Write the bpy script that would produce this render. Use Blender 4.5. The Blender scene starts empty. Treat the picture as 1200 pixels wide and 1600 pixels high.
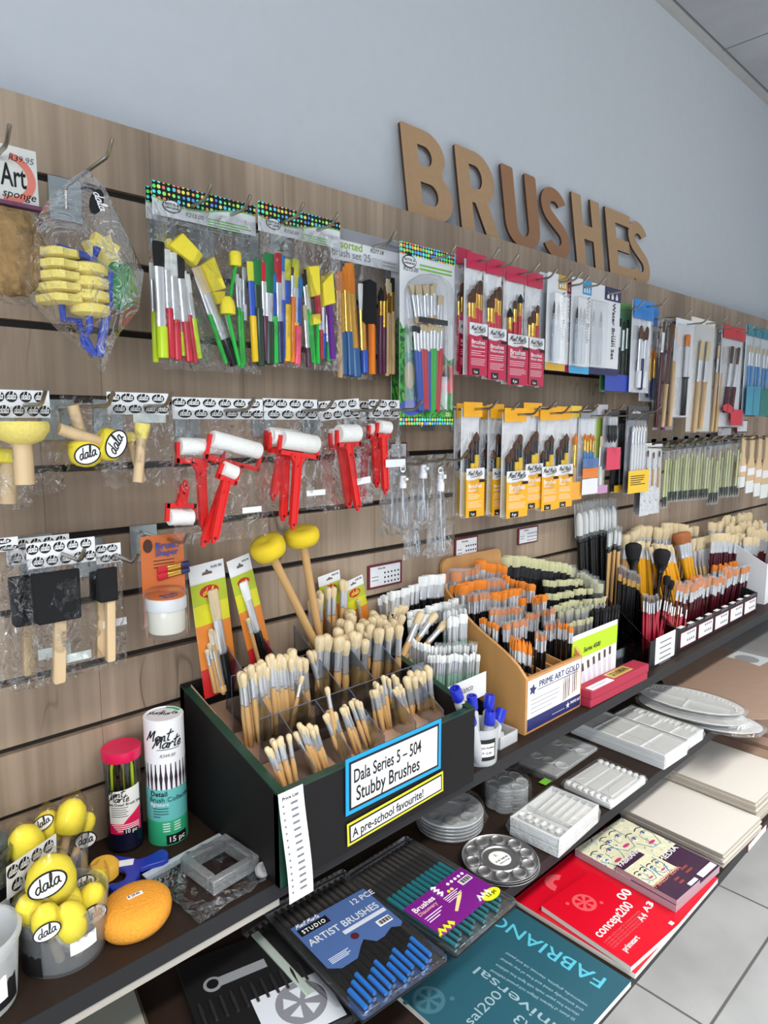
import bpy, bmesh, math, random
from mathutils import Vector, Matrix, Euler
PI = math.pi
RND = random.Random(7)
SC = bpy.context.scene
COL = SC.collection

# ---------------------------------------------------------------- camera
FPX, HORIZON, VPX = 1060.0, 662.0, 1733.0          # focal length, horizon row, vanishing column of the wall
CAM = Vector((0.0, -1.0352, 1.57))
pitch = math.atan((800 - HORIZON) / FPX)
head = math.atan((VPX - 600) / math.hypot(FPX, 800 - HORIZON))
cd = bpy.data.cameras.new('camera'); cam = bpy.data.objects.new('camera', cd); COL.objects.link(cam)
cd.sensor_fit = 'VERTICAL'; cd.sensor_height = 36.0; cd.lens = FPX / 1600 * 36.0
cd.clip_start = 0.02
cam.location = CAM
cam.rotation_euler = (PI/2 - pitch, 0, head - PI/2)
SC.camera = cam

# ---------------------------------------------------------------- world, lights, exposure
SC.view_settings.view_transform = 'Standard'
SC.view_settings.look = 'None'
SC.view_settings.gamma = 1.0
SC.view_settings.use_curve_mapping = False
SC.view_settings.exposure = 0.1
SC.cycles.use_denoising = True
SC.cycles.max_bounces = 8
SC.cycles.diffuse_bounces = 3
SC.cycles.glossy_bounces = 3
SC.cycles.transmission_bounces = 6
SC.cycles.transparent_max_bounces = 40
SC.cycles.caustics_reflective = False
SC.cycles.caustics_refractive = False
w = bpy.data.worlds.new('world'); SC.world = w; w.use_nodes = True
w.node_tree.nodes['Background'].inputs[0].default_value = (0.80, 0.90, 1.0, 1)
w.node_tree.nodes['Background'].inputs[1].default_value = 0.50
CEIL = 2.90
def area(name, loc, sx, sy, power, col, rot=(0, 0, 0), spread=180):
    l = bpy.data.lights.new(name, 'AREA'); l.shape = 'RECTANGLE'; l.size = sx; l.size_y = sy
    l.energy = power; l.color = col; l.spread = math.radians(spread)
    o = bpy.data.objects.new(name, l); o.location = loc; o.rotation_euler = rot; COL.objects.link(o)
    return o
# the shop's ceiling lamps: a row of long lamps parallel to the wall and a second row further back
for x in (-1.3, 0.15, 1.6, 2.75):
    area('ceiling_lamp_light', (x, -1.75, CEIL - 0.03), 1.2, 0.16, 25, (1.0, 0.955, 0.89), spread=116)
for x in (-0.9, 0.9, 2.7):
    area('ceiling_lamp_light', (x, -3.9, CEIL - 0.03), 1.2, 0.3, 24, (1.0, 0.97, 0.93), spread=150)
# daylight from the shop front, to the left behind the photographer
area('shop_window_light', (-2.6, -3.4, 1.9), 2.4, 1.8, 95, (0.84, 0.92, 1.0), Euler((math.radians(90), 0, math.radians(-38))))

# ---------------------------------------------------------------- pixel -> place (on a plane y or a plane z)
FW = Vector((math.cos(head)*math.cos(pitch), math.sin(head)*math.cos(pitch), -math.sin(pitch)))
RT = Vector((math.sin(head), -math.cos(head), 0))
UP = RT.cross(FW)
def ray(px, py): return FW*FPX + RT*(px - 600) - UP*(py - 800)
def W(px, py, y=0.0):
    v = ray(px, py); return CAM + v*((y - CAM.y)/v.y)
def S(px, py, z):
    v = ray(px, py); return CAM + v*((z - CAM.z)/v.z)
Z1, Z2, Z3 = 0.916, 0.716, 0.516                    # tops of the three shelves
PTOP = 2.0056
def slot(k): return PTOP - 0.1*k

# ---------------------------------------------------------------- materials
def lin(c):
    c = c/255.0
    return c/12.92 if c <= 0.04045 else ((c + 0.055)/1.055)**2.4
def rgb(*c): return (lin(c[0]), lin(c[1]), lin(c[2]), 1)
MATS = {}
def mat(name, c, rough=0.5, metal=0.0, spec=0.5, noise=0.0, scale=40.0, bump=0.0, stretch=None, alpha=1.0, coat=0.0):
    if name in MATS: return MATS[name]
    m = bpy.data.materials.new(name); m.use_nodes = True
    nt = m.node_tree; b = nt.nodes['Principled BSDF']
    b.inputs['Base Color'].default_value = rgb(*c)
    b.inputs['Roughness'].default_value = rough
    b.inputs['Metallic'].default_value = metal
    b.inputs['Specular IOR Level'].default_value = spec
    b.inputs['Coat Weight'].default_value = coat
    b.inputs['Alpha'].default_value = alpha
    if noise or bump:
        tc = nt.nodes.new('ShaderNodeTexCoord'); mp = nt.nodes.new('ShaderNodeMapping')
        nt.links.new(tc.outputs['Object'], mp.inputs[0])
        if stretch: mp.inputs['Scale'].default_value = stretch
        n = nt.nodes.new('ShaderNodeTexNoise'); n.inputs['Scale'].default_value = scale; n.inputs['Detail'].default_value = 4
        nt.links.new(mp.outputs[0], n.inputs['Vector'])
        if noise:
            mx = nt.nodes.new('ShaderNodeMix'); mx.data_type = 'RGBA'
            mx.inputs[6].default_value = rgb(*[max(0, v*(1 - noise)) for v in c])
            mx.inputs[7].default_value = rgb(*[min(255, v*(1 + noise*0.6)) for v in c])
            nt.links.new(n.outputs['Fac'], mx.inputs[0]); nt.links.new(mx.outputs[2], b.inputs['Base Color'])
        if bump:
            bp = nt.nodes.new('ShaderNodeBump'); bp.inputs['Strength'].default_value = bump; bp.inputs['Distance'].default_value = 0.004
            nt.links.new(n.outputs['Fac'], bp.inputs['Height']); nt.links.new(bp.outputs[0], b.inputs['Normal'])
    MATS[name] = m; return m
def film(name, tint=(255, 255, 255), base=0.03, edge=0.5, rough=0.12, wr=0.0, scale=30.0, haze=0.0):
    """clear plastic: mostly see-through, glossy at grazing angles, optional wrinkles and a slight milkiness"""
    if name in MATS: return MATS[name]
    m = bpy.data.materials.new(name); m.use_nodes = True; nt = m.node_tree; N = nt.nodes; L = nt.links
    N.remove(N['Principled BSDF']); out = N['Material Output']
    tr = N.new('ShaderNodeBsdfTransparent'); tr.inputs[0].default_value = rgb(*tint)
    gl = N.new('ShaderNodeBsdfGlossy'); gl.inputs['Roughness'].default_value = rough; gl.inputs[0].default_value = (0.95, 0.97, 1, 1)
    lw = N.new('ShaderNodeFresnel'); lw.inputs[0].default_value = 1.45
    ma = N.new('ShaderNodeMath'); ma.operation = 'MULTIPLY_ADD'; ma.inputs[1].default_value = edge; ma.inputs[2].default_value = base
    ma.use_clamp = True
    L.new(lw.outputs[0], ma.inputs[0])
    mx = N.new('ShaderNodeMixShader'); L.new(ma.outputs[0], mx.inputs[0]); L.new(tr.outputs[0], mx.inputs[1]); L.new(gl.outputs[0], mx.inputs[2])
    last = mx
    if wr:
        tc = N.new('ShaderNodeTexCoord'); n = N.new('ShaderNodeTexNoise'); n.inputs['Scale'].default_value = scale
        n.inputs['Detail'].default_value = 3; n.inputs['Distortion'].default_value = 1.2
        L.new(tc.outputs['Object'], n.inputs['Vector'])
        bp = N.new('ShaderNodeBump'); bp.inputs['Strength'].default_value = wr; bp.inputs['Distance'].default_value = 0.02
        L.new(n.outputs['Fac'], bp.inputs['Height']); L.new(bp.outputs[0], gl.inputs['Normal']); L.new(bp.outputs[0], lw.inputs['Normal'])
    if haze:
        df = N.new('ShaderNodeBsdfDiffuse'); df.inputs[0].default_value = (0.85, 0.88, 0.9, 1)
        m2 = N.new('ShaderNodeMixShader'); m2.inputs[0].default_value = haze
        L.new(last.outputs[0], m2.inputs[1]); L.new(df.outputs[0], m2.inputs[2]); last = m2
    L.new(last.outputs[0], out.inputs['Surface'])
    MATS[name] = m; return m

def slat_mat():
    m = bpy.data.materials.new('oak slatwall laminate'); m.use_nodes = True; nt = m.node_tree; N = nt.nodes; L = nt.links
    b = N['Principled BSDF']; b.inputs['Roughness'].default_value = 0.55
    tc = N.new('ShaderNodeTexCoord')
    def noise(sc, stretch, det=4, dist=0.0):
        mp = N.new('ShaderNodeMapping'); mp.inputs['Scale'].default_value = stretch
        L.new(tc.outputs['Object'], mp.inputs[0])
        n = N.new('ShaderNodeTexNoise'); n.inputs['Scale'].default_value = sc; n.inputs['Detail'].default_value = det
        n.inputs['Distortion'].default_value = dist
        L.new(mp.outputs[0], n.inputs['Vector']); return n
    grain = noise(60, (1, 1, 0.03), 6)
    broad = noise(5, (1, 1, 0.25), 3, 0.6)
    r1 = N.new('ShaderNodeValToRGB'); r1.color_ramp.elements[0].position = 0.34; r1.color_ramp.elements[1].position = 0.66
    r1.color_ramp.elements[0].color = rgb(150, 130, 111); r1.color_ramp.elements[1].color = rgb(192, 170, 147)
    L.new(broad.outputs['Fac'], r1.inputs[0])
    mx = N.new('ShaderNodeMix'); mx.data_type = 'RGBA'; mx.blend_type = 'MULTIPLY'
    r2 = N.new('ShaderNodeValToRGB'); r2.color_ramp.elements[0].position = 0.3; r2.color_ramp.elements[1].position = 0.62
    r2.color_ramp.elements[0].color = (0.66, 0.63, 0.61, 1); r2.color_ramp.elements[1].color = (1, 1, 1, 1)
    L.new(grain.outputs['Fac'], r2.inputs[0]); L.new(r1.outputs[0], mx.inputs[6]); L.new(r2.outputs[0], mx.inputs[7]); mx.inputs[0].default_value = 0.8
    # dark cracks along the grain
    crack = noise(7, (1.6, 1, 0.28), 2, 0.4)
    s = N.new('ShaderNodeMath'); s.operation = 'SUBTRACT'; s.inputs[1].default_value = 0.5; L.new(crack.outputs['Fac'], s.inputs[0])
    a = N.new('ShaderNodeMath'); a.operation = 'ABSOLUTE'; L.new(s.outputs[0], a.inputs[0])
    gate = noise(3.1, (1, 1, 1.6), 1)
    r3 = N.new('ShaderNodeValToRGB'); r3.color_ramp.elements[0].position = 0.0; r3.color_ramp.elements[1].position = 0.012
    r3.color_ramp.elements[0].color = (1, 1, 1, 1); r3.color_ramp.elements[1].color = (0, 0, 0, 1); L.new(a.outputs[0], r3.inputs[0])
    r4 = N.new('ShaderNodeValToRGB'); r4.color_ramp.elements[0].position = 0.56; r4.color_ramp.elements[1].position = 0.66
    L.new(gate.outputs['Fac'], r4.inputs[0])
    mm = N.new('ShaderNodeMath'); mm.operation = 'MULTIPLY'; L.new(r3.outputs[0], mm.inputs[0]); L.new(r4.outputs[0], mm.inputs[1])
    m8 = N.new('ShaderNodeMath'); m8.operation = 'MULTIPLY'; m8.inputs[1].default_value = 0.65; L.new(mm.outputs[0], m8.inputs[0])
    mx2 = N.new('ShaderNodeMix'); mx2.data_type = 'RGBA'; L.new(m8.outputs[0], mx2.inputs[0]); L.new(mx.outputs[2], mx2.inputs[6]); mx2.inputs[7].default_value = rgb(70, 58, 50)
    # board seams, staggered from slat to slat
    sx = N.new('ShaderNodeSeparateXYZ'); L.new(tc.outputs['Object'], sx.inputs[0])
    def op(o, a, c=None):
        k = N.new('ShaderNodeMath'); k.operation = o
        for i, q in enumerate((a, c)):
            if q is None: continue
            if isinstance(q, (int, float)): k.inputs[i].default_value = q
            else: L.new(q, k.inputs[i])
        return k.outputs[0]
    rowi = op('FLOOR', op('MULTIPLY', op('SUBTRACT', PTOP, sx.outputs[2]), 5.0))
    fx = op('FRACT', op('ADD', op('MULTIPLY', sx.outputs[0], 4.1), op('MULTIPLY', rowi, 0.37)))
    seam = op('MULTIPLY', op('LESS_THAN', fx, 0.006), 0.55)
    mx3 = N.new('ShaderNodeMix'); mx3.data_type = 'RGBA'; L.new(seam, mx3.inputs[0]); L.new(mx2.outputs[2], mx3.inputs[6]); mx3.inputs[7].default_value = rgb(84, 70, 60)
    L.new(mx3.outputs[2], b.inputs['Base Color'])
    return m
def dots_mat():
    """black band printed with rows of bright coloured dots"""
    m = bpy.data.materials.new('rainbow dot print'); m.use_nodes = True; nt = m.node_tree; N = nt.nodes; L = nt.links
    b = N['Principled BSDF']; b.inputs['Roughness'].default_value = 0.3
    tc = N.new('ShaderNodeTexCoord'); v = N.new('ShaderNodeTexVoronoi'); v.inputs['Scale'].default_value = 135; v.inputs['Randomness'].default_value = 0.12
    L.new(tc.outputs['Object'], v.inputs['Vector'])
    hs = N.new('ShaderNodeCombineColor'); hs.mode = 'HSV'
    n = N.new('ShaderNodeTexNoise'); n.inputs['Scale'].default_value = 45; L.new(v.outputs['Position'], n.inputs['Vector'])
    ms = N.new('ShaderNodeMath'); ms.operation = 'MULTIPLY'; ms.inputs[1].default_value = 8.0; L.new(n.outputs['Fac'], ms.inputs[0])
    fr = N.new('ShaderNodeMath'); fr.operation = 'FRACT'; L.new(ms.outputs[0], fr.inputs[0])
    hm = N.new('ShaderNodeMath'); hm.operation = 'MULTIPLY'; hm.inputs[1].default_value = 0.64; L.new(fr.outputs[0], hm.inputs[0])
    L.new(hm.outputs[0], hs.inputs[0]); hs.inputs[1].default_value = 0.86; hs.inputs[2].default_value = 0.95
    lt = N.new('ShaderNodeMath'); lt.operation = 'LESS_THAN'; lt.inputs[1].default_value = 0.46; L.new(v.outputs['Distance'], lt.inputs[0])
    mx = N.new('ShaderNodeMix'); mx.data_type = 'RGBA'; L.new(lt.outputs[0], mx.inputs[0]); mx.inputs[6].default_value = (0.006, 0.006, 0.01, 1); L.new(hs.outputs[0], mx.inputs[7])
    L.new(mx.outputs[2], b.inputs['Base Color']); return m
def ramp_mat(name, cols, scale=20, rough=0.4, dist=1.0, stretch=(1, 1, 1), det=3):
    """patchy print made of several flat colours"""
    m = bpy.data.materials.new(name); m.use_nodes = True; nt = m.node_tree; N = nt.nodes; L = nt.links
    b = N['Principled BSDF']; b.inputs['Roughness'].default_value = rough
    tc = N.new('ShaderNodeTexCoord'); mp = N.new('ShaderNodeMapping'); mp.inputs['Scale'].default_value = stretch; L.new(tc.outputs['Object'], mp.inputs[0])
    n = N.new('ShaderNodeTexNoise'); n.inputs['Scale'].default_value = scale; n.inputs['Detail'].default_value = det; n.inputs['Distortion'].default_value = dist
    L.new(mp.outputs[0], n.inputs['Vector'])
    r = N.new('ShaderNodeValToRGB'); r.color_ramp.interpolation = 'CONSTANT'
    els = r.color_ramp.elements
    for i, (p, c) in enumerate(cols):
        e = els[i] if i < 2 else els.new(p)
        e.position = p; e.color = rgb(*c)
    L.new(n.outputs['Fac'], r.inputs[0]); L.new(r.outputs[0], b.inputs['Base Color']); return m
def tile_mat(name, c, grout, size, mort=0.004, rough=0.35, off=(0, 0)):
    m = bpy.data.materials.new(name); m.use_nodes = True; nt = m.node_tree; N = nt.nodes; L = nt.links
    b = N['Principled BSDF']; b.inputs['Roughness'].default_value = rough
    tc = N.new('ShaderNodeTexCoord'); mp = N.new('ShaderNodeMapping'); mp.inputs['Location'].default_value = (off[0], off[1], 0)
    L.new(tc.outputs['Object'], mp.inputs[0])
    t = N.new('ShaderNodeTexBrick'); t.offset = 0; t.inputs['Scale'].default_value = 1.0; t.inputs['Brick Width'].default_value = size; t.inputs['Row Height'].default_value = size
    t.inputs['Mortar Size'].default_value = mort; t.inputs['Mortar Smooth'].default_value = 0.1
    n = N.new('ShaderNodeTexNoise'); n.inputs['Scale'].default_value = 4; n.inputs['Detail'].default_value = 8; L.new(tc.outputs['Object'], n.inputs['Vector'])
    r = N.new('ShaderNodeValToRGB'); r.color_ramp.elements[0].position = 0.3; r.color_ramp.elements[1].position = 0.7
    r.color_ramp.elements[0].color = rgb(*[v*0.93 for v in c]); r.color_ramp.elements[1].color = rgb(*[min(255, v*1.05) for v in c]); L.new(n.outputs['Fac'], r.inputs[0])
    L.new(mp.outputs[0], t.inputs['Vector']); L.new(r.outputs[0], t.inputs['Color1']); L.new(r.outputs[0], t.inputs['Color2']); t.inputs['Mortar'].default_value = rgb(*grout)
    L.new(t.outputs['Color'], b.inputs['Base Color']); return m

white_card = mat('white card', (236, 237, 240), 0.45)
paper = mat('white paper', (242, 243, 246), 0.6)
black_ink = mat('black ink', (14, 14, 16), 0.5)
grey_ink = mat('grey ink', (120, 122, 128), 0.5)
white_ink = mat('white ink', (245, 245, 245), 0.5)
steel = mat('brushed steel', (176, 172, 160), 0.28, 1.0)
zinc = mat('zinc plate', (190, 200, 202), 0.3, 0.9)
silver = mat('silver ferrule', (222, 224, 228), 0.3, 0.72)
gold = mat('gold ferrule', (226, 176, 84), 0.25, 0.9)
blackm = mat('black ferrule', (26, 26, 30), 0.3)
hog = mat('hog bristle', (226, 205, 165), 0.8, noise=0.22, scale=260, stretch=(1, 1, 0.12), bump=0.3)
white_br = mat('white nylon bristle', (238, 240, 238), 0.6, noise=0.1, scale=260, stretch=(1, 1, 0.12))
orange_br = mat('orange nylon bristle', (232, 132, 30), 0.6, noise=0.15, scale=260, stretch=(1, 1, 0.12))
brown_br = mat('brown hair bristle', (92, 58, 36), 0.7, noise=0.3, scale=260, stretch=(1, 1, 0.12))
black_br = mat('black hair bristle', (18, 17, 18), 0.8, noise=0.3, scale=260)
cream_br = mat('pale yellow bristle', (206, 204, 160), 0.7, noise=0.2, scale=260, stretch=(1, 1, 0.12))
wood = mat('beech wood handle', (214, 170, 112), 0.45, noise=0.15, scale=60, stretch=(1, 1, 0.06))
pale_wood = mat('pale birch wood', (222, 192, 150), 0.6, noise=0.14, scale=70, stretch=(1, 1, 0.06))
black_h = mat('black lacquer', (14, 14, 17), 0.25)
red_h = mat('crimson lacquer', (168, 30, 52), 0.25)
maroon_h = mat('maroon lacquer', (78, 20, 34), 0.25)
mint_h = mat('mint green lacquer', (140, 176, 160), 0.3)
yellow_h = mat('yellow ochre lacquer', (236, 168, 24), 0.3)
sponge_y = mat('yellow foam', (250, 228, 66), 0.9, noise=0.04, scale=300, bump=0.15)
sponge_p = mat('pale yellow foam', (240, 220, 120), 0.9, noise=0.08, scale=260, bump=0.25)
black_foam = mat('black foam', (20, 20, 22), 0.95, noise=0.2, scale=300, bump=0.2)
bag_m = film('polythene bag', base=0.010, edge=0.5, rough=0.09, wr=0.85, scale=26)
wrap_m = film('tight clear wrap', base=0.01, edge=0.28, rough=0.14, wr=0.16, scale=34, haze=0.03)
sleeve_m = film('cellophane sleeve', base=0.006, edge=0.32, rough=0.1, wr=0.22, scale=24)
blister_m = film('clear blister plastic', base=0.012, edge=0.5, rough=0.08, haze=0.015)
acrylic_m = film('clear acrylic', tint=(236, 240, 244), base=0.03, edge=0.7, rough=0.05)
acr_edge = mat('acrylic cut edge', (120, 122, 138), 0.2, alpha=0.6)
guard_m = film('bristle guard tube', base=0.015, edge=0.4, rough=0.15, haze=0.08)
milky_m = film('milky plastic', base=0.06, edge=0.5, rough=0.25, haze=0.45)
dots_m = dots_mat()

# ---------------------------------------------------------------- mesh building
class MB:
    def __init__(s): s.v = []; s.f = []; s.M = None
    def at(s, M): s.M = M; return s
    def add(s, vs, fs):
        o = len(s.v); s.v += [tuple((s.M @ Vector(v)) if s.M else v) for v in vs]; s.f += [tuple(i + o for i in f) for f in fs]; return s
    def box(s, x0, x1, y0, y1, z0, z1):
        v = [(x, y, z) for x in (x0, x1) for y in (y0, y1) for z in (z0, z1)]
        return s.add(v, [(0, 1, 3, 2), (4, 6, 7, 5), (0, 4, 5, 1), (2, 3, 7, 6), (0, 2, 6, 4), (1, 5, 7, 3)])
    def prism(s, poly, a, b, axis='y'):
        """extrude an outline; axis y: poly is (x, z); axis x: poly is (y, z); axis z: poly is (x, y)"""
        n = len(poly)
        def mk(p, t): return (p[0], t, p[1]) if axis == 'y' else (t, p[0], p[1]) if axis == 'x' else (p[0], p[1], t)
        v = [mk(p, a) for p in poly] + [mk(p, b) for p in poly]
        return s.add(v, [tuple(range(n))[::-1], tuple(range(n, 2*n))] + [(i, (i + 1) % n, n + (i + 1) % n, n + i) for i in range(n)])
    def lathe(s, prof, n=16, flat=1.0, cap=True):
        """profile of (radius, z) turned round z; flat squeezes y"""
        v = []; f = []
        for r, z in prof:
            for i in range(n):
                a = 2*PI*i/n; v.append((r*math.cos(a), r*math.sin(a)*flat, z))
        for k in range(len(prof) - 1):
            for i in range(n):
                j = (i + 1) % n; f.append((k*n + i, k*n + j, (k + 1)*n + j, (k + 1)*n + i))
        if cap: f.append(tuple(range(n))[::-1]); f.append(tuple(range((len(prof) - 1)*n, len(prof)*n)))
        return s.add(v, f)
    def tube(s, pts, r, n=8):
        pts = [Vector(p) for p in pts]; v = []; f = []; m = len(pts)
        rr = r if isinstance(r, (list, tuple)) else [r]*m
        for k, p in enumerate(pts):
            t = (pts[min(k + 1, m - 1)] - pts[max(k - 1, 0)]).normalized()
            a = t.orthogonal() if abs(t.z) > 0.9 else t.cross(Vector((0, 0, 1)))
            a.normalize(); b = t.cross(a)
            for i in range(n):
                q = 2*PI*i/n; v.append(tuple(p + (a*math.cos(q) + b*math.sin(q))*rr[k]))
        for k in range(m - 1):
            for i in range(n):
                j = (i + 1) % n; f.append((k*n + i, k*n + j, (k + 1)*n + j, (k + 1)*n + i))
        f.append(tuple(range(n))[::-1]); f.append(tuple(range((m - 1)*n, m*n)))
        return s.add(v, f)
    def pillow(s, w, h, d, seed=1, rough=0.004, nx=10, nz=12, x0=None, ztop=0.0):
        """closed bag: two sheets joined at the rim, bulging by d"""
        rn = random.Random(seed); x0 = -w/2 if x0 is None else x0; idx = {}; v = []; f = []
        for side in (0, 1):
            for i in range(nx + 1):
                for k in range(nz + 1):
                    u, t = i/nx, k/nz; rim = i in (0, nx) or k in (0, nz)
                    if rim and side == 1: idx[1, i, k] = idx[0, i, k]; continue
                    bul = d*(math.sin(PI*u)**0.55)*(math.sin(PI*t)**0.55) if not rim else 0
                    j = rough*(0 if k == 0 else 1)
                    y = (-bul if side == 0 else bul*0.3) + rn.uniform(-j, j)*0.9
                    v.append((x0 + w*u + rn.uniform(-j, j)*0.6, y, ztop - h*t + rn.uniform(-j, j)*0.6)); idx[side, i, k] = len(v) - 1
            for i in range(nx):
                for k in range(nz):
                    q = (idx[side, i, k], idx[side, i, k + 1], idx[side, i + 1, k + 1], idx[side, i + 1, k])
                    f.append(q if side == 0 else q[::-1])
        return s.add(v, f)
    def ball(s, rx, ry, rz, c=(0, 0, 0), n=16, m=10, fn=None):
        v = [(c[0], c[1], c[2] - rz)]; f = []
        for k in range(1, m):
            t = PI*k/m
            for i in range(n):
                a = 2*PI*i/n; d = (math.sin(t)*math.cos(a), math.sin(t)*math.sin(a), -math.cos(t)); q = fn(d) if fn else 1
                v.append((c[0] + rx*d[0]*q, c[1] + ry*d[1]*q, c[2] + rz*d[2]*q))
        v.append((c[0], c[1], c[2] + rz)); e = len(v) - 1
        for i in range(n):
            j = (i + 1) % n; f.append((0, 1 + j, 1 + i)); f.append((e, 1 + (m - 2)*n + i, 1 + (m - 2)*n + j))
            for k in range(m - 2): f.append((1 + k*n + i, 1 + k*n + j, 1 + (k + 1)*n + j, 1 + (k + 1)*n + i))
        return s.add(v, f)
    def mesh(s, name, m, smooth=True, angle=40):
        me = bpy.data.meshes.new(name); me.from_pydata(s.v, [], s.f); me.materials.append(m)
        if smooth:
            me.polygons.foreach_set('use_smooth', [True]*len(me.polygons)); me.set_sharp_from_angle(angle=math.radians(angle))
        me.update(); return me
    def build(s, name, m, parent=None, smooth=True, bevel=0, loc=None, rot=None, angle=40):
        me = s.mesh(name, m, smooth, angle)
        return link(name, me, parent, bevel, loc, rot)
def link(name, me, parent=None, bevel=0, loc=None, rot=None):
    o = bpy.data.objects.new(name, me); COL.objects.link(o)
    if parent is not None: o.parent = parent
    if loc is not None: o.location = loc
    if rot is not None: o.rotation_euler = rot
    if bevel:
        b = o.modifiers.new('bevel', 'BEVEL'); b.width = bevel; b.segments = 2; b.limit_method = 'ANGLE'
    return o
def tag(o, label, cat, group=None):
    o['label'] = label; o['category'] = cat
    if group: o['group'] = group
    return o
def thing(name, label, cat, loc=(0, 0, 0), rot=(0, 0, 0), group=None):
    o = bpy.data.objects.new(name, None); COL.objects.link(o); o.empty_display_size = 0.05
    o.location = loc; o.rotation_euler = rot
    return tag(o, label, cat, group)
def struct(o): o['kind'] = 'structure'; return o
def B(*a): return MB().box(*a)
def circle(cx, cy, r, n=24, r2=None): return [(cx + r*math.cos(2*PI*i/n), cy + (r2 or r)*math.sin(2*PI*i/n)) for i in range(n)]
def rrect(x0, x1, y0, y1, r, n=5):
    out = []
    for cx, cy, a0 in ((x1 - r, y1 - r, 0), (x0 + r, y1 - r, PI/2), (x0 + r, y0 + r, PI), (x1 - r, y0 + r, 1.5*PI)):
        out += [(cx + r*math.cos(a0 + PI/2*i/n), cy + r*math.sin(a0 + PI/2*i/n)) for i in range(n + 1)]
    return out
# ---- writing: a text curve turned into a mesh once and reused
TXT = {}
FRONT = Euler((PI/2, 0, 0))                          # text upright, facing the room (-y)
SCRIPT = {'d': (0.58, [[(0.42, 0.42), (0.22, 0.5), (0.03, 0.25), (0.14, 0.0), (0.33, 0.12), (0.44, 0.5), (0.48, 1.0), (0.44, 0.5), (0.43, 0.1), (0.58, 0.02)]]),
          'a': (0.55, [[(0.42, 0.42), (0.22, 0.5), (0.03, 0.25), (0.14, 0.0), (0.33, 0.12), (0.44, 0.48), (0.42, 0.1), (0.56, 0.02)]]),
          'l': (0.34, [[(0.0, 0.05), (0.2, 0.5), (0.27, 0.95), (0.16, 1.0), (0.1, 0.6), (0.12, 0.1), (0.22, 0.0), (0.34, 0.08)]]),
          'M': (0.82, [[(0.0, 0.0), (0.12, 0.5), (0.18, 0.95), (0.26, 0.55), (0.32, 0.3), (0.45, 0.7), (0.6, 1.0), (0.62, 0.5), (0.7, 0.02)]]),
          'o': (0.46, [[(0.25, 0.5), (0.06, 0.3), (0.14, 0.02), (0.36, 0.15), (0.36, 0.42), (0.22, 0.5), (0.46, 0.42)]]),
          'n': (0.52, [[(0.02, 0.46), (0.08, 0.0), (0.1, 0.3), (0.3, 0.5), (0.38, 0.3), (0.4, 0.05), (0.52, 0.04)]]),
          't': (0.42, [[(0.2, 1.05), (0.16, 0.5), (0.18, 0.08), (0.34, 0.06)], [(-0.04, 0.66), (0.2, 0.72), (0.5, 0.78)]]),
          'r': (0.40, [[(0.02, 0.45), (0.07, 0.0), (0.1, 0.3), (0.25, 0.5), (0.38, 0.42)]]),
          'e': (0.44, [[(0.06, 0.22), (0.3, 0.3), (0.28, 0.48), (0.1, 0.4), (0.08, 0.12), (0.24, 0.0), (0.44, 0.12)]]), ' ': (0.35, [])}
def pen_mesh(t, size, shear, align):
    """joined handwriting drawn with a round pen"""
    wd = size*0.085; vs, fs = [], []; x0 = 0.0; S_ = size*0.72
    for ch in t:
        adv, strokes = SCRIPT[ch]
        for st in strokes:
            P = [Vector((a + x0, b)) for a, b in st]; pts = []
            for i in range(len(P) - 1):
                p0, p1, p2, p3 = P[max(i - 1, 0)], P[i], P[i + 1], P[min(i + 2, len(P) - 1)]
                for u in (0, 0.25, 0.5, 0.75):
                    pts.append(0.5*((2*p1) + (p2 - p0)*u + (2*p0 - 5*p1 + 4*p2 - p3)*u*u + (3*p1 - p0 - 3*p2 + p3)*u**3))
            pts.append(P[-1]); pts = [Vector(((p.x + shear*p.y)*S_, p.y*S_)) for p in pts]
            for i in range(len(pts) - 1):
                a, b = pts[i], pts[i + 1]; d = b - a
                if d.length < 1e-7: continue
                d.normalize(); n = Vector((-d.y, d.x))*wd/2; a = a - d*wd*0.3; b = b + d*wd*0.3; o = len(vs); z = 0.0002 + 1e-6*(len(fs) % 40)
                vs += [(*(a + n), z), (*(a - n), z), (*(b - n), z), (*(b + n), z)]; fs.append((o, o + 1, o + 2, o + 3))
        x0 += adv
    if align == 'CENTER':
        c = (min(v[0] for v in vs) + max(v[0] for v in vs))/2; vs = [(v[0] - c, v[1], v[2]) for v in vs]
    return vs, fs
def text_mesh(t, size, m, shear=0.0, align='LEFT', ext=0.0002, bold=0.0, space=1.0):
    k = (t, size, m.name, shear, align, bold, space)
    if k in TXT: return TXT[k]
    if shear and all(c in SCRIPT for c in t):
        me = bpy.data.meshes.new('lettering'); me.from_pydata(*pen_mesh(t, size*1.25, shear, align)[:1], [], pen_mesh(t, size*1.25, shear, align)[1]); me.materials.append(m)
        TXT[k] = me; return me
    c = bpy.data.curves.new('lettering', 'FONT'); c.body = t; c.size = size; c.shear = shear; c.align_x = align; c.extrude = ext; bold = min(bold, size*0.010)
    c.offset = bold; c.space_character = space; c.resolution_u = 4 if size > 0.0155 else 2
    o = bpy.data.objects.new('lettering', c); COL.objects.link(o)
    dg = bpy.context.evaluated_depsgraph_get()
    me = bpy.data.meshes.new_from_object(o.evaluated_get(dg)); me.name = 'lettering'; me.materials.clear(); me.materials.append(m)
    bpy.data.objects.remove(o); bpy.data.curves.remove(c)
    TXT[k] = me; return me
def text(t, size, m, parent, loc, rot=FRONT, fit=None, **kw):
    me = text_mesh(t, size, m, **kw)
    o = link('lettering', me, parent, 0, loc, rot)
    if fit:
        xs = [v.co.x for v in me.vertices]; wd = max(xs) - min(xs)
        if wd > 0: o.scale = (fit/wd, 1, 1)
    return o
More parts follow.
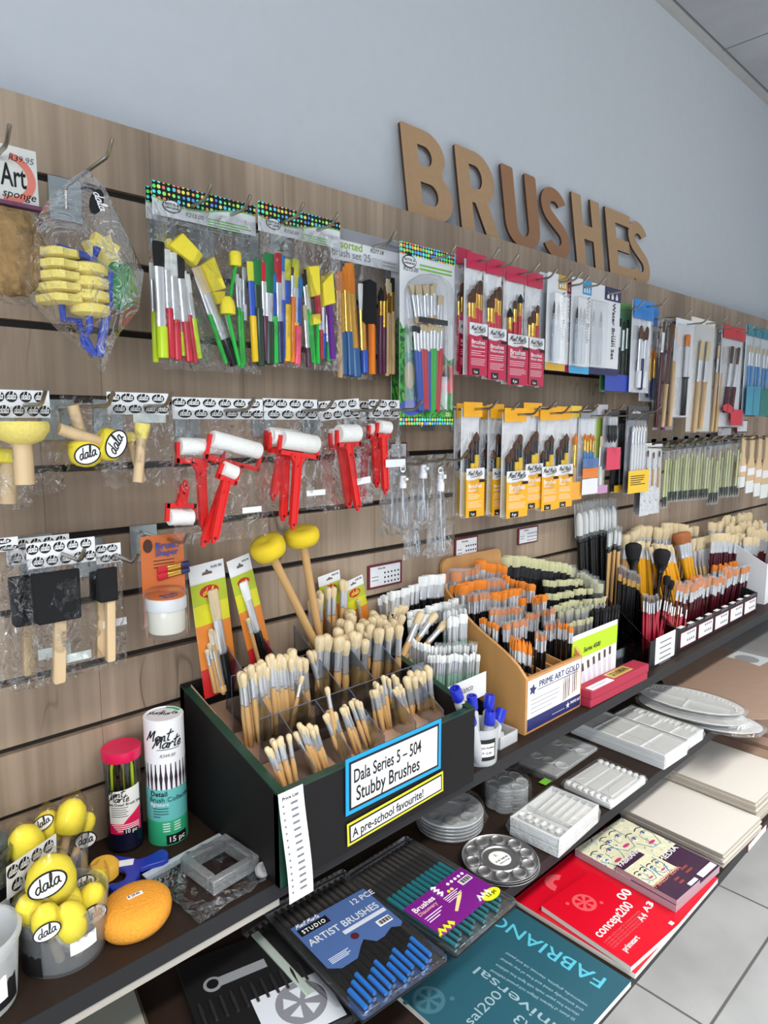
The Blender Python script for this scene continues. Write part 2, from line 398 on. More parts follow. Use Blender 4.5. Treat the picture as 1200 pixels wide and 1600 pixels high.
def lines(parent, x0, x1, z0, n, dz, y, m, h=0.0011, name='small_print', seed=3):
    rn = random.Random(seed); b = MB()
    for i in range(n):
        e = x1 - (x1 - x0)*rn.choice((0, 0.05, 0.12, 0.3))
        b.box(x0, e, y - 0.0002, y, z0 - i*dz - h, z0 - i*dz)
    return b.build(name, m, parent, smooth=False)
# ================================================================ THE SETTING
WY = 0.06                                            # face of the plastered wall behind the slatwall
plaster = mat('white painted plaster', (203, 207, 212), 0.7, noise=0.02, scale=30, bump=0.05)
struct(B(-2.5, 3.52, WY, WY + 0.1, 0, CEIL).build('wall_back', plaster, smooth=False))
struct(B(-4, 5.2, -6.0, WY, -0.05, 0).build('floor', tile_mat('grey stone tile', (176, 179, 181), (104, 104, 104), 0.6, off=(-1.706, 0.464)), smooth=False))
struct(B(-4, 5.2, -6.0, WY, CEIL, CEIL + 0.05).build('ceiling', tile_mat('ceiling tile', (190, 191, 194), (120, 120, 122), 0.6, 0.004, 0.8, off=(-2.69, -0.036)), smooth=False))
struct(B(3.42, 3.52, -6.0, WY, 0, CEIL).build('wall_shade_blocker', plaster, smooth=False))  # unseen wall, added to block lamp light and darken the back wall's right end
struct(B(-2.5, 3.42, WY - 0.016, WY, CEIL - 0.022, CEIL).build('trim_1', mat('ceiling angle trim', (190, 188, 184), 0.5), smooth=False))
b = MB()
for k in range(20):
    zt = PTOP if k == 0 else slot(k) - 0.0055
    zb = slot(k + 1) + 0.0055 if k < 19 else 0.0
    b.box(-1.2, 3.415, 0, 0.012, zb, zt)
o = struct(b.build('wall_left', slat_mat(), smooth=False)); o.name = 'trim_2'
struct(B(-1.2, 3.415, 0.012, 0.02, 0, PTOP).build('trim_3', mat('dark slat groove', (40, 33, 28), 0.7), smooth=False))

shelf_m = mat('dark walnut shelf', (42, 29, 22), 0.6, spec=0.3, noise=0.25, scale=30, stretch=(0.08, 1, 1))
edge_m = mat('black edge band', (32, 32, 35), 0.5, spec=0.35)
rail_m = mat('grey price rail', (170, 164, 156), 0.45)
def shelf(label, z, d, rail):
    t = thing('display_shelf', label, 'shelf', (1.5, 0, z))
    B(-2.4, 1.91, -d + 0.002, 0, -0.026, 0).build('board', shelf_m, t, smooth=False)
    B(-2.4, 1.91, -d, -d + 0.002, -0.026, 0).build('edge_band', edge_m, t, smooth=False)
    if rail: B(-2.4, -0.99, -d + 0.004, -d + 0.016, -0.04, -0.026).build('price_rail', rail_m, t, smooth=False)
    return t
shelf('dark brown top shelf carrying the black brush box and the tubes', Z1, 0.277, True)
shelf('dark middle shelf carrying the white plastic palettes and blister brush sets', Z2, 0.352, False)
shelf('dark lowest shelf carrying the paper pads and canvas boards', Z3, 0.506, False)

# ---------------------------------------------------------------- the wooden letters standing on top of the slatwall
mdf_a = mat('tan mdf board', (186, 150, 112), 0.6, noise=0.05, scale=90)
mdf_e = mat('burnt mdf edge', (74, 50, 36), 0.7)
mdf_b = mat('darker tan mdf board', (162, 118, 84), 0.6, noise=0.05, scale=90)
def arc(cx, cy, rx, ry, a0, a1, n=10):
    return [(cx + rx*math.cos(math.radians(a0 + (a1 - a0)*i/n)), cy + ry*math.sin(math.radians(a0 + (a1 - a0)*i/n))) for i in range(n + 1)]
def ribbon(pts, wd):
    l, r = [], []
    for i, p in enumerate(pts):
        a = Vector(pts[max(i - 1, 0)]); c = Vector(pts[min(i + 1, len(pts) - 1)]); t = (c - a).normalized(); n = Vector((-t.y, t.x))*wd/2
        l.append((p[0] + n.x, p[1] + n.y)); r.append((p[0] - n.x, p[1] - n.y))
    return l + r[::-1]
def glyph(ch):
    """outlines in a box one unit high; the first is the outside, the rest are holes"""
    if ch == 'B': return 0.62, [[(0.02, 1), (0, 0.98), (0, 0.02), (0.02, 0)] + arc(0.33, 0.29, 0.29, 0.29, -90, 52) + arc(0.30, 0.75, 0.26, 0.25, -38, 90),
                                [(0.2, 0.17)] + arc(0.32, 0.29, 0.1, 0.12, -90, 90) + [(0.2, 0.41)], [(0.2, 0.6)] + arc(0.29, 0.71, 0.09, 0.11, -90, 90) + [(0.2, 0.82)]]
    if ch == 'R': return 0.62, [[(0.02, 1), (0, 0.98), (0, 0)] + [(0.2, 0), (0.2, 0.38), (0.25, 0.38), (0.40, 0), (0.62, 0), (0.45, 0.42)] + arc(0.30, 0.69, 0.29, 0.31, -48, 90),
                                [(0.2, 0.55)] + arc(0.29, 0.69, 0.1, 0.14, -90, 90) + [(0.2, 0.83)]]
    if ch == 'U': return 0.6, [[(0, 0.98), (0.02, 1), (0.18, 1), (0.2, 0.98)] + arc(0.3, 0.29, 0.1, 0.13, 180, 360) + [(0.4, 0.98), (0.42, 1), (0.58, 1), (0.6, 0.98)] + arc(0.3, 0.3, 0.3, 0.3, 0, -180, 18)]
    if ch == 'S':
        c = arc(0.29, 0.74, 0.19, 0.165, 15, 180, 14) + arc(0.30, 0.74, 0.20, 0.20, 190, 240, 5) + arc(0.28, 0.27, 0.20, 0.20, 60, 0, 6) + arc(0.28, 0.26, 0.20, 0.165, -5, -165, 14)
        return 0.58, [ribbon(c, 0.19)]
    if ch == 'H': return 0.6, [[(0, 0), (0.2, 0), (0.2, 0.4), (0.4, 0.4), (0.4, 0), (0.6, 0), (0.6, 1), (0.4, 1), (0.4, 0.6), (0.2, 0.6), (0.2, 1), (0, 1)]]
    if ch == 'E': return 0.54, [[(0, 0), (0.54, 0), (0.54, 0.18), (0.2, 0.18), (0.2, 0.41), (0.48, 0.41), (0.48, 0.59), (0.2, 0.59), (0.2, 0.82), (0.54, 0.82), (0.54, 1), (0, 1)]]
def flat_shape(name, outlines, depth, m, parent=None, sx=1, sz=1):
    c = bpy.data.curves.new(name, 'CURVE'); c.dimensions = '2D'; c.fill_mode = 'BOTH'; c.extrude = depth/2; c.bevel_depth = 0.0
    for ol in outlines:
        s = c.splines.new('POLY'); s.points.add(len(ol) - 1); s.use_cyclic_u = True
        for i, p in enumerate(ol): s.points[i].co = (p[0]*sx, p[1]*sz, 0, 1)
    o = bpy.data.objects.new(name, c); COL.objects.link(o)
    me = bpy.data.meshes.new_from_object(o.evaluated_get(bpy.context.evaluated_depsgraph_get())); me.materials.clear(); me.materials.append(m)
    bpy.data.objects.remove(o); bpy.data.curves.remove(c)
    me.materials.append(mdf_e)
    for p in me.polygons:
        if abs(p.normal.z) < 0.5: p.material_index = 1
    return link(name, me, parent)
LET = [('B', 627, 188, 638, 331, 711, mdf_a, 'tan board letter B, first and largest of the sign above the slatwall'),
       ('R', 715, 225, 722, 353, 783, mdf_a, 'tan board letter R between the B and the darker U'),
       ('U', 786, 255, 793, 372, 847, mdf_b, 'darker brown board letter U in the sign above the slatwall'),
       ('S', 848, 286, 853, 391, 893, mdf_b, 'darker brown board letter S between the U and the H'),
       ('H', 899, 301, 902, 405, 945, mdf_a, 'tan board letter H in the sign above the slatwall'),
       ('E', 951, 324, 954, 420, 992, mdf_a, 'tan board letter E between the H and the last S'),
       ('S', 986, 342, 988, 430, 1018, mdf_a, 'tan board letter S, last and rightmost of the sign')]
for ch, xt, yt, xb, yb, xr, m, lab in LET:
    p = W(xb, yb, 0.018); top = W(xt, yt, 0.045); q = W(xr, yb + 10, 0.018)
    wd, ols = glyph(ch); h = (top.z - PTOP)
    o = flat_shape('wooden_letter', ols, 0.006, m, None, (q.x - p.x)/wd, h)
    o.location = (p.x, 0.02, PTOP + 0.0005); o.rotation_euler = (PI/2 - math.asin(0.028/h), 0, 0)
    tag(o, lab, 'letter', 'letters of the BRUSHES sign')

# ================================================================ BRUSHES
K = {}
def kind(name, hm, fm, bm, hr=0.004, fl=0.03, fr=0.0035, bl=0.018, bw=0.0045, shape='round', flat=1.0, hs='taper'):
    K[name] = dict(hm=hm, fm=fm, bm=bm, hr=hr, fl=fl, fr=fr, bl=bl, bw=bw, shape=shape, flat=flat, hs=hs); return name
BM = {}
def brush_meshes(k, L):
    d = K[k]; L = max(0.05, round(L, 2)); H = L - d['fl'] - d['bl']
    if (k, 'f') not in BM:
        fr, fl, bl, bw, fx = d['fr'], d['fl'], d['bl'], d['bw'], d['flat']
        BM[k, 'f'] = MB().lathe([(fr*0.96, 0), (fr*1.02, fl*0.05), (fr*1.1, fl*0.1), (fr, fl*0.14), (fr*1.06, fl*0.2), (fr, fl*0.26), (bw*0.9 if fx < 1 else fr*1.02, fl)], 10, fx).mesh('ferrule', d['fm'])
        sh = d['shape']
        if sh == 'round': pr = [(bw*0.78, 0), (bw*0.98, bl*0.35), (bw*1.1, bl*0.68), (bw*0.98, bl*0.88), (bw*0.5, bl)]
        elif sh == 'point': pr = [(bw*0.85, 0), (bw*1.08, bl*0.28), (bw*0.85, bl*0.55), (bw*0.4, bl*0.82), (bw*0.06, bl)]
        elif sh == 'flat': pr = [(bw*0.9, 0), (bw*1.02, bl*0.5), (bw, bl*0.94), (bw*0.9, bl)]
        elif sh == 'fan': pr = [(bw*0.4, 0), (bw*0.8, bl*0.4), (bw*1.25, bl*0.9), (bw*1.2, bl)]
        else: pr = [(bw*0.85, 0), (bw, bl*0.5), (bw*0.9, bl*0.8), (bw*0.5, bl*0.96), (bw*0.1, bl)]
        BM[k, 'b'] = MB().lathe(pr, 10, fx*(0.75 if fx < 1 else 1)).mesh('bristles', d['bm'], angle=70)
    if (k, L) not in BM:
        r = d['hr']; e = d['fr']
        if d['hs'] == 'stub': pr = [(r*0.55, 0), (r*0.72, H*0.02), (r*0.95, H*0.5), (r, H*0.8), (e, H)]
        elif d['hs'] == 'even': pr = [(r*0.8, 0), (r, H*0.02), (r, H*0.96), (e, H)]
        elif d['hs'] == 'fat': pr = [(r*0.5, 0), (r*0.75, H*0.02), (r*0.9, H*0.3), (r*1.1, H*0.75), (e*0.95, H)]
        else: pr = [(r*0.35, 0), (r*0.45, H*0.03), (r*0.7, H*0.45), (r, H*0.82), (e*0.95, H)]
        BM[k, L] = MB().lathe(pr, 10).mesh('handle', d['hm'])
    return BM[k, L], BM[k, 'f'], BM[k, 'b'], L, H
def zrot(d, spin=0.0):
    return (Vector((0, 0, 1)).rotation_difference(Vector(d).normalized()) @ Euler((0, 0, spin)).to_quaternion()).to_euler()
GUARD = {}
QUEUE = []
def brush(k, label, group, tip, base, spin=0.0, guard=False):
    """loose brushes are collected first: the 300 that show largest become things, the rest one densely packed mass"""
    q = K[k]; tip = Vector(tip)
    QUEUE.append((math.sqrt((max(q['bw'], q['fr'])*2)*(q['fl'] + q['bl']))/(tip - CAM).length, k, label, group, tip, Vector(base), spin, guard))
def guard_mesh(k):
    if k not in GUARD:
        q = K[k]; r = max(q['bw'], q['fr'])*1.25
        GUARD[k] = MB().lathe([(r, 0), (r, q['fl']*0.4 + q['bl']*1.35)], 10, max(q['flat'], 0.5), cap=False).mesh('bristle_guard', guard_m)
    return GUARD[k]
def plant_brushes():
    QUEUE.sort(key=lambda e: -e[0])
    for e in QUEUE[:300]: brush_thing(*e[1:])
    vs, fs, mi, mats = [], [], [], []
    for _, k, label, group, tip, base, spin, guard in QUEUE[300:]:
        d = (tip - base).normalized(); hm, fm, bm, L, H = brush_meshes(k, (tip - base).length)
        parts = [(hm, 0), (fm, H), (bm, H + K[k]['fl'])] + ([(guard_mesh(k), H + K[k]['fl']*0.6)] if guard else [])
        M0 = Matrix.LocRotScale(tip - d*L, zrot(d, spin), None)
        for me, z in parts:
            m = me.materials[0]
            if m not in mats: mats.append(m)
            M = M0 @ Matrix.Translation((0, 0, z)); o = len(vs)
            vs += [tuple(M @ v.co) for v in me.vertices]
            for p in me.polygons: fs.append(tuple(i + o for i in p.vertices)); mi.append(mats.index(m))
    if not vs: return
    me = bpy.data.meshes.new('packed_brushes'); me.from_pydata(vs, [], fs)
    for m in mats: me.materials.append(m)
    me.polygons.foreach_set('material_index', mi); me.polygons.foreach_set('use_smooth', [True]*len(fs)); me.set_sharp_from_angle(angle=math.radians(45)); me.update()
    o = link('packed_brushes', me); o['kind'] = 'stuff'
    tag(o, 'mass of smaller brushes packed in the racks and bins along the top shelf', 'brushes')
def brush_thing(k, label, group, tip, base, spin=0.0, guard=False):
    tip = Vector(tip); base = Vector(base); d = (tip - base).normalized()
    hm, fm, bm, L, H = brush_meshes(k, (tip - base).length)
    t = thing('paint_brush', label, 'brush', tip - d*L, zrot(d, spin), group)
    link('handle', hm, t); link('ferrule', fm, t, 0, (0, 0, H)); link('bristles', bm, t, 0, (0, 0, H + K[k]['fl']))
    if guard: link('bristle_guard', guard_mesh(k), t, 0, (0, 0, H + K[k]['fl']*0.6))
    return t
def pbrush(parent, k, tip, base, spin=0.0):
    """a brush sealed in a pack: a part of the pack with ferrule and bristles as sub-parts"""
    tip = Vector(tip); base = Vector(base); d = (tip - base).normalized()
    hm, fm, bm, L, H = brush_meshes(k, (tip - base).length)
    o = link('brush', hm, parent, 0, tip - d*L, zrot(d, spin))
    link('ferrule', fm, o, 0, (0, 0, H)); link('bristles', bm, o, 0, (0, 0, H + K[k]['fl']))
    return o

# ================================================================ HOOKS AND HANGING PACKS
HK = {}
def hook(x, z, length, what):
    t = thing('display_hook', 'steel hook holding ' + what, 'hook', (x, 0, z), group='steel hooks on the slatwall')
    L = round(length, 2)
    if L not in HK:
        HK[L] = MB().tube([(0, -0.004, -0.03), (0, -0.006, -0.004), (0, -0.012, 0), (0, -L, 0), (0, -L - 0.008, 0.003), (0, -L - 0.022, 0.016)], 0.0026, 8).mesh('prong', steel)
        HK['p'] = MB().box(-0.022, 0.022, -0.003, -0.0005, -0.045, 0.012).box(-0.02, 0.02, -0.006, -0.003, -0.022, -0.017).box(-0.02, 0.02, -0.006, -0.003, -0.036, -0.031).mesh('back_plate', zinc, False)
    link('back_plate', HK['p'], t); link('prong', HK[L], t)
    return t
class Pack: pass
def pack(name, label, cat, group, x0, yt, x1, yb, y, short=None, hooks=(0.5,), drop=0.016, hl=0.036, tilt=0.0):
    p = Pack(); a = W(x0, yt, y); p.w = W(x1, yt, y).x - a.x; p.h = a.z - W(x0, yb, y).z; p.y = y
    p.o = Vector((a.x + p.w/2, y, a.z))
    p.t = thing(name, label, cat, p.o, (0, tilt, 0), group)
    if short:
        for i, f in enumerate(hooks):
            hook(a.x + p.w*f, a.z - drop, -y + hl, short + (' at its right' if i else ''))
    p.l = lambda px, py, dy=0.0: W(px, py, y + dy) - p.o
    p.x = lambda f: -p.w/2 + p.w*f
    p.z = lambda f: -p.h*f
    return p
def card(p, name, f0, f1, g0, g1, y, m, th=0.0008):
    return B(p.x(f0), p.x(f1), y - th, y, p.z(g1), p.z(g0)).build(name, m, p.t, smooth=False)
def front_sheet(p, g0=0.0, bulge=0.007, y=-0.001, m=None, seed=1, rough=0.0012, name='clear_sleeve', f0=0, f1=1, g1=1.0):
    w = p.w*(f1 - f0); b = MB().pillow(w, p.h*(g1 - g0), bulge, seed, rough, 8, 12, p.x(f0), p.z(g0))
    o = b.build(name, m or sleeve_m, p.t, angle=80); o.location.y = y; return o
# ================================================================ TOP ROW OF HANGING PACKS
def c1(x, y): return (x/3, 180 + y/3)
def c2(x, y): return (220 + x/2.857, 260 + y/2.857)
def c3(x, y): return (600 + x/3.53, 360 + y/3.53)
def c4(x, y): return (820 + x/3.158, 400 + y/3.158)
def c5(x, y): return (x/3, 590 + y/3)
def c6(x, y): return (240 + x/2.5, 590 + y/2.5)
def c7(x, y): return (680 + x/3.53, 610 + y/3.53)
def c8(x, y): return (940 + x/4.615, 600 + y/4.615)
lacq = {n: mat(n + ' plastic handle', c, 0.3) for n, c in dict(lime=(204, 232, 40), green=(40, 190, 70), red=(206, 44, 62), blue=(44, 88, 190), yellow=(246, 200, 30), purple=(104, 40, 140),
        orange=(244, 130, 30), pink=(242, 90, 120), darkgreen=(38, 60, 44), navy=(34, 44, 92), plum=(92, 40, 70), steelblue=(48, 96, 148), natural=(214, 176, 124), skyblue=(74, 140, 200)).items()}
tinted = {n: mat(n + ' bristle', c, 0.7) for n, c in dict(green=(30, 120, 60), lime=(214, 214, 60), red=(200, 30, 50), blue=(40, 130, 200)).items()}
BKD = {}
def bk(h, f='silver', b='hog', size=1.0, shape='flat', flat=0.5, fl=0.04, bl=0.022, hs='even', hr=None, fr=None):
    key = (h, f, b, size, shape, flat, fl, bl, hs, hr, fr)
    if key not in BKD:
        hm = lacq.get(h) or {'black': black_h, 'wood': wood, 'red_h': red_h, 'maroon': maroon_h, 'mint': mint_h, 'ochre': yellow_h, 'clear': milky_m, 'white': white_card, 'pale': pale_wood}[h]
        fm = lacq.get(f) or {'silver': silver, 'gold': gold, 'black': blackm, 'maroon': maroon_h}[f]
        bm = {'hog': hog, 'white': white_br, 'orange': orange_br, 'brown': brown_br, 'black': black_br, 'cream': cream_br}.get(b) or tinted[b]
        BKD[key] = kind('k%d' % len(BKD), hm, fm, bm, hr or 0.0042*size, fl*size, fr or 0.004*size, bl*size, 0.0048*size, shape, flat, hs)
    return BKD[key]
def tr(p, cv, k, tip, base, dy=-0.004, spin=0.0):
    return pbrush(p.t, k, p.l(*cv(*tip), dy), p.l(*cv(*base), dy), spin)
green_ink = mat('leaf green ink', (120, 196, 60), 0.5)
def rl_logo(p, fx, g, s):
    x, z = p.x(fx), p.z(g)
    b = MB().prism(circle(x, z, s, 28, s*0.62), -0.0022, -0.0016); b.build('logo', black_ink, p.t, smooth=False)
    MB().prism(circle(x, z, s*0.9, 28, s*0.53), -0.0026, -0.0022).build('logo_field', white_card, p.t, smooth=False)
    MB().prism([(x - s*0.3, z + s*0.5), (x - s*0.4, z + s*0.95), (x - s*0.15, z + s*0.7), (x, z + s*1.05), (x + s*0.15, z + s*0.7), (x + s*0.4, z + s*0.95), (x + s*0.3, z + s*0.5)], -0.0024, -0.0018).build('logo', black_ink, p.t, smooth=False)
    text('ROYAL &', s*0.36, black_ink, p.t, (x, -0.0028, z + s*0.05), align='CENTER', bold=0.0002)
    text('LANGNICKEL', s*0.26, black_ink, p.t, (x, -0.0028, z - s*0.26), align='CENTER', bold=0.0002)
def rl_header(p, g, price, seed=1):
    card(p, 'header_card', 0, 1, 0, g, -0.0006, white_card)
    poly = [(p.x(0), 0), (p.x(0), p.z(g*0.45))] + [(p.x(f), p.z(g*(0.45 + 0.16*math.sin(f*5.2)))) for f in (0.1, 0.2, 0.3, 0.4, 0.5, 0.6, 0.7, 0.8, 0.9, 1.0)] + [(p.x(1), 0)]
    MB().prism(poly, -0.002, -0.0012).build('dotted_band', dots_m, p.t, smooth=False)
    MB().tube([(p.x(f), -0.0018, p.z(g*(0.48 + 0.16*math.sin(f*5.2)))) for f in [i/14 for i in range(15)]], 0.0009, 5).build('green_line', green_ink, p.t)
    rl_logo(p, 0.17, g*0.66, p.w*0.085)
    text(price, p.w*0.052, grey_ink, p.t, (p.x(0.29), -0.0018, p.z(g*0.86)), shear=0.2)
    lines(p.t, p.x(0.5), p.x(0.97), p.z(g*0.76), 3, p.h*g*0.085, -0.0016, green_ink, p.h*0.006, seed=seed)
# --- leftmost header with a natural sponge in a bag, cut by the frame
p = pack('sponge_pack', 'bagged brown natural sponge under an Art header card, at the left frame edge', 'sponge pack', None, -38, 214, 54, 470, -0.12, 'the brown sponge pack at the left edge', hooks=(0.3,))
card(p, 'header_card', 0, 1, 0, 0.36, 0, mat('cream printed card', (226, 226, 218), 0.5))
ring = mat('salmon red print', (232, 132, 116), 0.5)
cx, cz, rr = p.x(0.46), p.z(0.2), p.w*0.5
MB().prism(arc(cx, cz, rr, rr*0.92, -100, 80, 24) + arc(cx, cz, rr*0.72, rr*0.68, 80, -100, 24), -0.0014, -0.0008).build('printed_ring', ring, p.t, smooth=False)
text('Art', 0.036, black_ink, p.t, (p.x(0.36), -0.0012, p.z(0.25)), bold=0.0012, fit=p.w*0.44)
text('sponge', 0.013, black_ink, p.t, (p.x(0.36), -0.0012, p.z(0.32)), shear=0.3)
text('R39.95', 0.010, grey_ink, p.t, (p.x(0.5), -0.0012, p.z(0.09)), shear=0.2)
B(p.x(0), p.x(1.0), -0.012, 0, p.z(0.385), p.z(0.36)).build('card_fold', mat('plum edge', (120, 70, 96), 0.5), p.t, smooth=False)
rn = random.Random(4)
MB().ball(0.038, 0.03, 0.05, (p.x(0.42), -0.012, p.z(0.68)), 22, 16, lambda d: 1 + 0.08*math.sin(9*d[0] + 5*d[2])*math.cos(8*d[1] + 3*d[2])).build('sponge', mat('natural brown sponge', (160, 128, 84), 0.95, noise=0.35, scale=90, bump=1.0), p.t)
MB().pillow(p.w*0.95, p.h*0.62, 0.045, 5, 0.003, 10, 12, p.x(0), p.z(0.38)).build('bag', bag_m, p.t, angle=70)

# --- bag of foam rollers hung by its neck
p = pack('roller_bag', 'clear pointed bag of yellow patterned foam rollers with blue handles, hung by its neck', 'roller pack', None, 30, 262, 212, 577, -0.115)
hook(W(100, 290).x, slot(1) - 0.008, 0.15, 'the bag of yellow foam rollers')
t = p.t
def prof(b, c, pts, ang=0): return b
blue_p = mat('royal blue plastic', (40, 70, 176), 0.35)
def roller(tip, base, ribs, r, m, wavy):
    a = p.l(*c1(*tip), -0.028); e = p.l(*c1(*base), -0.028); L = (a - e).length; pr = []
    for i in range(ribs*4 + 1):
        f = i/(ribs*4); pr.append((r*(1 if i % 4 in (1, 2, 3) else 0.62), L*(f + (0.012 if i % 4 == 1 else -0.012 if i % 4 == 3 else 0)*-1)))
    b = MB()
    n = 24; b.lathe([(q, z) for q, z in pr], n)
    if wavy: b.v = [(x*(1 + 0.14*(1 if int((math.atan2(y, x) + PI)/(PI/4)) % 2 else 0)), y*(1 + 0.14*(1 if int((math.atan2(y, x) + PI)/(PI/4)) % 2 else 0)), z) for x, y, z in b.v]
    return b.build('foam_roller', m, t, loc=e, rot=zrot(a - e), angle=30)
roller((255, 625), (285, 890), 5, 0.0235, sponge_p, True)
roller((410, 695), (425, 945), 4, 0.0235, sponge_p, False)
def blue(pts, r=0.0045): return MB().tube([p.l(*c1(*q), d) for q, d in pts], r, 8).build('roller_handle', blue_p, t)
blue([((290, 880), -0.03), ((295, 960), -0.03), ((370, 965), -0.02), ((395, 1075), -0.02), ((440, 1120), -0.02)])
blue([((420, 930), -0.03), ((420, 1000), -0.03), ((400, 1040), -0.02), ((445, 1130), -0.02)])
blue([((510, 730), -0.03), ((505, 900), -0.025), ((465, 1130), -0.02)], 0.006)
blue([((270, 620), -0.03), ((400, 660), -0.03), ((440, 690), -0.03), ((455, 620), -0.03)], 0.005)
g = p.l(*c1(565, 800), -0.02)
MB().ball(0.022, 0.018, 0.031, g, 18, 12, lambda d: 1 + 0.05*math.sin(11*d[0] + 7*d[2])).build('green_sponge', mat('green foam', (38, 128, 62), 0.9, bump=0.4, scale=200), t)
g = p.l(*c1(480, 640), -0.012); st = []
for i in range(16):
    q = 0.024 if i % 2 else 0.017; st.append((g.x + q*math.cos(PI/8*i), g.z + q*math.sin(PI/8*i)))
MB().prism(st, -0.018, 0.0).build('foam_star', sponge_p, t)
# the bag: gathered at the neck, wide at the rollers, pointed at the bottom
rings = [((400, 262), 0.003, 0.003), ((405, 330), 0.022, 0.012), ((385, 450), 0.044, 0.026), ((365, 700), 0.085, 0.05), ((380, 880), 0.068, 0.045), ((425, 1020), 0.036, 0.028), ((470, 1150), 0.010, 0.008), ((480, 1200), 0.004, 0.002)]
b = MB(); n = 18; rn = random.Random(2)
for (q, rx, ry) in rings:
    c = p.l(*c1(*q), -0.02)
    for i in range(n): b.v.append((c.x + rx*math.cos(2*PI*i/n)*rn.uniform(0.9, 1.06), c.y + ry*math.sin(2*PI*i/n)*rn.uniform(0.85, 1.1), c.z + rn.uniform(-0.003, 0.003)))
for k in range(len(rings) - 1):
    for i in range(n): j = (i + 1) % n; b.f.append((k*n + i, k*n + j, (k + 1)*n + j, (k + 1)*n + i))
b.build('bag', bag_m, t, angle=60)
c = p.l(*c1(452, 405), -0.045)
MB().prism(circle(0, 0, 0.008, 20, 0.016), -0.0006, 0).build('brand_label', black_ink, t, False, loc=c, rot=(0, 0.35, 0))
text('dala', 0.012, white_ink, t, (c.x - 0.004, c.y - 0.0012, c.z + 0.010), Euler((PI/2, 1.2, 0)), shear=0.3)

# --- big bag of assorted brushes and foam tools with a dotted header
def rl_bag(lab, short, x0, yt, x1, yb, y, price, hooks, seed):
    p = pack('brush_pack', lab, 'brush pack', 'dotted header brush packs', x0, yt, x1, yb, y, short, hooks, drop=0.022)
    rl_header(p, 0.175, price, seed); front_sheet(p, 0.1, 0.014, -0.004, bag_m, seed, 0.0018, 'bag'); return p
p = rl_bag('large dotted-header brush pack partly hidden behind the one with yellow foam tools', None, 226, 290, 386, 572, -0.07, 'R215.00', (), 4)
tr(p, c2, bk('lime', 'silver', 'white', 1.1), (52, 430), (68, 872))
p = rl_bag('large dotted-header pack of lime, red and green brushes with yellow foam tools', 'the lime and red brush pack with foam tools', 236, 281, 397, 576, -0.095, 'R215.00', (0.36, 0.74), 7)
for k, a, e in [(bk('lime', 'silver', 'black', 1.9, fl=0.043, bl=0.018), (78, 335), (100, 852)), (bk('red', 'silver', 'white', 1.3), (115, 370), (138, 860)), (bk('red', 'silver', 'white', 1.5), (143, 385), (165, 858)),
                (bk('red', 'silver', 'black', 1.5), (172, 395), (215, 865)), (bk('red', 'silver', 'white', 1.0), (190, 465), (243, 866)), (bk('lime', 'silver', 'white', 1.2, fl=0.03), (203, 480), (262, 868)),
                (bk('lime', 'silver', 'white', 0.9), (160, 560), (190, 862)), (bk('green', 'silver', 'white', 0.9), (250, 490), (385, 892)), (bk('black', 'silver', 'hog', 2.0, fl=0.034, bl=0.02), (250, 447), (425, 898)),
                (bk('green', 'silver', 'white', 0.8), (428, 480), (452, 893)), (bk('green', 'silver', 'white', 0.8), (442, 500), (462, 890)), (bk('green', 'silver', 'white', 0.9), (380, 640), (440, 885)),
                (bk('white', 'silver', 'white', 0.9), (462, 450), (466, 700))]:
    tr(p, c2, k, a, e, -0.005)
def foam(cv, pts, name='foam_head', d=0.016, m=None, dy=-0.016):
    q = [p.l(*cv(*a), dy) for a in pts]
    return MB().prism([(v.x, v.z) for v in q], dy, dy + d).build(name, m or sponge_y, p.t, bevel=0.002)
foam(c2, [(132, 350), (190, 295), (282, 395), (250, 445)])
foam(c2, [(118, 320), (140, 318), (150, 380), (118, 360)], dy=-0.006, d=0.01, m=sponge_p)
foam(c2, [(275, 440), (330, 400), (385, 545), (325, 560)]); foam(c2, [(325, 560), (380, 555), (378, 600), (350, 616)], d=0.01)
a, e = p.l(*c2(425, 382), -0.012), p.l(*c2(422, 445), -0.012)
MB().lathe([(0.0085, 0), (0.0095, 0.003), (0.0095, 0.018), (0.007, 0.021)], 16).build('foam_tip', sponge_y, p.t, loc=e - Vector((0, 0, 0)))
MB().tube([e, p.l(*c2(395, 600), -0.012)], 0.003).build('foam_brush_stick', lacq['green'], p.t)
a = p.l(*c2(388, 660), -0.016)
MB().lathe([(0.0115, 0), (0.0118, 0.01), (0.010, 0.019), (0.005, 0.0255)], 18).build('foam_dome', sponge_y, p.t, loc=a)
MB().tube([a, p.l(*c2(440, 890), -0.012)], 0.003).build('foam_brush_stick', lacq['green'], p.t)

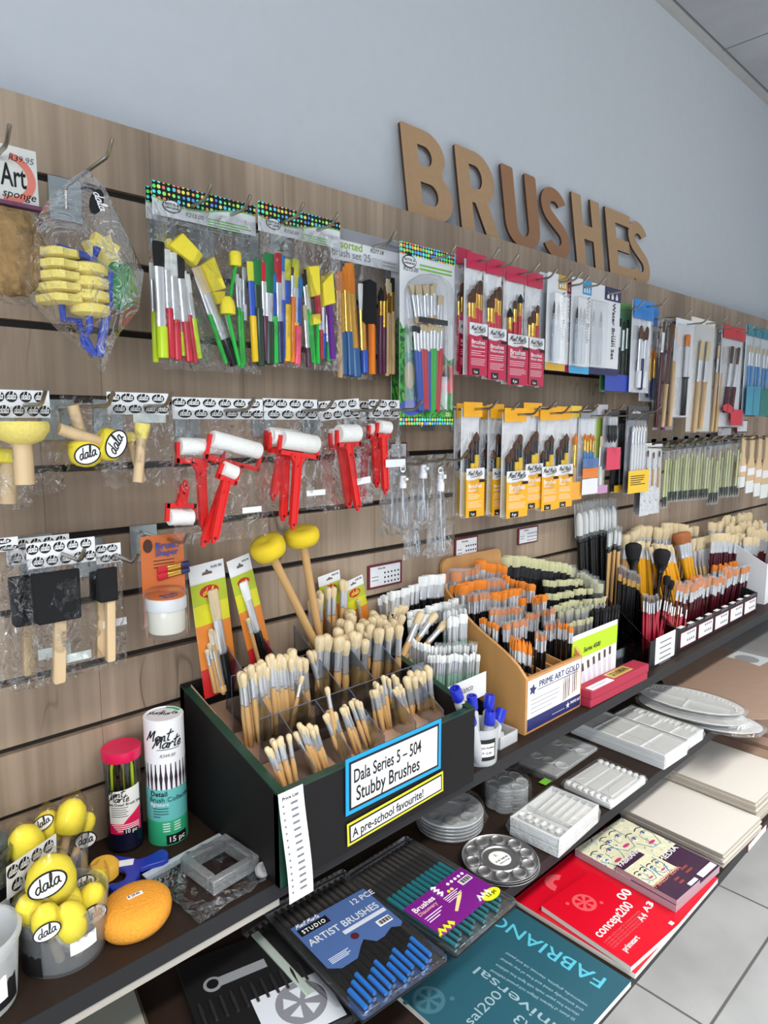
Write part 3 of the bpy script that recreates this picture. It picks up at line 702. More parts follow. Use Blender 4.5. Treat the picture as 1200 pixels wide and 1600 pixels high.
p = rl_bag('dotted-header pack of rainbow-coloured brushes with small yellow foam tools', 'the rainbow brush pack', 402, 314, 530, 572, -0.105, 'R150.60', (0.28, 0.70), 11)
for k, a, e in [(bk('yellow', 'blue', 'lime', 1.3), (488, 425), (512, 886)), (bk('darkgreen', 'darkgreen', 'green', 1.7, fl=0.02), (517, 418), (535, 886)), (bk('plum', 'silver', 'red', 1.3), (548, 430), (560, 884)),
                (bk('darkgreen', 'silver', 'green', 2.0, fl=0.022, bl=0.03), (572, 390), (572, 882)), (bk('green', 'blue', 'blue', 1.4, fl=0.026), (592, 474), (600, 876)), (bk('navy', 'silver', 'red', 1.5, bl=0.03), (612, 388), (624, 872)),
                (bk('blue', 'silver', 'blue', 1.1), (634, 400), (635, 870)), (bk('yellow', 'blue', 'lime', 1.5, fl=0.025), (655, 415), (652, 876)), (bk('orange', 'silver', 'brown', 1.1, fl=0.03, bl=0.012), (682, 452), (676, 874)),
                (bk('yellow', 'silver', 'lime', 1.5, bl=0.03), (692, 415), (690, 700)), (bk('pink', 'blue', 'blue', 1.5, fl=0.03), (708, 495), (697, 878)), (bk('green', 'silver', 'black', 1.1), (737, 460), (775, 882)),
                (bk('plum', 'silver', 'hog', 1.1), (735, 620), (750, 884)), (bk('green', 'silver', 'black', 0.9), (728, 480), (765, 880)), (bk('blue', 'silver', 'blue', 1.1), (820, 560), (815, 868)), (bk('green', 'silver', 'hog', 1.1), (835, 600), (838, 866)), (bk('red', 'silver', 'hog', 1.0), (800, 560), (806, 860))]:
    tr(p, c2, k, a, e, -0.006)
foam(c2, [(750, 445), (800, 440), (805, 575), (765, 582)]); foam(c2, [(815, 520), (860, 470), (872, 610), (818, 625)]); foam(c2, [(768, 660), (804, 655), (806, 702), (770, 708)], d=0.012)
foam(c2, [(805, 485), (825, 488), (830, 560), (806, 560)], m=sponge_p, d=0.01, dy=-0.006)
MB().tube([p.l(*c2(786, 575), -0.01), p.l(*c2(795, 690), -0.01)], 0.005).build('foam_brush_stick', lacq['red'], p.t)
MB().tube([p.l(*c2(788, 705), -0.012), p.l(*c2(792, 880), -0.012)], 0.0033).build('foam_brush_stick', lacq['green'], p.t)
MB().tube([p.l(*c2(842, 620), -0.012), p.l(*c2(856, 860), -0.012)], 0.0055).build('foam_brush_stick', lacq['purple'], p.t)

p = pack('brush_pack', 'assorted brush set 25 under a grey and white header, with a black foam brush', 'brush pack', None, 516, 352, 622, 590, -0.07, 'the assorted brush set 25', (0.6,), drop=0.02)
card(p, 'header_card', 0, 1, 0, 0.21, 0, white_card)
card(p, 'header_band', 0, 1, 0, 0.075, -0.0009, mat('mid grey card', (150, 151, 156), 0.5))
text('assorted', 0.020, mat('lime lettering', (150, 190, 40), 0.5), p.t, (p.x(0.03), -0.0012, p.z(0.128)), bold=0.0003)
text('brush set 25', 0.0185, grey_ink, p.t, (p.x(0.01), -0.0012, p.z(0.185)))
text('primeart', 0.010, grey_ink, p.t, (p.x(0.80), -0.0022, p.z(0.05))); text('R277.18', 0.010, black_ink, p.t, (p.x(0.56), -0.0012, p.z(0.115)), shear=0.2)
lines(p.t, p.x(0.75), p.x(0.97), p.z(0.16), 2, 0.006, -0.001, grey_ink)
for k, a, e in [(bk('steelblue', 'gold', 'orange', 1.7), (893, 470), (905, 930)), (bk('natural', 'gold', 'orange', 1.3), (880, 480), (890, 935)), (bk('steelblue', 'gold', 'orange', 2.4), (930, 433), (960, 936)), (bk('steelblue', 'gold', 'orange', 1.8), (915, 450), (935, 936)),
                (bk('blue', 'gold', 'white', 1.8, bl=0.026), (985, 524), (1000, 930)), (bk('plum', 'gold', 'black', 1.2, 'point', 1, fl=0.022), (1072, 538), (1068, 935)), (bk('plum', 'gold', 'brown', 1.2, 'point', 1), (1087, 538), (1085, 935)),
                (bk('natural', 'gold', 'hog', 1.2, fl=0.03), (1104, 503), (1100, 936)), (bk('natural', 'gold', 'black', 1.2, fl=0.03), (1124, 498), (1125, 936)), (bk('natural', 'gold', 'hog', 1.1, fl=0.03), (1112, 520), (1112, 936))]:
    tr(p, c2, k, a, e, -0.005)
foam(c2, [(1005, 515), (1025, 502), (1055, 520), (1055, 712), (1000, 690)], m=black_foam)
MB().tube([p.l(*c2(1030, 700), -0.009), p.l(*c2(1032, 928), -0.009)], 0.007).build('foam_brush_stick', lacq['orange'], p.t)
front_sheet(p, 0.15, 0.012, -0.003, sleeve_m, 21, 0.0015)

# --- tall blister cards printed with a jungle painting
jungle = ramp_mat('jungle painting', [(0, (24, 84, 40)), (0.40, (44, 138, 56)), (0.47, (86, 176, 70)), (0.535, (30, 100, 50)), (0.60, (120, 190, 60)), (0.66, (30, 74, 60))], 14, 0.35, 3.0, (1, 1, 0.8))
def jungle_card(lab, x0, yt, x1, yb, y, full):
    p = pack('brush_pack', lab, 'brush pack', 'jungle painting blister cards', x0, yt, x1, yb, y, 'the tall jungle card of brushes' if full else None, (0.55,), drop=0.02)
    card(p, 'backing_card', 0, 1, 0, 1, 0.0012, white_card, 0.0012)
    card(p, 'dotted_band', 0, 1, 0, 0.065, -0.0002, dots_m, 0.0005); card(p, 'dotted_band', 0, 1, 0.955, 1, -0.0002, dots_m, 0.0005)
    MB().prism([(p.x(0), p.z(0.955)), (p.x(0), p.z(0.43))] + [(p.x(f), p.z(g)) for f, g in ((0.06, 0.47), (0.12, 0.44), (0.2, 0.5), (0.35, 0.52), (0.6, 0.6), (0.8, 0.58), (0.9, 0.62), (1, 0.60))] + [(p.x(1), p.z(0.955))], -0.0007, 0).build('painting', jungle, p.t, smooth=False)
    return p
p = jungle_card('tall jungle-painted blister card half hidden behind the one showing 25 brushes', 612, 375, 700, 640, -0.06, False)
p = jungle_card('tall jungle-painted blister card of 25 brushes with a dotted band top and bottom', 625, 376, 711, 664, -0.11, True)
rl_logo(p, 0.15, 0.1, p.w*0.12); text('R215.00', 0.012, grey_ink, p.t, (p.x(0.05), -0.001, p.z(0.15)), shear=0.2); lines(p.t, p.x(0.34), p.x(0.97), p.z(0.1), 2, 0.007, -0.0006, green_ink, 0.003)
for cx, cz, r1, r2, c in ((0.93, 0.73, 0.17, 0.11, (214, 70, 66)), (0.2, 0.9, 0.2, 0.06, (66, 92, 196)), (0.17, 0.72, 0.09, 0.1, (222, 196, 70)), (0.82, 0.70, 0.1, 0.07, (222, 200, 80))):
    MB().prism([(min(max(a, p.x(0)), p.x(1)), z) for a, z in circle(p.x(cx), p.z(cz), r1*p.w, 20, r2*p.h*0.75)], -0.0011, -0.0007).build('painted_leaf', mat('painted leaf %d' % c[0], c, 0.4), p.t, smooth=False)
for i, h in enumerate(['blue', 'blue', 'red', 'red', 'blue', 'green', 'green', 'red', 'red']):
    f = i/8; s = 1.15
    tr(p, c3, bk(h, 'silver', 'black' if i < 2 else 'hog', s, 'flat', 0.7, 0.03, 0.01), (168 + 155*f, 525 + 8*math.sin(i*2)), (198 + 98*f, 995), -0.006)
for i in range(9):
    f = i/8
    tr(p, c3, bk('natural', 'silver', 'hog', 1.15, 'flat' if i % 3 else 'fan', 0.7, 0.036, 0.016), (158 + 165*f + (4 if i % 2 else -4), 300 + (60 if i > 6 else 10*math.sin(i*3))), (185 + 130*f, 520), -0.0065)
card(p, 'brush_band', 0.25, 0.78, 0.395, 0.425, -0.0125, blackm, 0.001)
q = [p.l(*c3(x, y), -0.001) for x, y in ((105, 1000), (105, 330), (125, 280), (180, 245), (235, 240), (295, 255), (340, 300), (355, 350), (355, 1000))]
MB().prism([(v.x, v.z) for v in q], -0.016, -0.002).build('blister', blister_m, p.t, bevel=0.004)
MB().prism(rrect(p.x(0.83), p.x(0.96), p.z(0.95), p.z(0.925), 0.001), -0.0016, -0.001).build('count_box', green_ink, p.t, smooth=False)
text('25', 0.011, white_ink, p.t, (p.x(0.845), -0.002, p.z(0.948)))

# --- slim sleeves with a coloured header and foot: crimson watercolour sets and yellow acrylic sets
crimson = mat('crimson print', (196, 22, 72), 0.35); amber = mat('amber print', (250, 178, 20), 0.35)
def slim(lab, short, grp, col, x0, yt, x1, yb, y, nb, kinds, word, word2, pc, seed, spread=(0.12, 0.85), tops=(0.24, 0.36)):
    p = pack('brush_pack', lab, 'brush pack', grp, x0, yt, x1, yb, y, short, (0.6,), drop=0.014)
    rn = random.Random(seed); wh = mat('sleeve white', (238, 238, 240), 0.4)
    card(p, 'backing_card', 0.02, 0.98, 0.05, 0.985, 0.003, wh)
    card(p, 'header_card', 0, 1, 0, 0.125, -0.004, col, 0.0012)
    for i in range(nb):
        f = spread[0] + (spread[1] - spread[0])*(i + 0.5)/nb
        pbrush(p.t, kinds[i % len(kinds)], (p.x(f), -0.004, p.z(tops[1] + (tops[0] - tops[1])*i/max(1, nb - 1) + rn.uniform(-0.015, 0.015))), (p.x(0.5 + (f - 0.5)*0.8), -0.004, p.z(0.97)))
    yb_ = -0.0135
    MB().prism([(p.x(0.01), p.z(0.99)), (p.x(0.01), p.z(0.66)), (p.x(0.35), p.z(0.675)), (p.x(0.65), p.z(0.655)), (p.x(0.99), p.z(0.665)), (p.x(0.99), p.z(0.99))], yb_ - 0.0008, yb_).build('printed_foot', col, p.t, smooth=False)
    card(p, 'brand_band', 0.01, 0.99, 0.565, 0.67, yb_ + 0.0004, wh)
    s = p.w*0.20
    text('Mont Marte', s*0.85, black_ink, p.t, (p.x(0.08), yb_ - 0.0012, p.z(0.625)), shear=0.35, fit=p.w*0.8, bold=0.0003)
    MB().tube([(p.x(0.25), yb_ - 0.001, p.z(0.642)), (p.x(0.8), yb_ - 0.001, p.z(0.632))], 0.0006, 5).build('underline', black_ink, p.t)
    card(p, 'black_tag', 0.7, 0.98, 0.665, 0.69, yb_ - 0.001, black_ink); card(p, 'black_tag', 0.18, 0.55, 0.935, 0.985, yb_ - 0.001, black_ink)
    text(word, s*1.05, white_ink, p.t, (p.x(0.1), yb_ - 0.0012, p.z(0.735)), bold=0.0005, fit=p.w*0.72)
    text(word2, s*0.7, white_ink, p.t, (p.x(0.1), yb_ - 0.0012, p.z(0.765)), fit=p.w*(0.76 if len(word2) > 8 else 0.45))
    text(pc, s*0.6, white_ink, p.t, (p.x(0.24), yb_ - 0.0022, p.z(0.972)), bold=0.0003)
    lines(p.t, p.x(0.1), p.x(0.85), p.z(0.79), 3, p.h*0.017, yb_ - 0.001, white_ink, p.h*0.004, seed=seed); lines(p.t, p.x(0.1), p.x(0.9), p.z(0.855), 5, p.h*0.012, yb_ - 0.001, white_ink, p.h*0.0025, seed=seed + 1)
    front_sheet(p, 0.1, 0.0155, -0.002, sleeve_m, seed, 0.0012); return p
wc = [bk('red', 'gold', 'brown', 1.25, 'filbert', 0.7, 0.022, 0.015), bk('red', 'gold', 'brown', 1.6, 'filbert', 0.7, 0.019, 0.018), bk('red', 'gold', 'black', 1.3, 'point', 1, 0.021, 0.016)]
WCL = [('crimson watercolour brush sleeve at the back left, mostly hidden by the jungle card', None, 711, 386, 733, 588, -0.09, 3),
       ('crimson watercolour brush sleeve just right of the jungle card, first of four in front', 'the first front crimson sleeve', 727, 393, 756, 588, -0.135, 4),
       ('crimson watercolour brush sleeve, second of the four in front', 'the second front crimson sleeve', 757, 402, 786, 595, -0.135, 4),
       ('crimson watercolour brush sleeve, third of the four in front, with three dark brushes', 'the third front crimson sleeve', 788, 414, 821, 603, -0.125, 3),
       ('crimson watercolour brush sleeve next to the water brush cards, last of the four', 'the last crimson sleeve', 822, 424, 846, 605, -0.115, 3)]
for i, (lab, sh, x0, yt, x1, yb, y, nb) in enumerate(WCL):
    slim(lab, sh, 'crimson watercolour sleeves', crimson, x0, yt, x1, yb, y, nb, wc[:2] if i != 3 else wc[2:] + wc[:1], 'Brushes', 'Watercolour', '%d pc' % (5 if i != 3 else 4), 30 + i, tops=(0.2, 0.34) if i < 4 else (0.26, 0.38))

# --- water brush blister cards
clearb = bk('clear', 'black', 'black', 1.2, 'point', 1, 0.02, 0.02)
clearg = bk('clear', 'silver', 'black', 1.1, 'point', 1, 0.02, 0.02)
wb_m = film('water brush barrel', tint=(214, 220, 228), base=0.05, edge=0.6, rough=0.12, haze=0.12)
def waterbrush(lab, short, x0, yt, x1, yb, y, tabc, n, f0, f1, textx, foot, big=False):
    p = pack('brush_pack', lab, 'brush pack', 'water brush cards', x0, yt, x1, yb, y, short, (0.62,), drop=0.018)
    wh = mat('glossy white card', (234, 236, 240), 0.3)
    MB().prism(rrect(p.x(0), p.x(1), p.z(1), 0, 0.006), 0, 0.001).build('backing_card', wh, p.t, smooth=False)
    tm = mat('tab ink %d %d' % (tabc[0], tabc[1]), tabc, 0.35)
    card(p, 'colour_tab', 0.55, 1, 0, 0.15, 0, tm)
    for i in range(3):
        x = p.x(0.64 + 0.12*i)
        MB().prism([(x - p.w*0.03, p.z(0.13)), (x + p.w*0.03, p.z(0.13)), (x + p.w*0.03, p.z(0.10)), (x, p.z(0.055)), (x - p.w*0.03, p.z(0.10))], -0.0014, -0.0008).build('brush_icon', white_ink, p.t, smooth=False)
    card(p, 'printed_foot', 0, 1, 0.92, 1, 0, mat('foot ink %d %d' % (foot[0], foot[1]), foot, 0.35))
    text('Water Brush' + (' Set' if big else ''), 0.021, black_ink, p.t, (p.x(textx), -0.001, p.z(0.17)), Euler((PI/2, PI/2, 0)), bold=0.0003)
    b = MB()
    for i in range(5): b.box(p.x(textx), p.x(textx) + p.w*0.12, -0.0007, 0, p.z(0.55 + 0.028*i), p.z(0.548 + 0.028*i) + 0.0015)
    b.build('small_print', grey_ink, p.t, smooth=False)
    for i in range(n):
        f = f0 + (f1 - f0)*(i + 0.5)/n
        MB().lathe([(0.0045, 0), (0.0055, 0.01), (0.0055, 0.075), (0.004, 0.085), (0.0035, 0.10), (0.0045, 0.102), (0.0045, 0.104)], 12).build('water_brush', wb_m, p.t, loc=(p.x(f), -0.008, p.z(0.9)))
        MB().lathe([(0.0036, 0), (0.0036, 0.012)], 10).build('grey_collar', mat('grey collar', (120, 124, 130), 0.4), p.t, loc=(p.x(f), -0.008, p.z(0.9) + 0.094))
        MB().lathe([(0.0027, 0), (0.0036, 0.008), (0.0027, 0.02), (0.0004, 0.032)], 10).build('brush_tip', black_br, p.t, loc=(p.x(f), -0.008, p.z(0.9) + 0.103))
    MB().prism(rrect(p.x(f0 - 0.03), p.x(f1 + 0.03), p.z(0.94), p.z(0.2), 0.004), -0.015, -0.0012).build('blister', blister_m, p.t, bevel=0.003)
    return p
waterbrush('white water brush card with green foot, leftmost and mostly hidden', 'the green water brush card', 843, 424, 868, 576, -0.10, (60, 150, 130), 1, 0.2, 0.6, 0.7, (60, 170, 130))
waterbrush('white water brush card with mustard tab and foot', 'the mustard water brush card', 856, 424, 887, 578, -0.125, (214, 164, 40), 2, 0.12, 0.56, 0.72, (226, 176, 50))
waterbrush('white water brush card with pink tab between the mustard and blue ones', 'the pink water brush card', 864, 430, 898, 579, -0.112, (196, 34, 92), 2, 0.1, 0.55, 0.71, (206, 50, 110))
waterbrush('white water brush card with light blue tab, three brushes inside', 'the light blue water brush card', 894, 432, 925, 583, -0.125, (52, 150, 204), 3, 0.08, 0.62, 0.76, (70, 170, 220))
waterbrush('wide water brush set card with navy tab and foot, three pieces', 'the navy water brush card', 913, 438, 971, 583, -0.115, (30, 30, 82), 2, 0.1, 0.5, 0.78, (30, 28, 84), True)

# --- further packs to the right
def plain_pack(lab, short, grp, x0, yt, x1, yb, y, headc, hg, brushes, backc=(236, 238, 240), footc=None, fg=0.85, seed=1, txt=None, dy=-0.006, hooks=(0.6,), sheet=True):
    p = pack('brush_pack', lab, 'brush pack', grp, x0, yt, x1, yb, y, short, hooks, drop=0.016)
    if backc: card(p, 'backing_card', 0.01, 0.99, 0.01, 0.99, 0.003, mat('card %d %d %d' % tuple(backc), backc, 0.45))
    if headc: card(p, 'header_card', 0, 1, 0, hg, -0.003, mat('header %d %d %d' % tuple(headc), headc, 0.35), 0.0012)
    if footc: card(p, 'printed_foot', 0.01, 0.99, fg, 0.99, -0.012, mat('foot %d %d %d' % tuple(footc), footc, 0.35))
    for k, f0, g0, f1, g1 in brushes: pbrush(p.t, k, (p.x(f0), dy, p.z(g0)), (p.x(f1), dy, p.z(g1)))
    if txt:
        for s, f, g, sz, m in txt: text(s, sz, m, p.t, (p.x(f), -0.0135 if g > 0.3 else -0.005, p.z(g)), bold=0.0003)
    if sheet: front_sheet(p, 0.06, 0.013, -0.002, sleeve_m, seed, 0.0014)
    return p
dk = bk('black', 'silver', 'black', 1.1, 'flat', 0.6, 0.05, 0.02); gd = bk('yellow', 'gold', 'brown', 0.9, 'flat', 0.6)
plain_pack('black-handled brush set on a card with royal blue foot and green painted top', 'the blue-footed brush set', None, 943, 468, 990, 612, -0.10, None, 0, [(dk, 0.25 + 0.13*i, 0.17 + 0.03*(i % 2), 0.2 + 0.14*i, 0.97) for i in range(5)], (80, 150, 90), (44, 70, 176), 0.8, 3)
plain_pack('clear sleeve of black brushes with a green printed edge beside the blue-headed pack', None, None, 968, 472, 994, 600, -0.07, (120, 180, 90), 0.08, [(dk, 0.3 + 0.2*i, 0.2, 0.3 + 0.2*i, 0.97) for i in range(3)], (60, 130, 100), None, 0, 4)
big_b = bk('white', 'silver', 'brown', 1.9, 'filbert', 0.6, 0.045, 0.02)
plain_pack('navy-handled gold ferrule brushes hanging behind the blue-headed pack', None, None, 1006, 475, 1028, 628, -0.07, (40, 130, 214), 0.2, [(bk('navy', 'gold', 'orange', 1.6, 'point', 1), 0.5, 0.42, 0.5, 0.97), (bk('navy', 'gold', 'orange', 1.4, 'point', 1), 0.8, 0.44, 0.8, 0.97)], (232, 232, 238), None, 0, 5)
plain_pack('bright blue header pack with white-handled mop brushes', 'the bright blue header pack', None, 990, 466, 1021, 614, -0.12, (30, 136, 222), 0.2, [(big_b, 0.36, 0.27, 0.3, 0.93), (big_b, 0.66, 0.27, 0.56, 0.95), (bk('navy', 'silver', 'brown', 1.2), 0.5, 0.33, 0.45, 0.97)], (236, 238, 244), None, 0, 6)
lb = bk('natural', 'silver', 'hog', 1.5, 'flat', 0.6, 0.03, 0.03); mb_ = bk('maroon', 'silver', 'brown', 2.0, 'flat', 0.6, 0.04, 0.03)
for i, (lab, sh, x0, yt, x1, yb, y, bs, bc) in enumerate([
    ('black bag of dark-handled brushes behind the reddish-brown handles', None, 1012, 482, 1038, 650, -0.06, [(dk, 0.3, 0.2, 0.3, 0.97), (dk, 0.6, 0.2, 0.6, 0.97)], None),
    ('clear pack of long reddish-brown and natural handled brushes left of the black flat brush', 'the reddish-brown handled pack', 1028, 482, 1060, 672, -0.13, [(bk('maroon', 'silver', 'brown', 1.4, 'flat', 0.6), 0.25, 0.1, 0.1, 0.98), (bk('natural', 'maroon', 'brown', 2.2, 'flat', 0.5, 0.05, 0.03, hr=0.006), 0.62, 0.1, 0.4, 0.98), (bk('natural', 'silver', 'hog', 1.6), 0.85, 0.12, 0.75, 0.98), (bk('purple', 'silver', 'brown', 1.3), 0.5, 0.5, 0.45, 0.99)], None),
    ('white card with a single black flat brush with orange hair', 'the single black flat brush card', 1058, 494, 1087, 653, -0.14, [(bk('black', 'silver', 'orange', 3.0, 'flat', 0.4, 0.03, 0.012, hr=0.0075), 0.55, 0.16, 0.5, 0.97)], (238, 239, 242)),
    ('clear pack of thick pale wooden-handled hog brushes between black and maroon ones', 'the pale wooden handled hog brush pack', 1082, 492, 1120, 676, -0.12, [(bk('natural', 'silver', 'hog', 2.4, 'flat', 0.6, 0.028, 0.026, hr=0.007), 0.38, 0.2, 0.25, 0.99), (bk('natural', 'silver', 'hog', 2.4, 'flat', 0.6, 0.028, 0.026, hr=0.007), 0.66, 0.2, 0.5, 0.98)], (236, 232, 224)),
    ('slim clear pack of pale brushes just left of the red-headed pack', 'the slim pale brush pack', 1110, 502, 1136, 676, -0.10, [(lb, 0.5, 0.2, 0.35, 0.98), (lb, 0.75, 0.2, 0.6, 0.98)], None),
    ('maroon-handled brushes on a white card with a red header and red foot', 'the red header maroon brush pack', 1130, 506, 1164, 668, -0.11, [(mb_, 0.42, 0.2, 0.24, 0.86), (mb_, 0.72, 0.2, 0.5, 0.86)], (238, 239, 242)),
    ('brown-handled brush pack squeezed between the red header pack and the teal sleeves', None, 1152, 512, 1172, 668, -0.08, [(bk('maroon', 'gold', 'brown', 1.6), 0.6, 0.2, 0.4, 0.97)], (170, 190, 190))]):
    q = plain_pack(lab, sh, None, x0, yt, x1, yb, y, (206, 36, 48) if 'red header and' in lab else None, 0.13, bs, bc, None, 0, 40 + i)
    if 'red header and' in lab:
        MB().prism([(q.x(0.05), q.z(0.78)), (q.x(0.3), q.z(0.76)), (q.x(0.6), q.z(0.82)), (q.x(0.99), q.z(0.82)), (q.x(0.99), q.z(0.98)), (q.x(0.45), q.z(0.98)), (q.x(0.42), q.z(0.86)), (q.x(0.05), q.z(0.83))], -0.0135, -0.0125).build('red_swoosh', mat('red swoosh', (204, 30, 50), 0.35), q.t, smooth=False)
teal_print = mat('teal print', (60, 150, 176), 0.35)
tb = bk('skyblue', 'silver', 'hog', 1.2, 'filbert', 0.7)
for i, (lab, sh, x0, yt, x1, yb) in enumerate([('teal brush sleeve nearest the red header pack', 'the teal sleeve by the red header pack', 1168, 506, 1180, 650), ('teal brush sleeve, middle of the three at the right edge', 'the middle teal sleeve', 1179, 509, 1191, 650), ('teal brush sleeve cut by the right edge of the picture', 'the right-edge teal sleeve', 1190, 512, 1204, 652)]):
    q = plain_pack(lab, sh, 'teal brush sleeves', x0, yt, x1, yb, -0.11, (44, 140, 160), 0.12, [(tb, 0.35, 0.22, 0.3, 0.97), (tb, 0.7, 0.22, 0.65, 0.97)], (226, 234, 238), (60, 150, 176) if i < 2 else (30, 120, 110), 0.67, 60 + i)
# ================================================================ SECOND AND THIRD ROWS OF HANGING PACKS
def ca(x, y): return (x/3.53, 800 + y/3.53)
LG = {}
def logo_print(w, h, cols, rows):
    """white header printed with rows of black ovals, each holding a white script word"""
    key = (round(w, 3), round(h, 3), cols, rows)
    if key not in LG:
        b = MB(); tx = MB(); cw, ch = w/cols, h/rows; tm = text_mesh('dala', ch*0.62, white_ink, shear=0.35, align='CENTER', bold=0.0004)
        for r in range(rows):
            for c in range(cols):
                x = -w/2 + cw*(c + 0.5) + (cw*0.25 if r % 2 else -cw*0.2); z = -ch*(r + 0.5); rx = cw*0.42
                if x + rx > w/2: x = w/2 - rx
                if x - rx < -w/2: x = -w/2 + rx
                b.prism([(x + a, z + q) for a, q in circle(0, 0, rx, 16, ch*0.40)], -0.0012, -0.0008)
                s = cw*0.66/max(1e-5, max(v.co.x for v in tm.vertices)*2)
                tx.add([(x + v.co.x*s, -0.0016 - v.co.z, z - ch*0.17 + v.co.y) for v in tm.vertices], [tuple(q.vertices) for q in tm.polygons])
        LG[key] = b.mesh('logo_print', black_ink, False), tx.mesh('lettering', white_ink, False)
    return LG[key]
def logo_bag(lab, short, grp, x0, yt, x1, yh, yb, y, cols, rows=2, seed=1, hooks=(0.5,), name='foam_tool_pack', cat='foam tool pack', bx=(0, 1), bulge=0.022, tilt=0.0, crump=0.006):
    p = pack(name, lab, cat, grp, x0, yt, x1, yb, y, short, hooks, drop=0.018, tilt=tilt, hl=0.06)
    g = (yh - yt)/(yb - yt); p.g = g
    if cols:
        c = card(p, 'header_card', 0, 1, 0, g, 0, white_card)
        a, t2 = logo_print(p.w, p.h*g, cols, rows); link('logo_print', a, c); link('lettering', t2, c)
    MB().pillow(p.w*(bx[1] - bx[0]), p.h*(1 - g*0.6), bulge, seed, crump, 11, 13, p.x(bx[0]), p.z(g*0.6)).build('bag', bag_m, p.t, angle=50, loc=(0, -0.001, 0))
    return p
def dome(p, cv, top, base, r, hb, hr, flat=False, m=None, dy=-0.016, name='sponge_dabber'):
    """a foam dome on a wooden handle; top = centre of the foam's end, base = foam/handle joint, hb = handle's end"""
    a, j, e = p.l(*cv(*top), dy), p.l(*cv(*base), dy), p.l(*cv(*hb), dy); L = (a - j).length
    o = MB().tube([e, j + (a - j)*0.25], hr, 12).build(name, pale_wood, p.t)
    if flat: pr = [(hr*1.05, 0), (r*0.75, L*0.18), (r*0.98, L*0.6), (r, L*0.85), (r*0.94, L)]
    else: pr = [(r*0.82, 0), (r*0.98, L*0.12), (r, L*0.5), (r*0.86, L*0.78), (r*0.5, L*0.95), (r*0.1, L)]
    MB().lathe(pr, 22).build('foam_head', m or sponge_y, o, loc=j, rot=zrot(a - j)); return o
def oval_label(p, cv, c, rx, rz, ang, dy, parent=None):
    q = p.l(*cv(*c), dy); par = p.t
    o = MB().prism(circle(0, 0, rx, 24, rz), -0.0005, 0).build('oval_label', black_ink, par, False, loc=q, rot=(0, ang, 0))
    MB().prism(circle(0, 0, rx*0.9, 24, rz*0.86), -0.0009, -0.0005).build('label_field', white_ink, o, False)
    text('dala', rz*1.15, black_ink, o, (-rx*0.68, -0.0011, -rz*0.3), shear=0.3, fit=rx*1.35, bold=0.0003)
p = logo_bag('bag with a pale wooden handle hanging behind the large yellow dabber at the left edge', None, None, -60, 640, 40, 660, 802, -0.07, 0, seed=3, name='sponge_dabber_pack', cat='sponge pack')
dome(p, c5, (35, 330), (35, 400), 0.024, (38, 590), 0.010)
p = logo_bag('bagged large yellow foam dabber on a thick wooden handle, at the left edge', 'the large yellow foam dabber', None, -14, 608, 76, 652, 778, -0.13, 4, seed=4, hooks=(0.55,), name='sponge_dabber_pack', cat='sponge pack', bx=(-0.05, 1.15))
dome(p, c5, (98, 205), (105, 312), 0.031, (115, 500), 0.0115, True, sponge_p)
p = logo_bag('bag of two yellow foam dabbers lying sideways with white oval labels', 'the two sideways yellow dabbers', None, 92, 612, 196, 622, 742, -0.12, 0, seed=5, name='sponge_dabber_pack', cat='sponge pack', hooks=(0.42,))
dome(p, c5, (400, 420), (400, 300), 0.021, (340, 130), 0.0075, dy=-0.008)
dome(p, c5, (575, 335), (462, 300), 0.021, (275, 240), 0.0075, dy=-0.02)
oval_label(p, c5, (410, 360), 0.017, 0.013, -0.3, -0.032); oval_label(p, c5, (545, 312), 0.0195, 0.0135, -1.1, -0.044)
p = logo_bag('bagged small yellow foam dabber on a thin wooden stick under an oval-logo header', 'the small yellow foam dabber', None, 166, 612, 262, 647, 762, -0.13, 4, seed=6, name='sponge_dabber_pack', cat='sponge pack', bx=(-0.12, 1.1), hooks=(0.6,))
dome(p, c5, (605, 255), (610, 300), 0.010, (668, 485), 0.0055, m=sponge_p, dy=-0.006)
dome(p, c5, (668, 215), (664, 285), 0.0105, (645, 490), 0.0068, True, sponge_p)
card(p, 'price_sticker', 0.36, 0.9, 0.22, 0.32, -0.008, mat('frosted sticker', (214, 222, 220), 0.5))

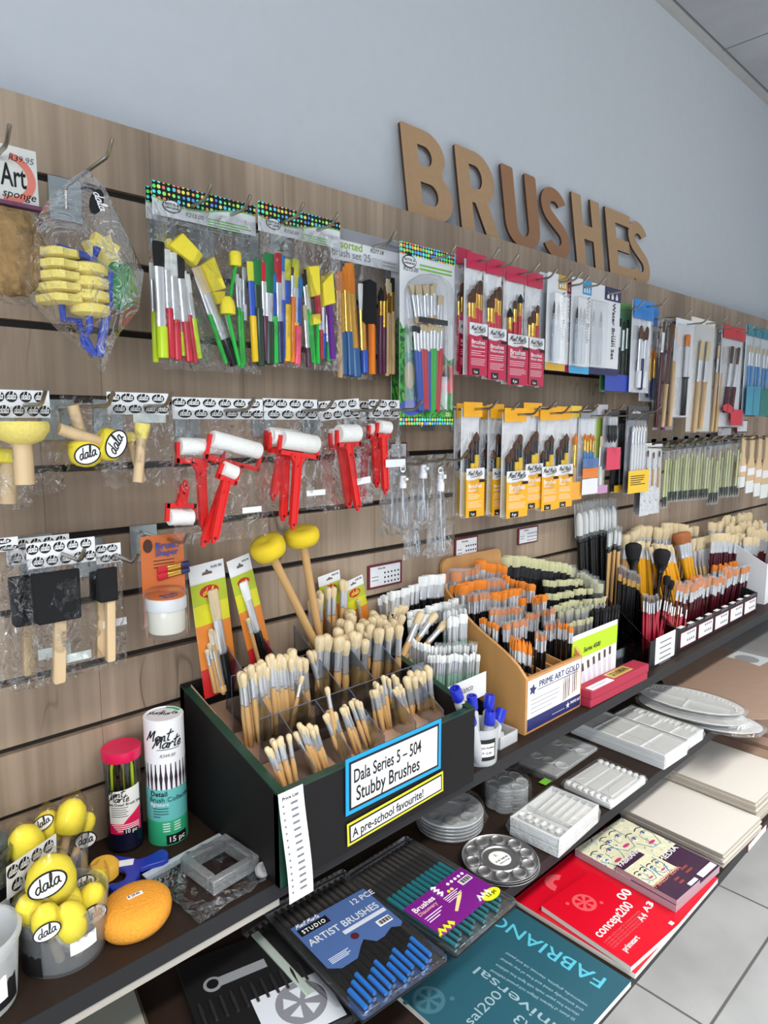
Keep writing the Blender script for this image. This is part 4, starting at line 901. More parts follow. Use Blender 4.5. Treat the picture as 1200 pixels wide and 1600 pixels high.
red_p = mat('red plastic', (226, 40, 38), 0.3)
nap = mat('white roller nap', (240, 240, 236), 0.85, bump=0.3, scale=300)
def paint_roller(p, cv, A, Bp, bar, end, r, dy=-0.014, hw=0.006):
    """white sleeve from A to Bp, red yoke down to the bar, red handle to its holed end"""
    a, q, c, e = p.l(*cv(*A), dy), p.l(*cv(*Bp), dy), p.l(*cv(*bar), dy), p.l(*cv(*end), dy)
    ax = (q - a); L = ax.length; ux = ax/L; mid = (a + q)/2
    uz = (e - c).normalized(); hl = (e - c).length
    dn = Vector((-ux.z, 0, ux.x)); dn = dn if dn.dot(c - mid) > 0 else -dn
    d1 = abs((c - mid).dot(dn))
    b = MB()
    def rod(s, t2, w2, th=0.003):
        d = (t2 - s).normalized(); n = Vector((-d.z, 0, d.x))*w2
        b.add([s + n - Vector((0, th, 0)), s - n - Vector((0, th, 0)), t2 - n - Vector((0, th, 0)), t2 + n - Vector((0, th, 0)), s + n + Vector((0, th, 0)), s - n + Vector((0, th, 0)), t2 - n + Vector((0, th, 0)), t2 + n + Vector((0, th, 0))],
              [(0, 1, 2, 3), (7, 6, 5, 4), (0, 4, 5, 1), (1, 5, 6, 2), (2, 6, 7, 3), (3, 7, 4, 0)])
    ls, rs = a - ux*0.003, q + ux*0.003
    for s in (ls, rs): rod(s - dn*0.006, s + dn*(d1 + 0.003), 0.0026)
    rod(ls + dn*d1 - ux*0.002, rs + dn*d1 + ux*0.002, 0.0035)
    c2_ = (ls + rs)/2 + dn*d1
    rod(c2_ - ux*L*0.22, c2_ + uz*0.02, 0.0022); rod(c2_ + ux*L*0.22, c2_ + uz*0.02, 0.0022)
    n = Vector((-uz.z, 0, uz.x)); e2 = e - uz*0.008
    out = [c2_ + n*hw*0.7, c2_ + n*hw, e2 + n*hw*0.8, e + n*hw*0.3, e - n*hw*0.3, e2 - n*hw*0.8, c2_ - n*hw, c2_ - n*hw*0.7]
    b.prism([(v.x, v.z) for v in out], dy - 0.0025, dy + 0.0025)
    for sg in (-1, 1): rod(c2_ + n*hw*sg, e2 + n*hw*0.8*sg, 0.0011, 0.0042)
    o = b.build('paint_roller', red_p, p.t, smooth=False)
    MB().lathe([(0.0022, -0.0031), (0.0022, 0.0031)], 10).build('hanging_hole', mat('dark hole', (90, 20, 20), 0.6), o, loc=(e2.x, dy, e2.z), rot=(PI/2, 0, 0))
    MB().lathe([(r*0.9, 0), (r, L*0.03), (r, L*0.97), (r*0.9, L)], 22).build('roller_sleeve', nap, o, loc=a, rot=zrot(ax)); return o
RG = 'bagged red paint rollers'
p = logo_bag('bag of three overlapping red paint rollers with white sleeves, widest of the roller bags', 'the widest bag of red rollers', RG, 268, 620, 411, 654, 855, -0.12, 6, seed=8, name='paint_roller_pack', cat='paint roller pack', hooks=(0.55,), bx=(-0.02, 1.02), bulge=0.03)
paint_roller(p, c6, (60, 545), (150, 545), (110, 500), (125, 400), 0.012, -0.004)
paint_roller(p, c6, (100, 268), (262, 272), (205, 326), (196, 600), 0.0125, -0.010)
paint_roller(p, c6, (225, 238), (412, 288), (322, 338), (190, 660), 0.0130, -0.022)
paint_roller(p, c6, (270, 352), (322, 374), (292, 402), (232, 648), 0.0105, -0.034, 0.0055)
card(p, 'price_sticker', 0.6, 0.82, 0.76, 0.80, -0.03, white_card)
p = logo_bag('bag of medium red paint rollers, second roller bag from the left', 'the second bag of red rollers', RG, 410, 622, 495, 655, 806, -0.12, 4, seed=9, name='paint_roller_pack', cat='paint roller pack', bx=(-0.02, 1.12), hooks=(0.72,), bulge=0.026)
paint_roller(p, c6, (445, 222), (560, 232), (470, 278), (468, 480), 0.012, -0.004)
paint_roller(p, c6, (460, 230), (575, 240), (515, 290), (505, 560), 0.0125, -0.012)
paint_roller(p, c6, (500, 240), (635, 262), (560, 300), (543, 594), 0.0150, -0.026)
card(p, 'price_sticker', 0.62, 0.98, 0.80, 0.85, -0.022, white_card)
p = logo_bag('bag with a short white paint roller on a red handle, its header tilted', 'the tilted bag with a short red roller', RG, 497, 624, 560, 654, 800, -0.115, 4, seed=10, name='paint_roller_pack', cat='paint roller pack', tilt=-0.09, bx=(-0.05, 1.2), hooks=(0.8,))
paint_roller(p, c6, (685, 225), (750, 225), (700, 270), (736, 515), 0.0135, -0.006)
paint_roller(p, c6, (712, 215), (788, 222), (748, 262), (770, 527), 0.0155, -0.018)
card(p, 'price_sticker', 0.6, 0.95, 0.72, 0.78, -0.022, white_card)
p = logo_bag('oval-logo header bag behind the tilted roller bag with a spare red roller', None, RG, 545, 626, 582, 656, 790, -0.075, 2, seed=11, name='paint_roller_pack', cat='paint roller pack')
paint_roller(p, c6, (810, 215), (850, 220), (828, 262), (815, 480), 0.012, -0.010)
p = logo_bag('bag with a small white paint roller on a red handle, nearest the jungle card', 'the rightmost small roller bag', RG, 576, 624, 624, 652, 775, -0.11, 3, seed=12, name='paint_roller_pack', cat='paint roller pack', hooks=(0.7,))
paint_roller(p, c6, (845, 200), (885, 205), (860, 235), (872, 430), 0.010, -0.006)
paint_roller(p, c6, (878, 190), (920, 196), (896, 228), (906, 455), 0.0115, -0.018)
card(p, 'price_sticker', 0.25, 0.9, 0.62, 0.70, -0.024, white_card)

# --- spray bottles in bags
clear_b = film('clear bottle plastic', tint=(246, 248, 250), base=0.02, edge=0.5, rough=0.08, haze=0.02)
def spray(lab, short, x0, yt, x1, yb, y, cap, bot, seed, label):
    p = pack('spray_bottle_pack', lab, 'spray bottle', 'bagged spray bottles', x0, yt, x1, yb, y, short, (0.6,), drop=0.012)
    a, e = p.l(*c6(*cap), -0.018), p.l(*c6(*bot), -0.018); H = a.z - e.z; r = 0.0125
    MB().lathe([(r*0.9, 0), (r, 0.004), (r, H*0.62), (r*0.75, H*0.72), (r*0.5, H*0.78), (r*0.5, H*0.84)], 18).build('bottle', clear_b, p.t, loc=(e.x, e.y, e.z))
    MB().lathe([(r*0.62, 0), (r*0.62, H*0.10), (r*0.5, H*0.11), (r*0.5, H*0.24), (r*0.42, H*0.25)], 16).box(-0.0035, 0.0035, -0.012, 0, H*0.16, H*0.21).build('spray_cap', white_card, p.t, loc=(e.x, e.y, e.z + H*0.80))
    MB().tube([(e.x, e.y, e.z + H*0.8), (e.x + 0.003, e.y, e.z + H*0.4), (e.x + 0.008, e.y, e.z + 0.006)], 0.0013, 6).build('dip_tube', white_card, p.t)
    MB().pillow(p.w*1.1, p.h, 0.032, seed, 0.0035, 8, 12, p.x(-0.05)).build('bag', bag_m, p.t, angle=50)
    if label: oval_label(p, c6, label, 0.008, 0.0085, 0, -0.034)
    return p
spray('bagged clear spray bottle at the left back of the bottles, near the small roller', None, 596, 716, 628, 838, -0.07, (930, 372), (930, 575), 61, None)
spray('bagged clear spray bottle hanging lowest between the others', None, 632, 780, 666, 874, -0.07, (1020, 560), (1020, 695), 62, None)
spray('bagged clear spray bottle under a round label, left of the two front ones', 'the left front spray bottle', 614, 716, 644, 836, -0.10, (975, 392), (972, 585), 63, (973, 356))
spray('bagged clear spray bottle with its cap highest, middle of the front bottles', 'the middle spray bottle', 642, 712, 676, 830, -0.11, (1064, 350), (1052, 560), 64, None)
spray('bagged tall clear spray bottle under a round label, at the right beside the yellow sleeves', 'the right spray bottle', 670, 710, 706, 872, -0.12, (1135, 380), (1118, 686), 65, (1120, 362))

# --- yellow acrylic brush sleeves
ac = [bk('yellow', 'black', 'brown', 1.45, 'point', 1, 0.019, 0.014, fr=0.0062), bk('yellow', 'black', 'brown', 1.65, 'filbert', 0.7, 0.017, 0.014)]
YL = [('yellow acrylic brush sleeve at the back left beside the spray bottles', None, 711, 630, 736, 808, -0.085, 2), ('yellow acrylic brush sleeve beside the spray bottles, with one long and two short points', 'the first yellow sleeve', 722, 628, 751, 810, -0.13, 3),
      ('yellow acrylic brush sleeve half hidden between the first and the narrow one', None, 751, 634, 772, 806, -0.085, 3), ('narrow yellow acrylic brush sleeve left of the foremost one', 'the narrow yellow sleeve', 764, 631, 785, 807, -0.115, 2),
      ('foremost yellow acrylic brush sleeve, largest of the row', 'the foremost yellow sleeve', 786, 637, 820, 811, -0.15, 4), ('yellow acrylic brush sleeve directly right of the foremost one', 'the yellow sleeve right of the foremost', 816, 629, 844, 797, -0.12, 4),
      ('yellow acrylic brush sleeve, second from the right end of the yellow row', 'the second last yellow sleeve', 842, 636, 868, 799, -0.125, 3), ('yellow acrylic brush sleeve at the right end of the yellow row', 'the last yellow sleeve', 867, 635, 891, 794, -0.12, 3)]
for i, (lab, sh, x0, yt, x1, yb, y, nb) in enumerate(YL):
    slim(lab, sh, 'yellow acrylic sleeves', amber, x0, yt, x1, yb, y, nb, ac if i != 1 else ac[:1], 'Brushes', 'Acrylic', '%d pc' % nb, 80 + i, tops=(0.25, 0.40))
gb = bk('skyblue', 'gold', 'orange', 1.0, 'point', 1, 0.03, 0.016)
plain_pack('slim pack with yellow header, natural brush and orange foot', 'the slim yellow header pack', None, 889, 634, 907, 782, -0.11, (246, 206, 70), 0.12, [(bk('natural', 'gold', 'orange', 1.4, 'point', 1), 0.5, 0.28, 0.4, 0.97)], (238, 238, 240), (240, 170, 60), 0.8, 91)
q = plain_pack('clear pack of blue-handled gold brushes with blue and orange printed bands', 'the blue-handled brush pack', None, 906, 640, 932, 775, -0.115, (150, 152, 158), 0.10, [(gb, 0.25 + 0.17*i, 0.27 + 0.02*(i % 2), 0.27 + 0.16*i, 0.75) for i in range(4)], (236, 238, 246), None, 0, 92)
card(q, 'blue_band', 0.03, 0.97, 0.56, 0.67, -0.0125, mat('slate blue print', (90, 120, 176), 0.4)); card(q, 'orange_band', 0.03, 0.97, 0.675, 0.79, -0.0125, mat('orange print', (232, 130, 50), 0.4))
card(q, 'white_foot', 0.03, 0.97, 0.80, 0.98, -0.0125, white_card)
plain_pack('slim lime-backed brush pack right of the blue-handled brushes', 'the lime-backed pack', None, 931, 632, 948, 772, -0.10, (196, 190, 200), 0.14, [(bk('white', 'silver', 'hog', 1.3), 0.45, 0.35, 0.4, 0.97)], (190, 216, 70), (200, 150, 190), 0.9, 93)
plain_pack('slim pack of clear-handled black brushes with a pink label', 'the pink label pack', None, 944, 640, 966, 735, -0.11, (60, 50, 56), 0.1, [(clearb, 0.3 + 0.2*i, 0.55, 0.3 + 0.2*i, 0.1) for i in range(3)], (190, 186, 194), (226, 60, 92), 0.62, 94)
darkc = (36, 36, 40)
plain_pack('black blister card with an amber strip, leftmost of the black cards', 'the first black card', None, 958, 646, 980, 770, -0.09, (30, 30, 34), 0.12, [(bk('black', 'silver', 'black', 1.2), 0.5, 0.35, 0.5, 0.95)], darkc, (200, 160, 40), 0.9, 95)
plain_pack('black blister card half hidden behind the card of silver pens', None, None, 970, 644, 994, 770, -0.085, (30, 30, 34), 0.12, [(bk('black', 'silver', 'black', 1.2), 0.5, 0.35, 0.5, 0.95)], darkc, None, 0, 96)
q = plain_pack('grey blister card of five silver-white pens with a yellow label', 'the five silver pens', None, 980, 634, 1013, 772, -0.12, (70, 70, 76), 0.16, [(bk('white', 'silver', 'white', 1.2, 'point', 1, 0.03, 0.014), 0.25 + 0.13*i, 0.22, 0.2 + 0.13*i, 0.9) for i in range(5)], (120, 120, 128), (246, 200, 40), 0.73, 97, txt=[('Mont Marte', 0.14, 0.085, 0.011, white_ink)])
lines(q.t, q.x(0.1), q.x(0.8), q.z(0.79), 5, 0.006, -0.0135, black_ink, 0.002)

# --- white cards printed with black ink strokes
scrib = ramp_mat('ink script print', [(0, (20, 20, 22)), (0.36, (236, 238, 242)), (0.62, (236, 238, 242)), (0.70, (40, 40, 44))], 60, 0.5, 6, (1, 1, 0.5))
for i, (lab, sh, x0, yt, x1, yb, y) in enumerate([('grey-white card behind the ink script cards', None, 994, 700, 1012, 804, -0.085), ('white ink-script brush card, left one of three', 'the left ink script card', 1004, 693, 1018, 806, -0.12), ('white ink-script brush card, middle one of three', None, 1014, 696, 1026, 803, -0.115), ('white ink-script brush card next to the green-handled brushes', 'the right ink script card', 1023, 694, 1035, 802, -0.11)]):
    p = pack('brush_card', lab, 'brush card', 'ink script cards', x0, yt, x1, yb, y, sh, (0.6,), drop=0.012)
    card(p, 'backing_card', 0, 1, 0, 1, 0, white_card if i else mat('grey blister', (150, 150, 156), 0.4))
    if i: card(p, 'ink_print', 0.04, 0.96, 0.3, 0.98, -0.001, scrib, 0.0003); pbrush(p.t, bk('natural', 'silver', 'brown', 0.8), (p.x(0.5), -0.005, p.z(0.1)), (p.x(0.5), -0.005, p.z(0.6)))
    front_sheet(p, 0.02, 0.009, -0.001, sleeve_m, 110 + i)

# --- green-handled liners, each in its own slim sleeve on a black wire loop, points down
pg = mat('pale green lacquer', (206, 214, 158), 0.35); dg = mat('dark green tip', (50, 66, 56), 0.4)
loop_m = mat('black wire', (24, 24, 26), 0.4)
for i in range(15):
    x0 = 1036 + i*8.1; yt = 700 - i*0.9; yb = (795 if i in (0, 9, 10) else 786) - i*0.7
    p = pack('liner_brush_pack', 'slim sleeve of pale green-handled brushes, %s from the left in its row' % ['first', 'second', 'third', 'fourth', 'fifth', 'sixth', 'seventh', 'eighth', 'ninth', 'tenth', 'eleventh', 'twelfth', 'thirteenth', 'fourteenth', 'fifteenth'][i],
             'brush pack', 'green-handled brush sleeves', x0, yt, x0 + 10.5, yb, -0.115 + 0.02*(i % 2), 'the %s green-handled sleeve' % ['first', 'second', 'third', 'fourth', 'fifth', 'sixth', 'seventh', 'eighth', 'ninth', 'tenth', 'eleventh', 'twelfth', 'thirteenth', 'fourteenth', 'fifteenth'][i], (0.5,), drop=-0.01, hl=0.03)
    for f in (0.3, 0.65):
        g0 = RND.uniform(0.14, 0.3)
        pb_ = MB().tube([(p.x(f), -0.005, p.z(g0)), (p.x(f - 0.12), -0.005, p.z(0.8))], 0.0034, 8).build('brush', pg, p.t)
        MB().tube([(p.x(f - 0.12), -0.005, p.z(0.8)), (p.x(f - 0.13), -0.005, p.z(0.9)), (p.x(f - 0.14), -0.005, p.z(0.96))], [0.0036, 0.0034, 0.0015], 8).build('dark_tip', dg, pb_)
    MB().tube([(p.x(0.15), -0.002, 0), (p.x(0.15), -0.004, 0.02), (p.x(0.85), -0.004, 0.02), (p.x(0.85), -0.002, 0)], 0.0018, 6).build('wire_loop', loop_m, p.t)
    card(p, 'top_fold', 0.05, 0.95, 0, 0.05, -0.004, mat('smoky fold', (80, 84, 82), 0.3))
    front_sheet(p, 0, 0.011, -0.001, sleeve_m, 120 + i)

# --- wooden hake brushes hung hair down at the right edge
def hake(lab, short, x0, yt, x1, yb, y):
    p = pack('hake_brush', lab, 'brush', 'hake brushes hung hair down', x0, yt, x1, yb, y, short, (0.5,), drop=0.006)
    MB().prism([(p.x(0.25), 0), (p.x(0.75), 0), (p.x(0.72), p.z(0.35)), (p.x(0.98), p.z(0.55)), (p.x(0.98), p.z(0.78)), (p.x(0.02), p.z(0.78)), (p.x(0.02), p.z(0.55)), (p.x(0.28), p.z(0.35))], -0.004, 0.003).build('handle', pale_wood, p.t, bevel=0.0015)
    MB().prism([(p.x(0.04), p.z(0.78)), (p.x(0.96), p.z(0.78)), (p.x(0.92), p.z(1)), (p.x(0.08), p.z(1))], -0.003, 0.002).build('bristles', white_br, p.t, bevel=0.001)
    card(p, 'paper_label', 0.1, 0.9, 0.56, 0.68, -0.0042, paper)
hake('pale wooden hake brush nearest the green-handled sleeves, hair down', 'the left hake brush', 1156, 684, 1168, 762, -0.12)
hake('pale wooden hake brush, second from the green-handled sleeves', 'the second hake brush', 1169, 682, 1182, 770, -0.115)
hake('pale wooden hake brush, third from the green-handled sleeves', 'the third hake brush', 1183, 680, 1193, 775, -0.12)
hake('pale wooden hake brush at the right edge of the picture', 'the right-edge hake brush', 1193, 679, 1206, 778, -0.11)

# --- small price cards slipped in the slats
border = mat('dark red border', (110, 26, 44), 0.5)
def price_card(lab, x0, y0, x1, y1, y=-0.004, dots=True):
    a = W(x0, y0, y); xr = W(x1, y0, y).x; zb = W(x0, y1, y).z
    t = tag(B(a.x, xr, y, y + 0.003, zb, a.z).build('price_card', border, smooth=False), lab, 'price card', 'red-bordered price cards')
    w, h = xr - a.x, a.z - zb
    B(a.x + w*0.06, xr - w*0.06, y - 0.0006, y, zb + h*0.08, a.z - h*0.08).build('paper_face', paper, t, False)
    text('Price list', h*0.12, black_ink, t, (a.x + w*0.28, y - 0.001, a.z - h*0.22))
    if dots:
        b = MB()
        for r in range(3):
            for c in range(5): b.prism(circle(a.x + w*(0.48 + 0.1*c), a.z - h*(0.4 + 0.2*r), h*0.045, 8), y - 0.001, y - 0.0006)
        b.build('printed_dots', black_ink, t, False)
    lines(t, a.x + w*0.1, a.x + w*0.3, a.z - h*0.5, 2, h*0.15, y - 0.0006, grey_ink, h*0.03)
price_card('red-bordered price card on the slats right of the yellow foam mallets', 575, 885, 628, 922)
price_card('red-bordered price card just above the orange brush rack', 711, 842, 747, 878)
price_card('red-bordered price card below the yellow sleeves, above the pale yellow bristles', 810, 826, 841, 852)
price_card('small price card behind the small roller and spray bottles', 610, 692, 636, 716, dots=False)
price_card('small price card below the maroon brush pack, left one of two', 1121, 668, 1144, 682, -0.02, False)
price_card('small price card below the teal sleeves, right one of two', 1152, 656, 1169, 676, -0.02, False)

# --- third row: black foam brushes and the brush shaper
FG = 'bagged black foam brushes'
def foam_brush(p, quad, stick, d=0.02, dy=-0.012, hw=0.0075):
    q = [p.l(*ca(*a), dy) for a in quad]; a, e = p.l(*ca(*stick[0]), dy - 0.002), p.l(*ca(*stick[1]), dy - 0.002)
    o = MB().prism([(a.x - hw, a.z), (a.x + hw, a.z), (e.x + hw, e.z + 0.003), (e.x + hw*0.8, e.z), (e.x - hw*0.8, e.z), (e.x - hw, e.z + 0.003)], dy - 0.006, dy + 0.004).build('foam_brush', pale_wood, p.t, bevel=0.0015)
    xs = sorted(v.x for v in q); 
    b = MB(); zt, zb = max(v.z for v in q), min(v.z for v in q); x0, x1 = q[0].x, q[1].x
    b.add([(x0, dy - 0.003, zt), (x1, dy - 0.003, zt), (q[2].x, dy - d*0.6, zb), (q[3].x, dy - d*0.6, zb), (x0, dy + 0.003, zt), (x1, dy + 0.003, zt), (q[2].x, dy + d*0.4, zb), (q[3].x, dy + d*0.4, zb)],
          [(0, 3, 2, 1), (4, 5, 6, 7), (0, 1, 5, 4), (1, 2, 6, 5), (2, 3, 7, 6), (3, 0, 4, 7)])
    b.build('foam_head', black_foam, o, bevel=0.003); return o
p = logo_bag('crumpled clear bag hanging lowest at the left frame edge below the foam brushes', None, FG, -50, 846, 28, 868, 1098, -0.10, 2, seed=14, hooks=(0.6,), name='foam_brush_pack', cat='foam brush pack', bx=(0, 1.2))
p = logo_bag('bag with a wide black foam brush behind the front one, header at far left', None, FG, 8, 844, 108, 884, 1082, -0.075, 5, 2, seed=15, name='foam_brush_pack', cat='foam brush pack')
foam_brush(p, [(40, 360), (260, 350), (250, 600), (70, 590)], [(160, 590), (165, 900)])
card(p, 'price_sticker', 0.28, 0.8, 0.72, 0.79, -0.028, mat('frosted sticker', (214, 222, 220), 0.5))
p = logo_bag('front bag with a wide black foam brush on a pale wooden handle', 'the front wide foam brush', FG, 40, 850, 148, 890, 1076, -0.11, 5, 2, seed=16, name='foam_brush_pack', cat='foam brush pack', hooks=(0.5,))
foam_brush(p, [(165, 345), (440, 340), (437, 575), (195, 612)], [(332, 575), (328, 945)])
text('K.I.89', 0.009, grey_ink, p.t, p.l(*ca(338, 660), -0.0215), Euler((PI/2, PI/2, 0)))
card(p, 'price_sticker', 0.35, 0.79, 0.80, 0.86, -0.014, mat('frosted sticker', (214, 222, 220), 0.5))
p = logo_bag('bag with a narrow black foam brush, right of the wide ones', 'the narrow foam brush', FG, 149, 852, 188, 882, 1046, -0.10, 2, 2, seed=17, name='foam_brush_pack', cat='foam brush pack', hooks=(0.75,))
foam_brush(p, [(490, 330), (580, 320), (580, 470), (500, 480)], [(560, 470), (556, 800)], 0.016, -0.006, 0.006)
foam_brush(p, [(530, 315), (645, 300), (640, 480), (535, 485)], [(610, 480), (612, 825)], 0.018, -0.020, 0.0058)
card(p, 'price_sticker', 0.0, 0.95, 0.60, 0.66, -0.012, white_card)

p = pack('brush_shaper_card', 'orange hanging blister card with a small lidded white jar, beside the foam brushes', 'blister card', None, 214, 834, 292, 988, -0.09, 'the orange blister card with a jar', (0.62,), drop=0.014)
orange_card = mat('orange print card', (206, 112, 58), 0.4)
card(p, 'backing_card', 0.06, 0.93, 0.04, 0.97, 0.002, orange_card)
text('Brush', 0.0150, mat('blue lettering', (44, 84, 170), 0.4), p.t, (p.x(0.33), -0.0012, p.z(0.185)), bold=0.0012, fit=p.w*0.46); text('Shaper', 0.0130, MATS['blue lettering'], p.t, (p.x(0.33), -0.0012, p.z(0.255)), bold=0.0010, fit=p.w*0.46)
MB().prism(circle(p.x(0.2), p.z(0.14), 0.007, 16, 0.010), 0, 0.0012).build('printed_portrait', mat('dark brown print', (70, 44, 30), 0.5), p.t, False)
lines(p.t, p.x(0.3), p.x(0.75), p.z(0.30), 3, 0.005, 0.0011, black_ink, 0.0012)
for g in (0.405, 0.475):
    o = pbrush(p.t, bk('navy', 'gold', 'red', 1.1, fl=0.02, bl=0.014), (p.x(0.36), -0.0012, p.z(g)), (p.x(0.93), -0.0012, p.z(g - 0.03)))
    o.scale = (1, 0.15, 1) if False else (1, 1, 1)
j = p.l(261, 985, -0.035); r = 0.0285
MB().lathe([(r*0.86, 0), (r*0.92, 0.003), (r*0.92, 0.031), (r*0.88, 0.034)], 28).build('jar', mat('milky white jar', (232, 230, 216), 0.25), p.t, loc=j)
lid = MB().lathe([(r, 0), (r*1.02, 0.002), (r*1.02, 0.015), (r*0.97, 0.017)], 32).build('jar_lid', white_card, p.t, loc=j + Vector((0, 0, 0.034)))
MB().lathe([(r*0.93, 0), (r*0.93, 0.0006)], 32).build('lid_label', mat('bright orange label', (238, 130, 40), 0.4), lid, loc=(0, 0, 0.017))
text('Brush', 0.012, MATS['blue lettering'], lid, (-0.008, -0.004, 0.018), Euler((0, 0, 0.2)), bold=0.0006); text('Shaper', 0.009, MATS['blue lettering'], lid, (-0.008, -0.015, 0.018), Euler((0, 0, 0.2)), bold=0.0005)
MB().prism(rrect(p.x(0), p.x(1), p.z(1), 0, 0.008), 0.002, 0.004).build('blister', blister_m, p.t, smooth=False)
MB().lathe([(r*1.12, -0.004), (r*1.12, 0.056), (r*0.9, 0.062)], 28).build('jar_blister', blister_m, p.t, loc=j)
# ================================================================ THE TOP SHELF
def cq(x, y): return (x/4, 1220 + y/4)
def cb(x, y): return (480 + x/4, 860 + y/4)
def cl(x, y): return (260 + x/3.333, 800 + y/3.333)
def cf(x, y): return (340 + x/3, 960 + y/3)
def cw(x, y): return (660 + x/3.75, 820 + y/3.75)
def cr(x, y): return (880 + x/3.75, 760 + y/3.75)
def cu(x, y): return (640 + x/3.75, 1040 + y/3.75)
def facing(x, y): return math.atan2(CAM.y - y, CAM.x - x)      # direction to the viewer's side of the aisle
WR = {}
def wrap(txt, size, m, parent, r, ang, z, **kw):
    """writing bent round a cylinder of radius r, centred on angle ang"""
    me = text_mesh(txt, size, m, align='CENTER', **kw).copy()
    bm = bmesh.new(); bm.from_mesh(me); bmesh.ops.subdivide_edges(bm, edges=[e for e in bm.edges if e.calc_length() > 0.004], cuts=1)
    for v in bm.verts:
        a = ang + v.co.x/r; q = r + 0.0006 + v.co.z; v.co = (q*math.cos(a), q*math.sin(a), z + v.co.y)
    bm.to_mesh(me); bm.free(); return link('lettering', me, parent)
def patch(r, a0, a1, z0, z1, name, m, parent, th=0.0004, n=14, top=None):
    b = MB(); 
    for i in range(n + 1):
        a = a0 + (a1 - a0)*i/n; zt = z1 if top is None else z0 + (z1 - z0)*top(i/n)
        for q, z in ((r, z0), (r + th, z0), (r + th, zt), (r, zt)): b.v.append((q*math.cos(a), q*math.sin(a), z))
    for i in range(n):
        for k in range(4): b.f.append((4*i + k, 4*i + (k + 1) % 4, 4*i + 4 + (k + 1) % 4, 4*i + 4 + k))
    b.f.append((0, 3, 2, 1)); b.f.append((4*n, 4*n + 1, 4*n + 2, 4*n + 3))
    return b.build(name, m, parent)
# ---- jar, bag and tub cut by the left edge of the picture
q = W(20, 1300, -0.09)
t = thing('glass_jar', 'clear glass jar with a black label, cut by the left edge at the back', 'jar', (q.x - 0.048, -0.09, Z1))
MB().lathe([(0.044, 0), (0.047, 0.004), (0.047, 0.075), (0.040, 0.088), (0.045, 0.10), (0.047, 0.112), (0.043, 0.114), (0.040, 0.10), (0.036, 0.088), (0.043, 0.074), (0.043, 0.008)], 30).build('glass', film('thick green glass', tint=(226, 234, 226), base=0.05, edge=0.8, rough=0.05, haze=0.04), t)
a = facing(q.x, -0.09) + 0.45
patch(0.0472, a - 1.2, a + 0.9, 0.012, 0.072, 'jar_label', black_ink, t); patch(0.0478, a - 0.8, a + 0.45, 0.028, 0.056, 'label_text_field', paper, t)
q = S(30, 1462, Z1)
t = thing('bagged_shapes', 'clear bag of pale grey-green lumps behind the plastic tub at the left edge', 'bag', (q.x - 0.045, q.y + 0.04, Z1))
b = MB(); rn = random.Random(3)
for i in range(34): b.ball(rn.uniform(0.008, 0.014), rn.uniform(0.008, 0.012), rn.uniform(0.007, 0.011), (rn.uniform(-0.034, 0.034), rn.uniform(-0.03, 0.03), rn.uniform(0.012, 0.075)), 10, 6)
o = b.build('lumps', mat('pale sage rubber', (170, 184, 168), 0.5), t); o['kind'] = 'stuff'
MB().ball(0.05, 0.045, 0.046, (0, 0, 0.046), 18, 12, lambda d: 1 + 0.06*math.sin(13*d[0] + 9*d[2])).build('bag', bag_m, t)
q = W(36, 1495, -0.215)
t = thing('plastic_tub', 'open clear plastic tub with a black label, at the front left edge', 'tub', (q.x - 0.052, -0.215, Z1))
MB().lathe([(0.040, 0), (0.043, 0.003), (0.049, 0.078), (0.052, 0.080), (0.0525, 0.086), (0.048, 0.087), (0.046, 0.078), (0.041, 0.006)], 32).build('tub_wall', milky_m, t)
a = facing(q.x, -0.215) + 0.35
patch(0.0455, a - 1.1, a + 0.8, 0.012, 0.066, 'tub_label', black_ink, t); patch(0.0462, a - 0.7, a + 0.45, 0.022, 0.05, 'label_text_field', paper, t)

# ---- yellow foam dabbers standing in two clear cups
def cup(name, lab, cat, c, r0, r1, h, m, grp=None):
    t = thing(name, lab, cat, (c[0], c[1], Z1), group=grp)
    MB().lathe([(r0, 0), (r0 + 0.001, 0.002), (r1, h - 0.004), (r1 + 0.0012, h), (r1 - 0.0012, h), (r1 - 0.002, h - 0.004), (r0 - 0.001, 0.004)], 32).build('cup_wall', m, t); return t
cup_m = film('cup plastic', tint=(246, 248, 250), base=0.03, edge=0.5, rough=0.08, haze=0.10)
cup1 = (0.240, -0.198); cup2 = (0.262, -0.088)
t = cup('clear_cup', 'clear plastic cup full of yellow foam dabbers, at the front of the shelf', 'cup', cup1, 0.047, 0.053, 0.072, cup_m)
a = facing(*cup1)
patch(0.0495, a - 1.25, a - 0.55, 0.004, 0.05, 'cup_label', black_ink, t)
b = MB(); sp = patch(0.0505, a + 0.1, a + 0.75, 0.026, 0.044, 'price_sticker', paper, t)
cup('clear_cup', 'clear plastic cup behind, holding the upper clump of yellow dabbers', 'cup', cup2, 0.042, 0.047, 0.075, cup_m)
stick_m = pale_wood
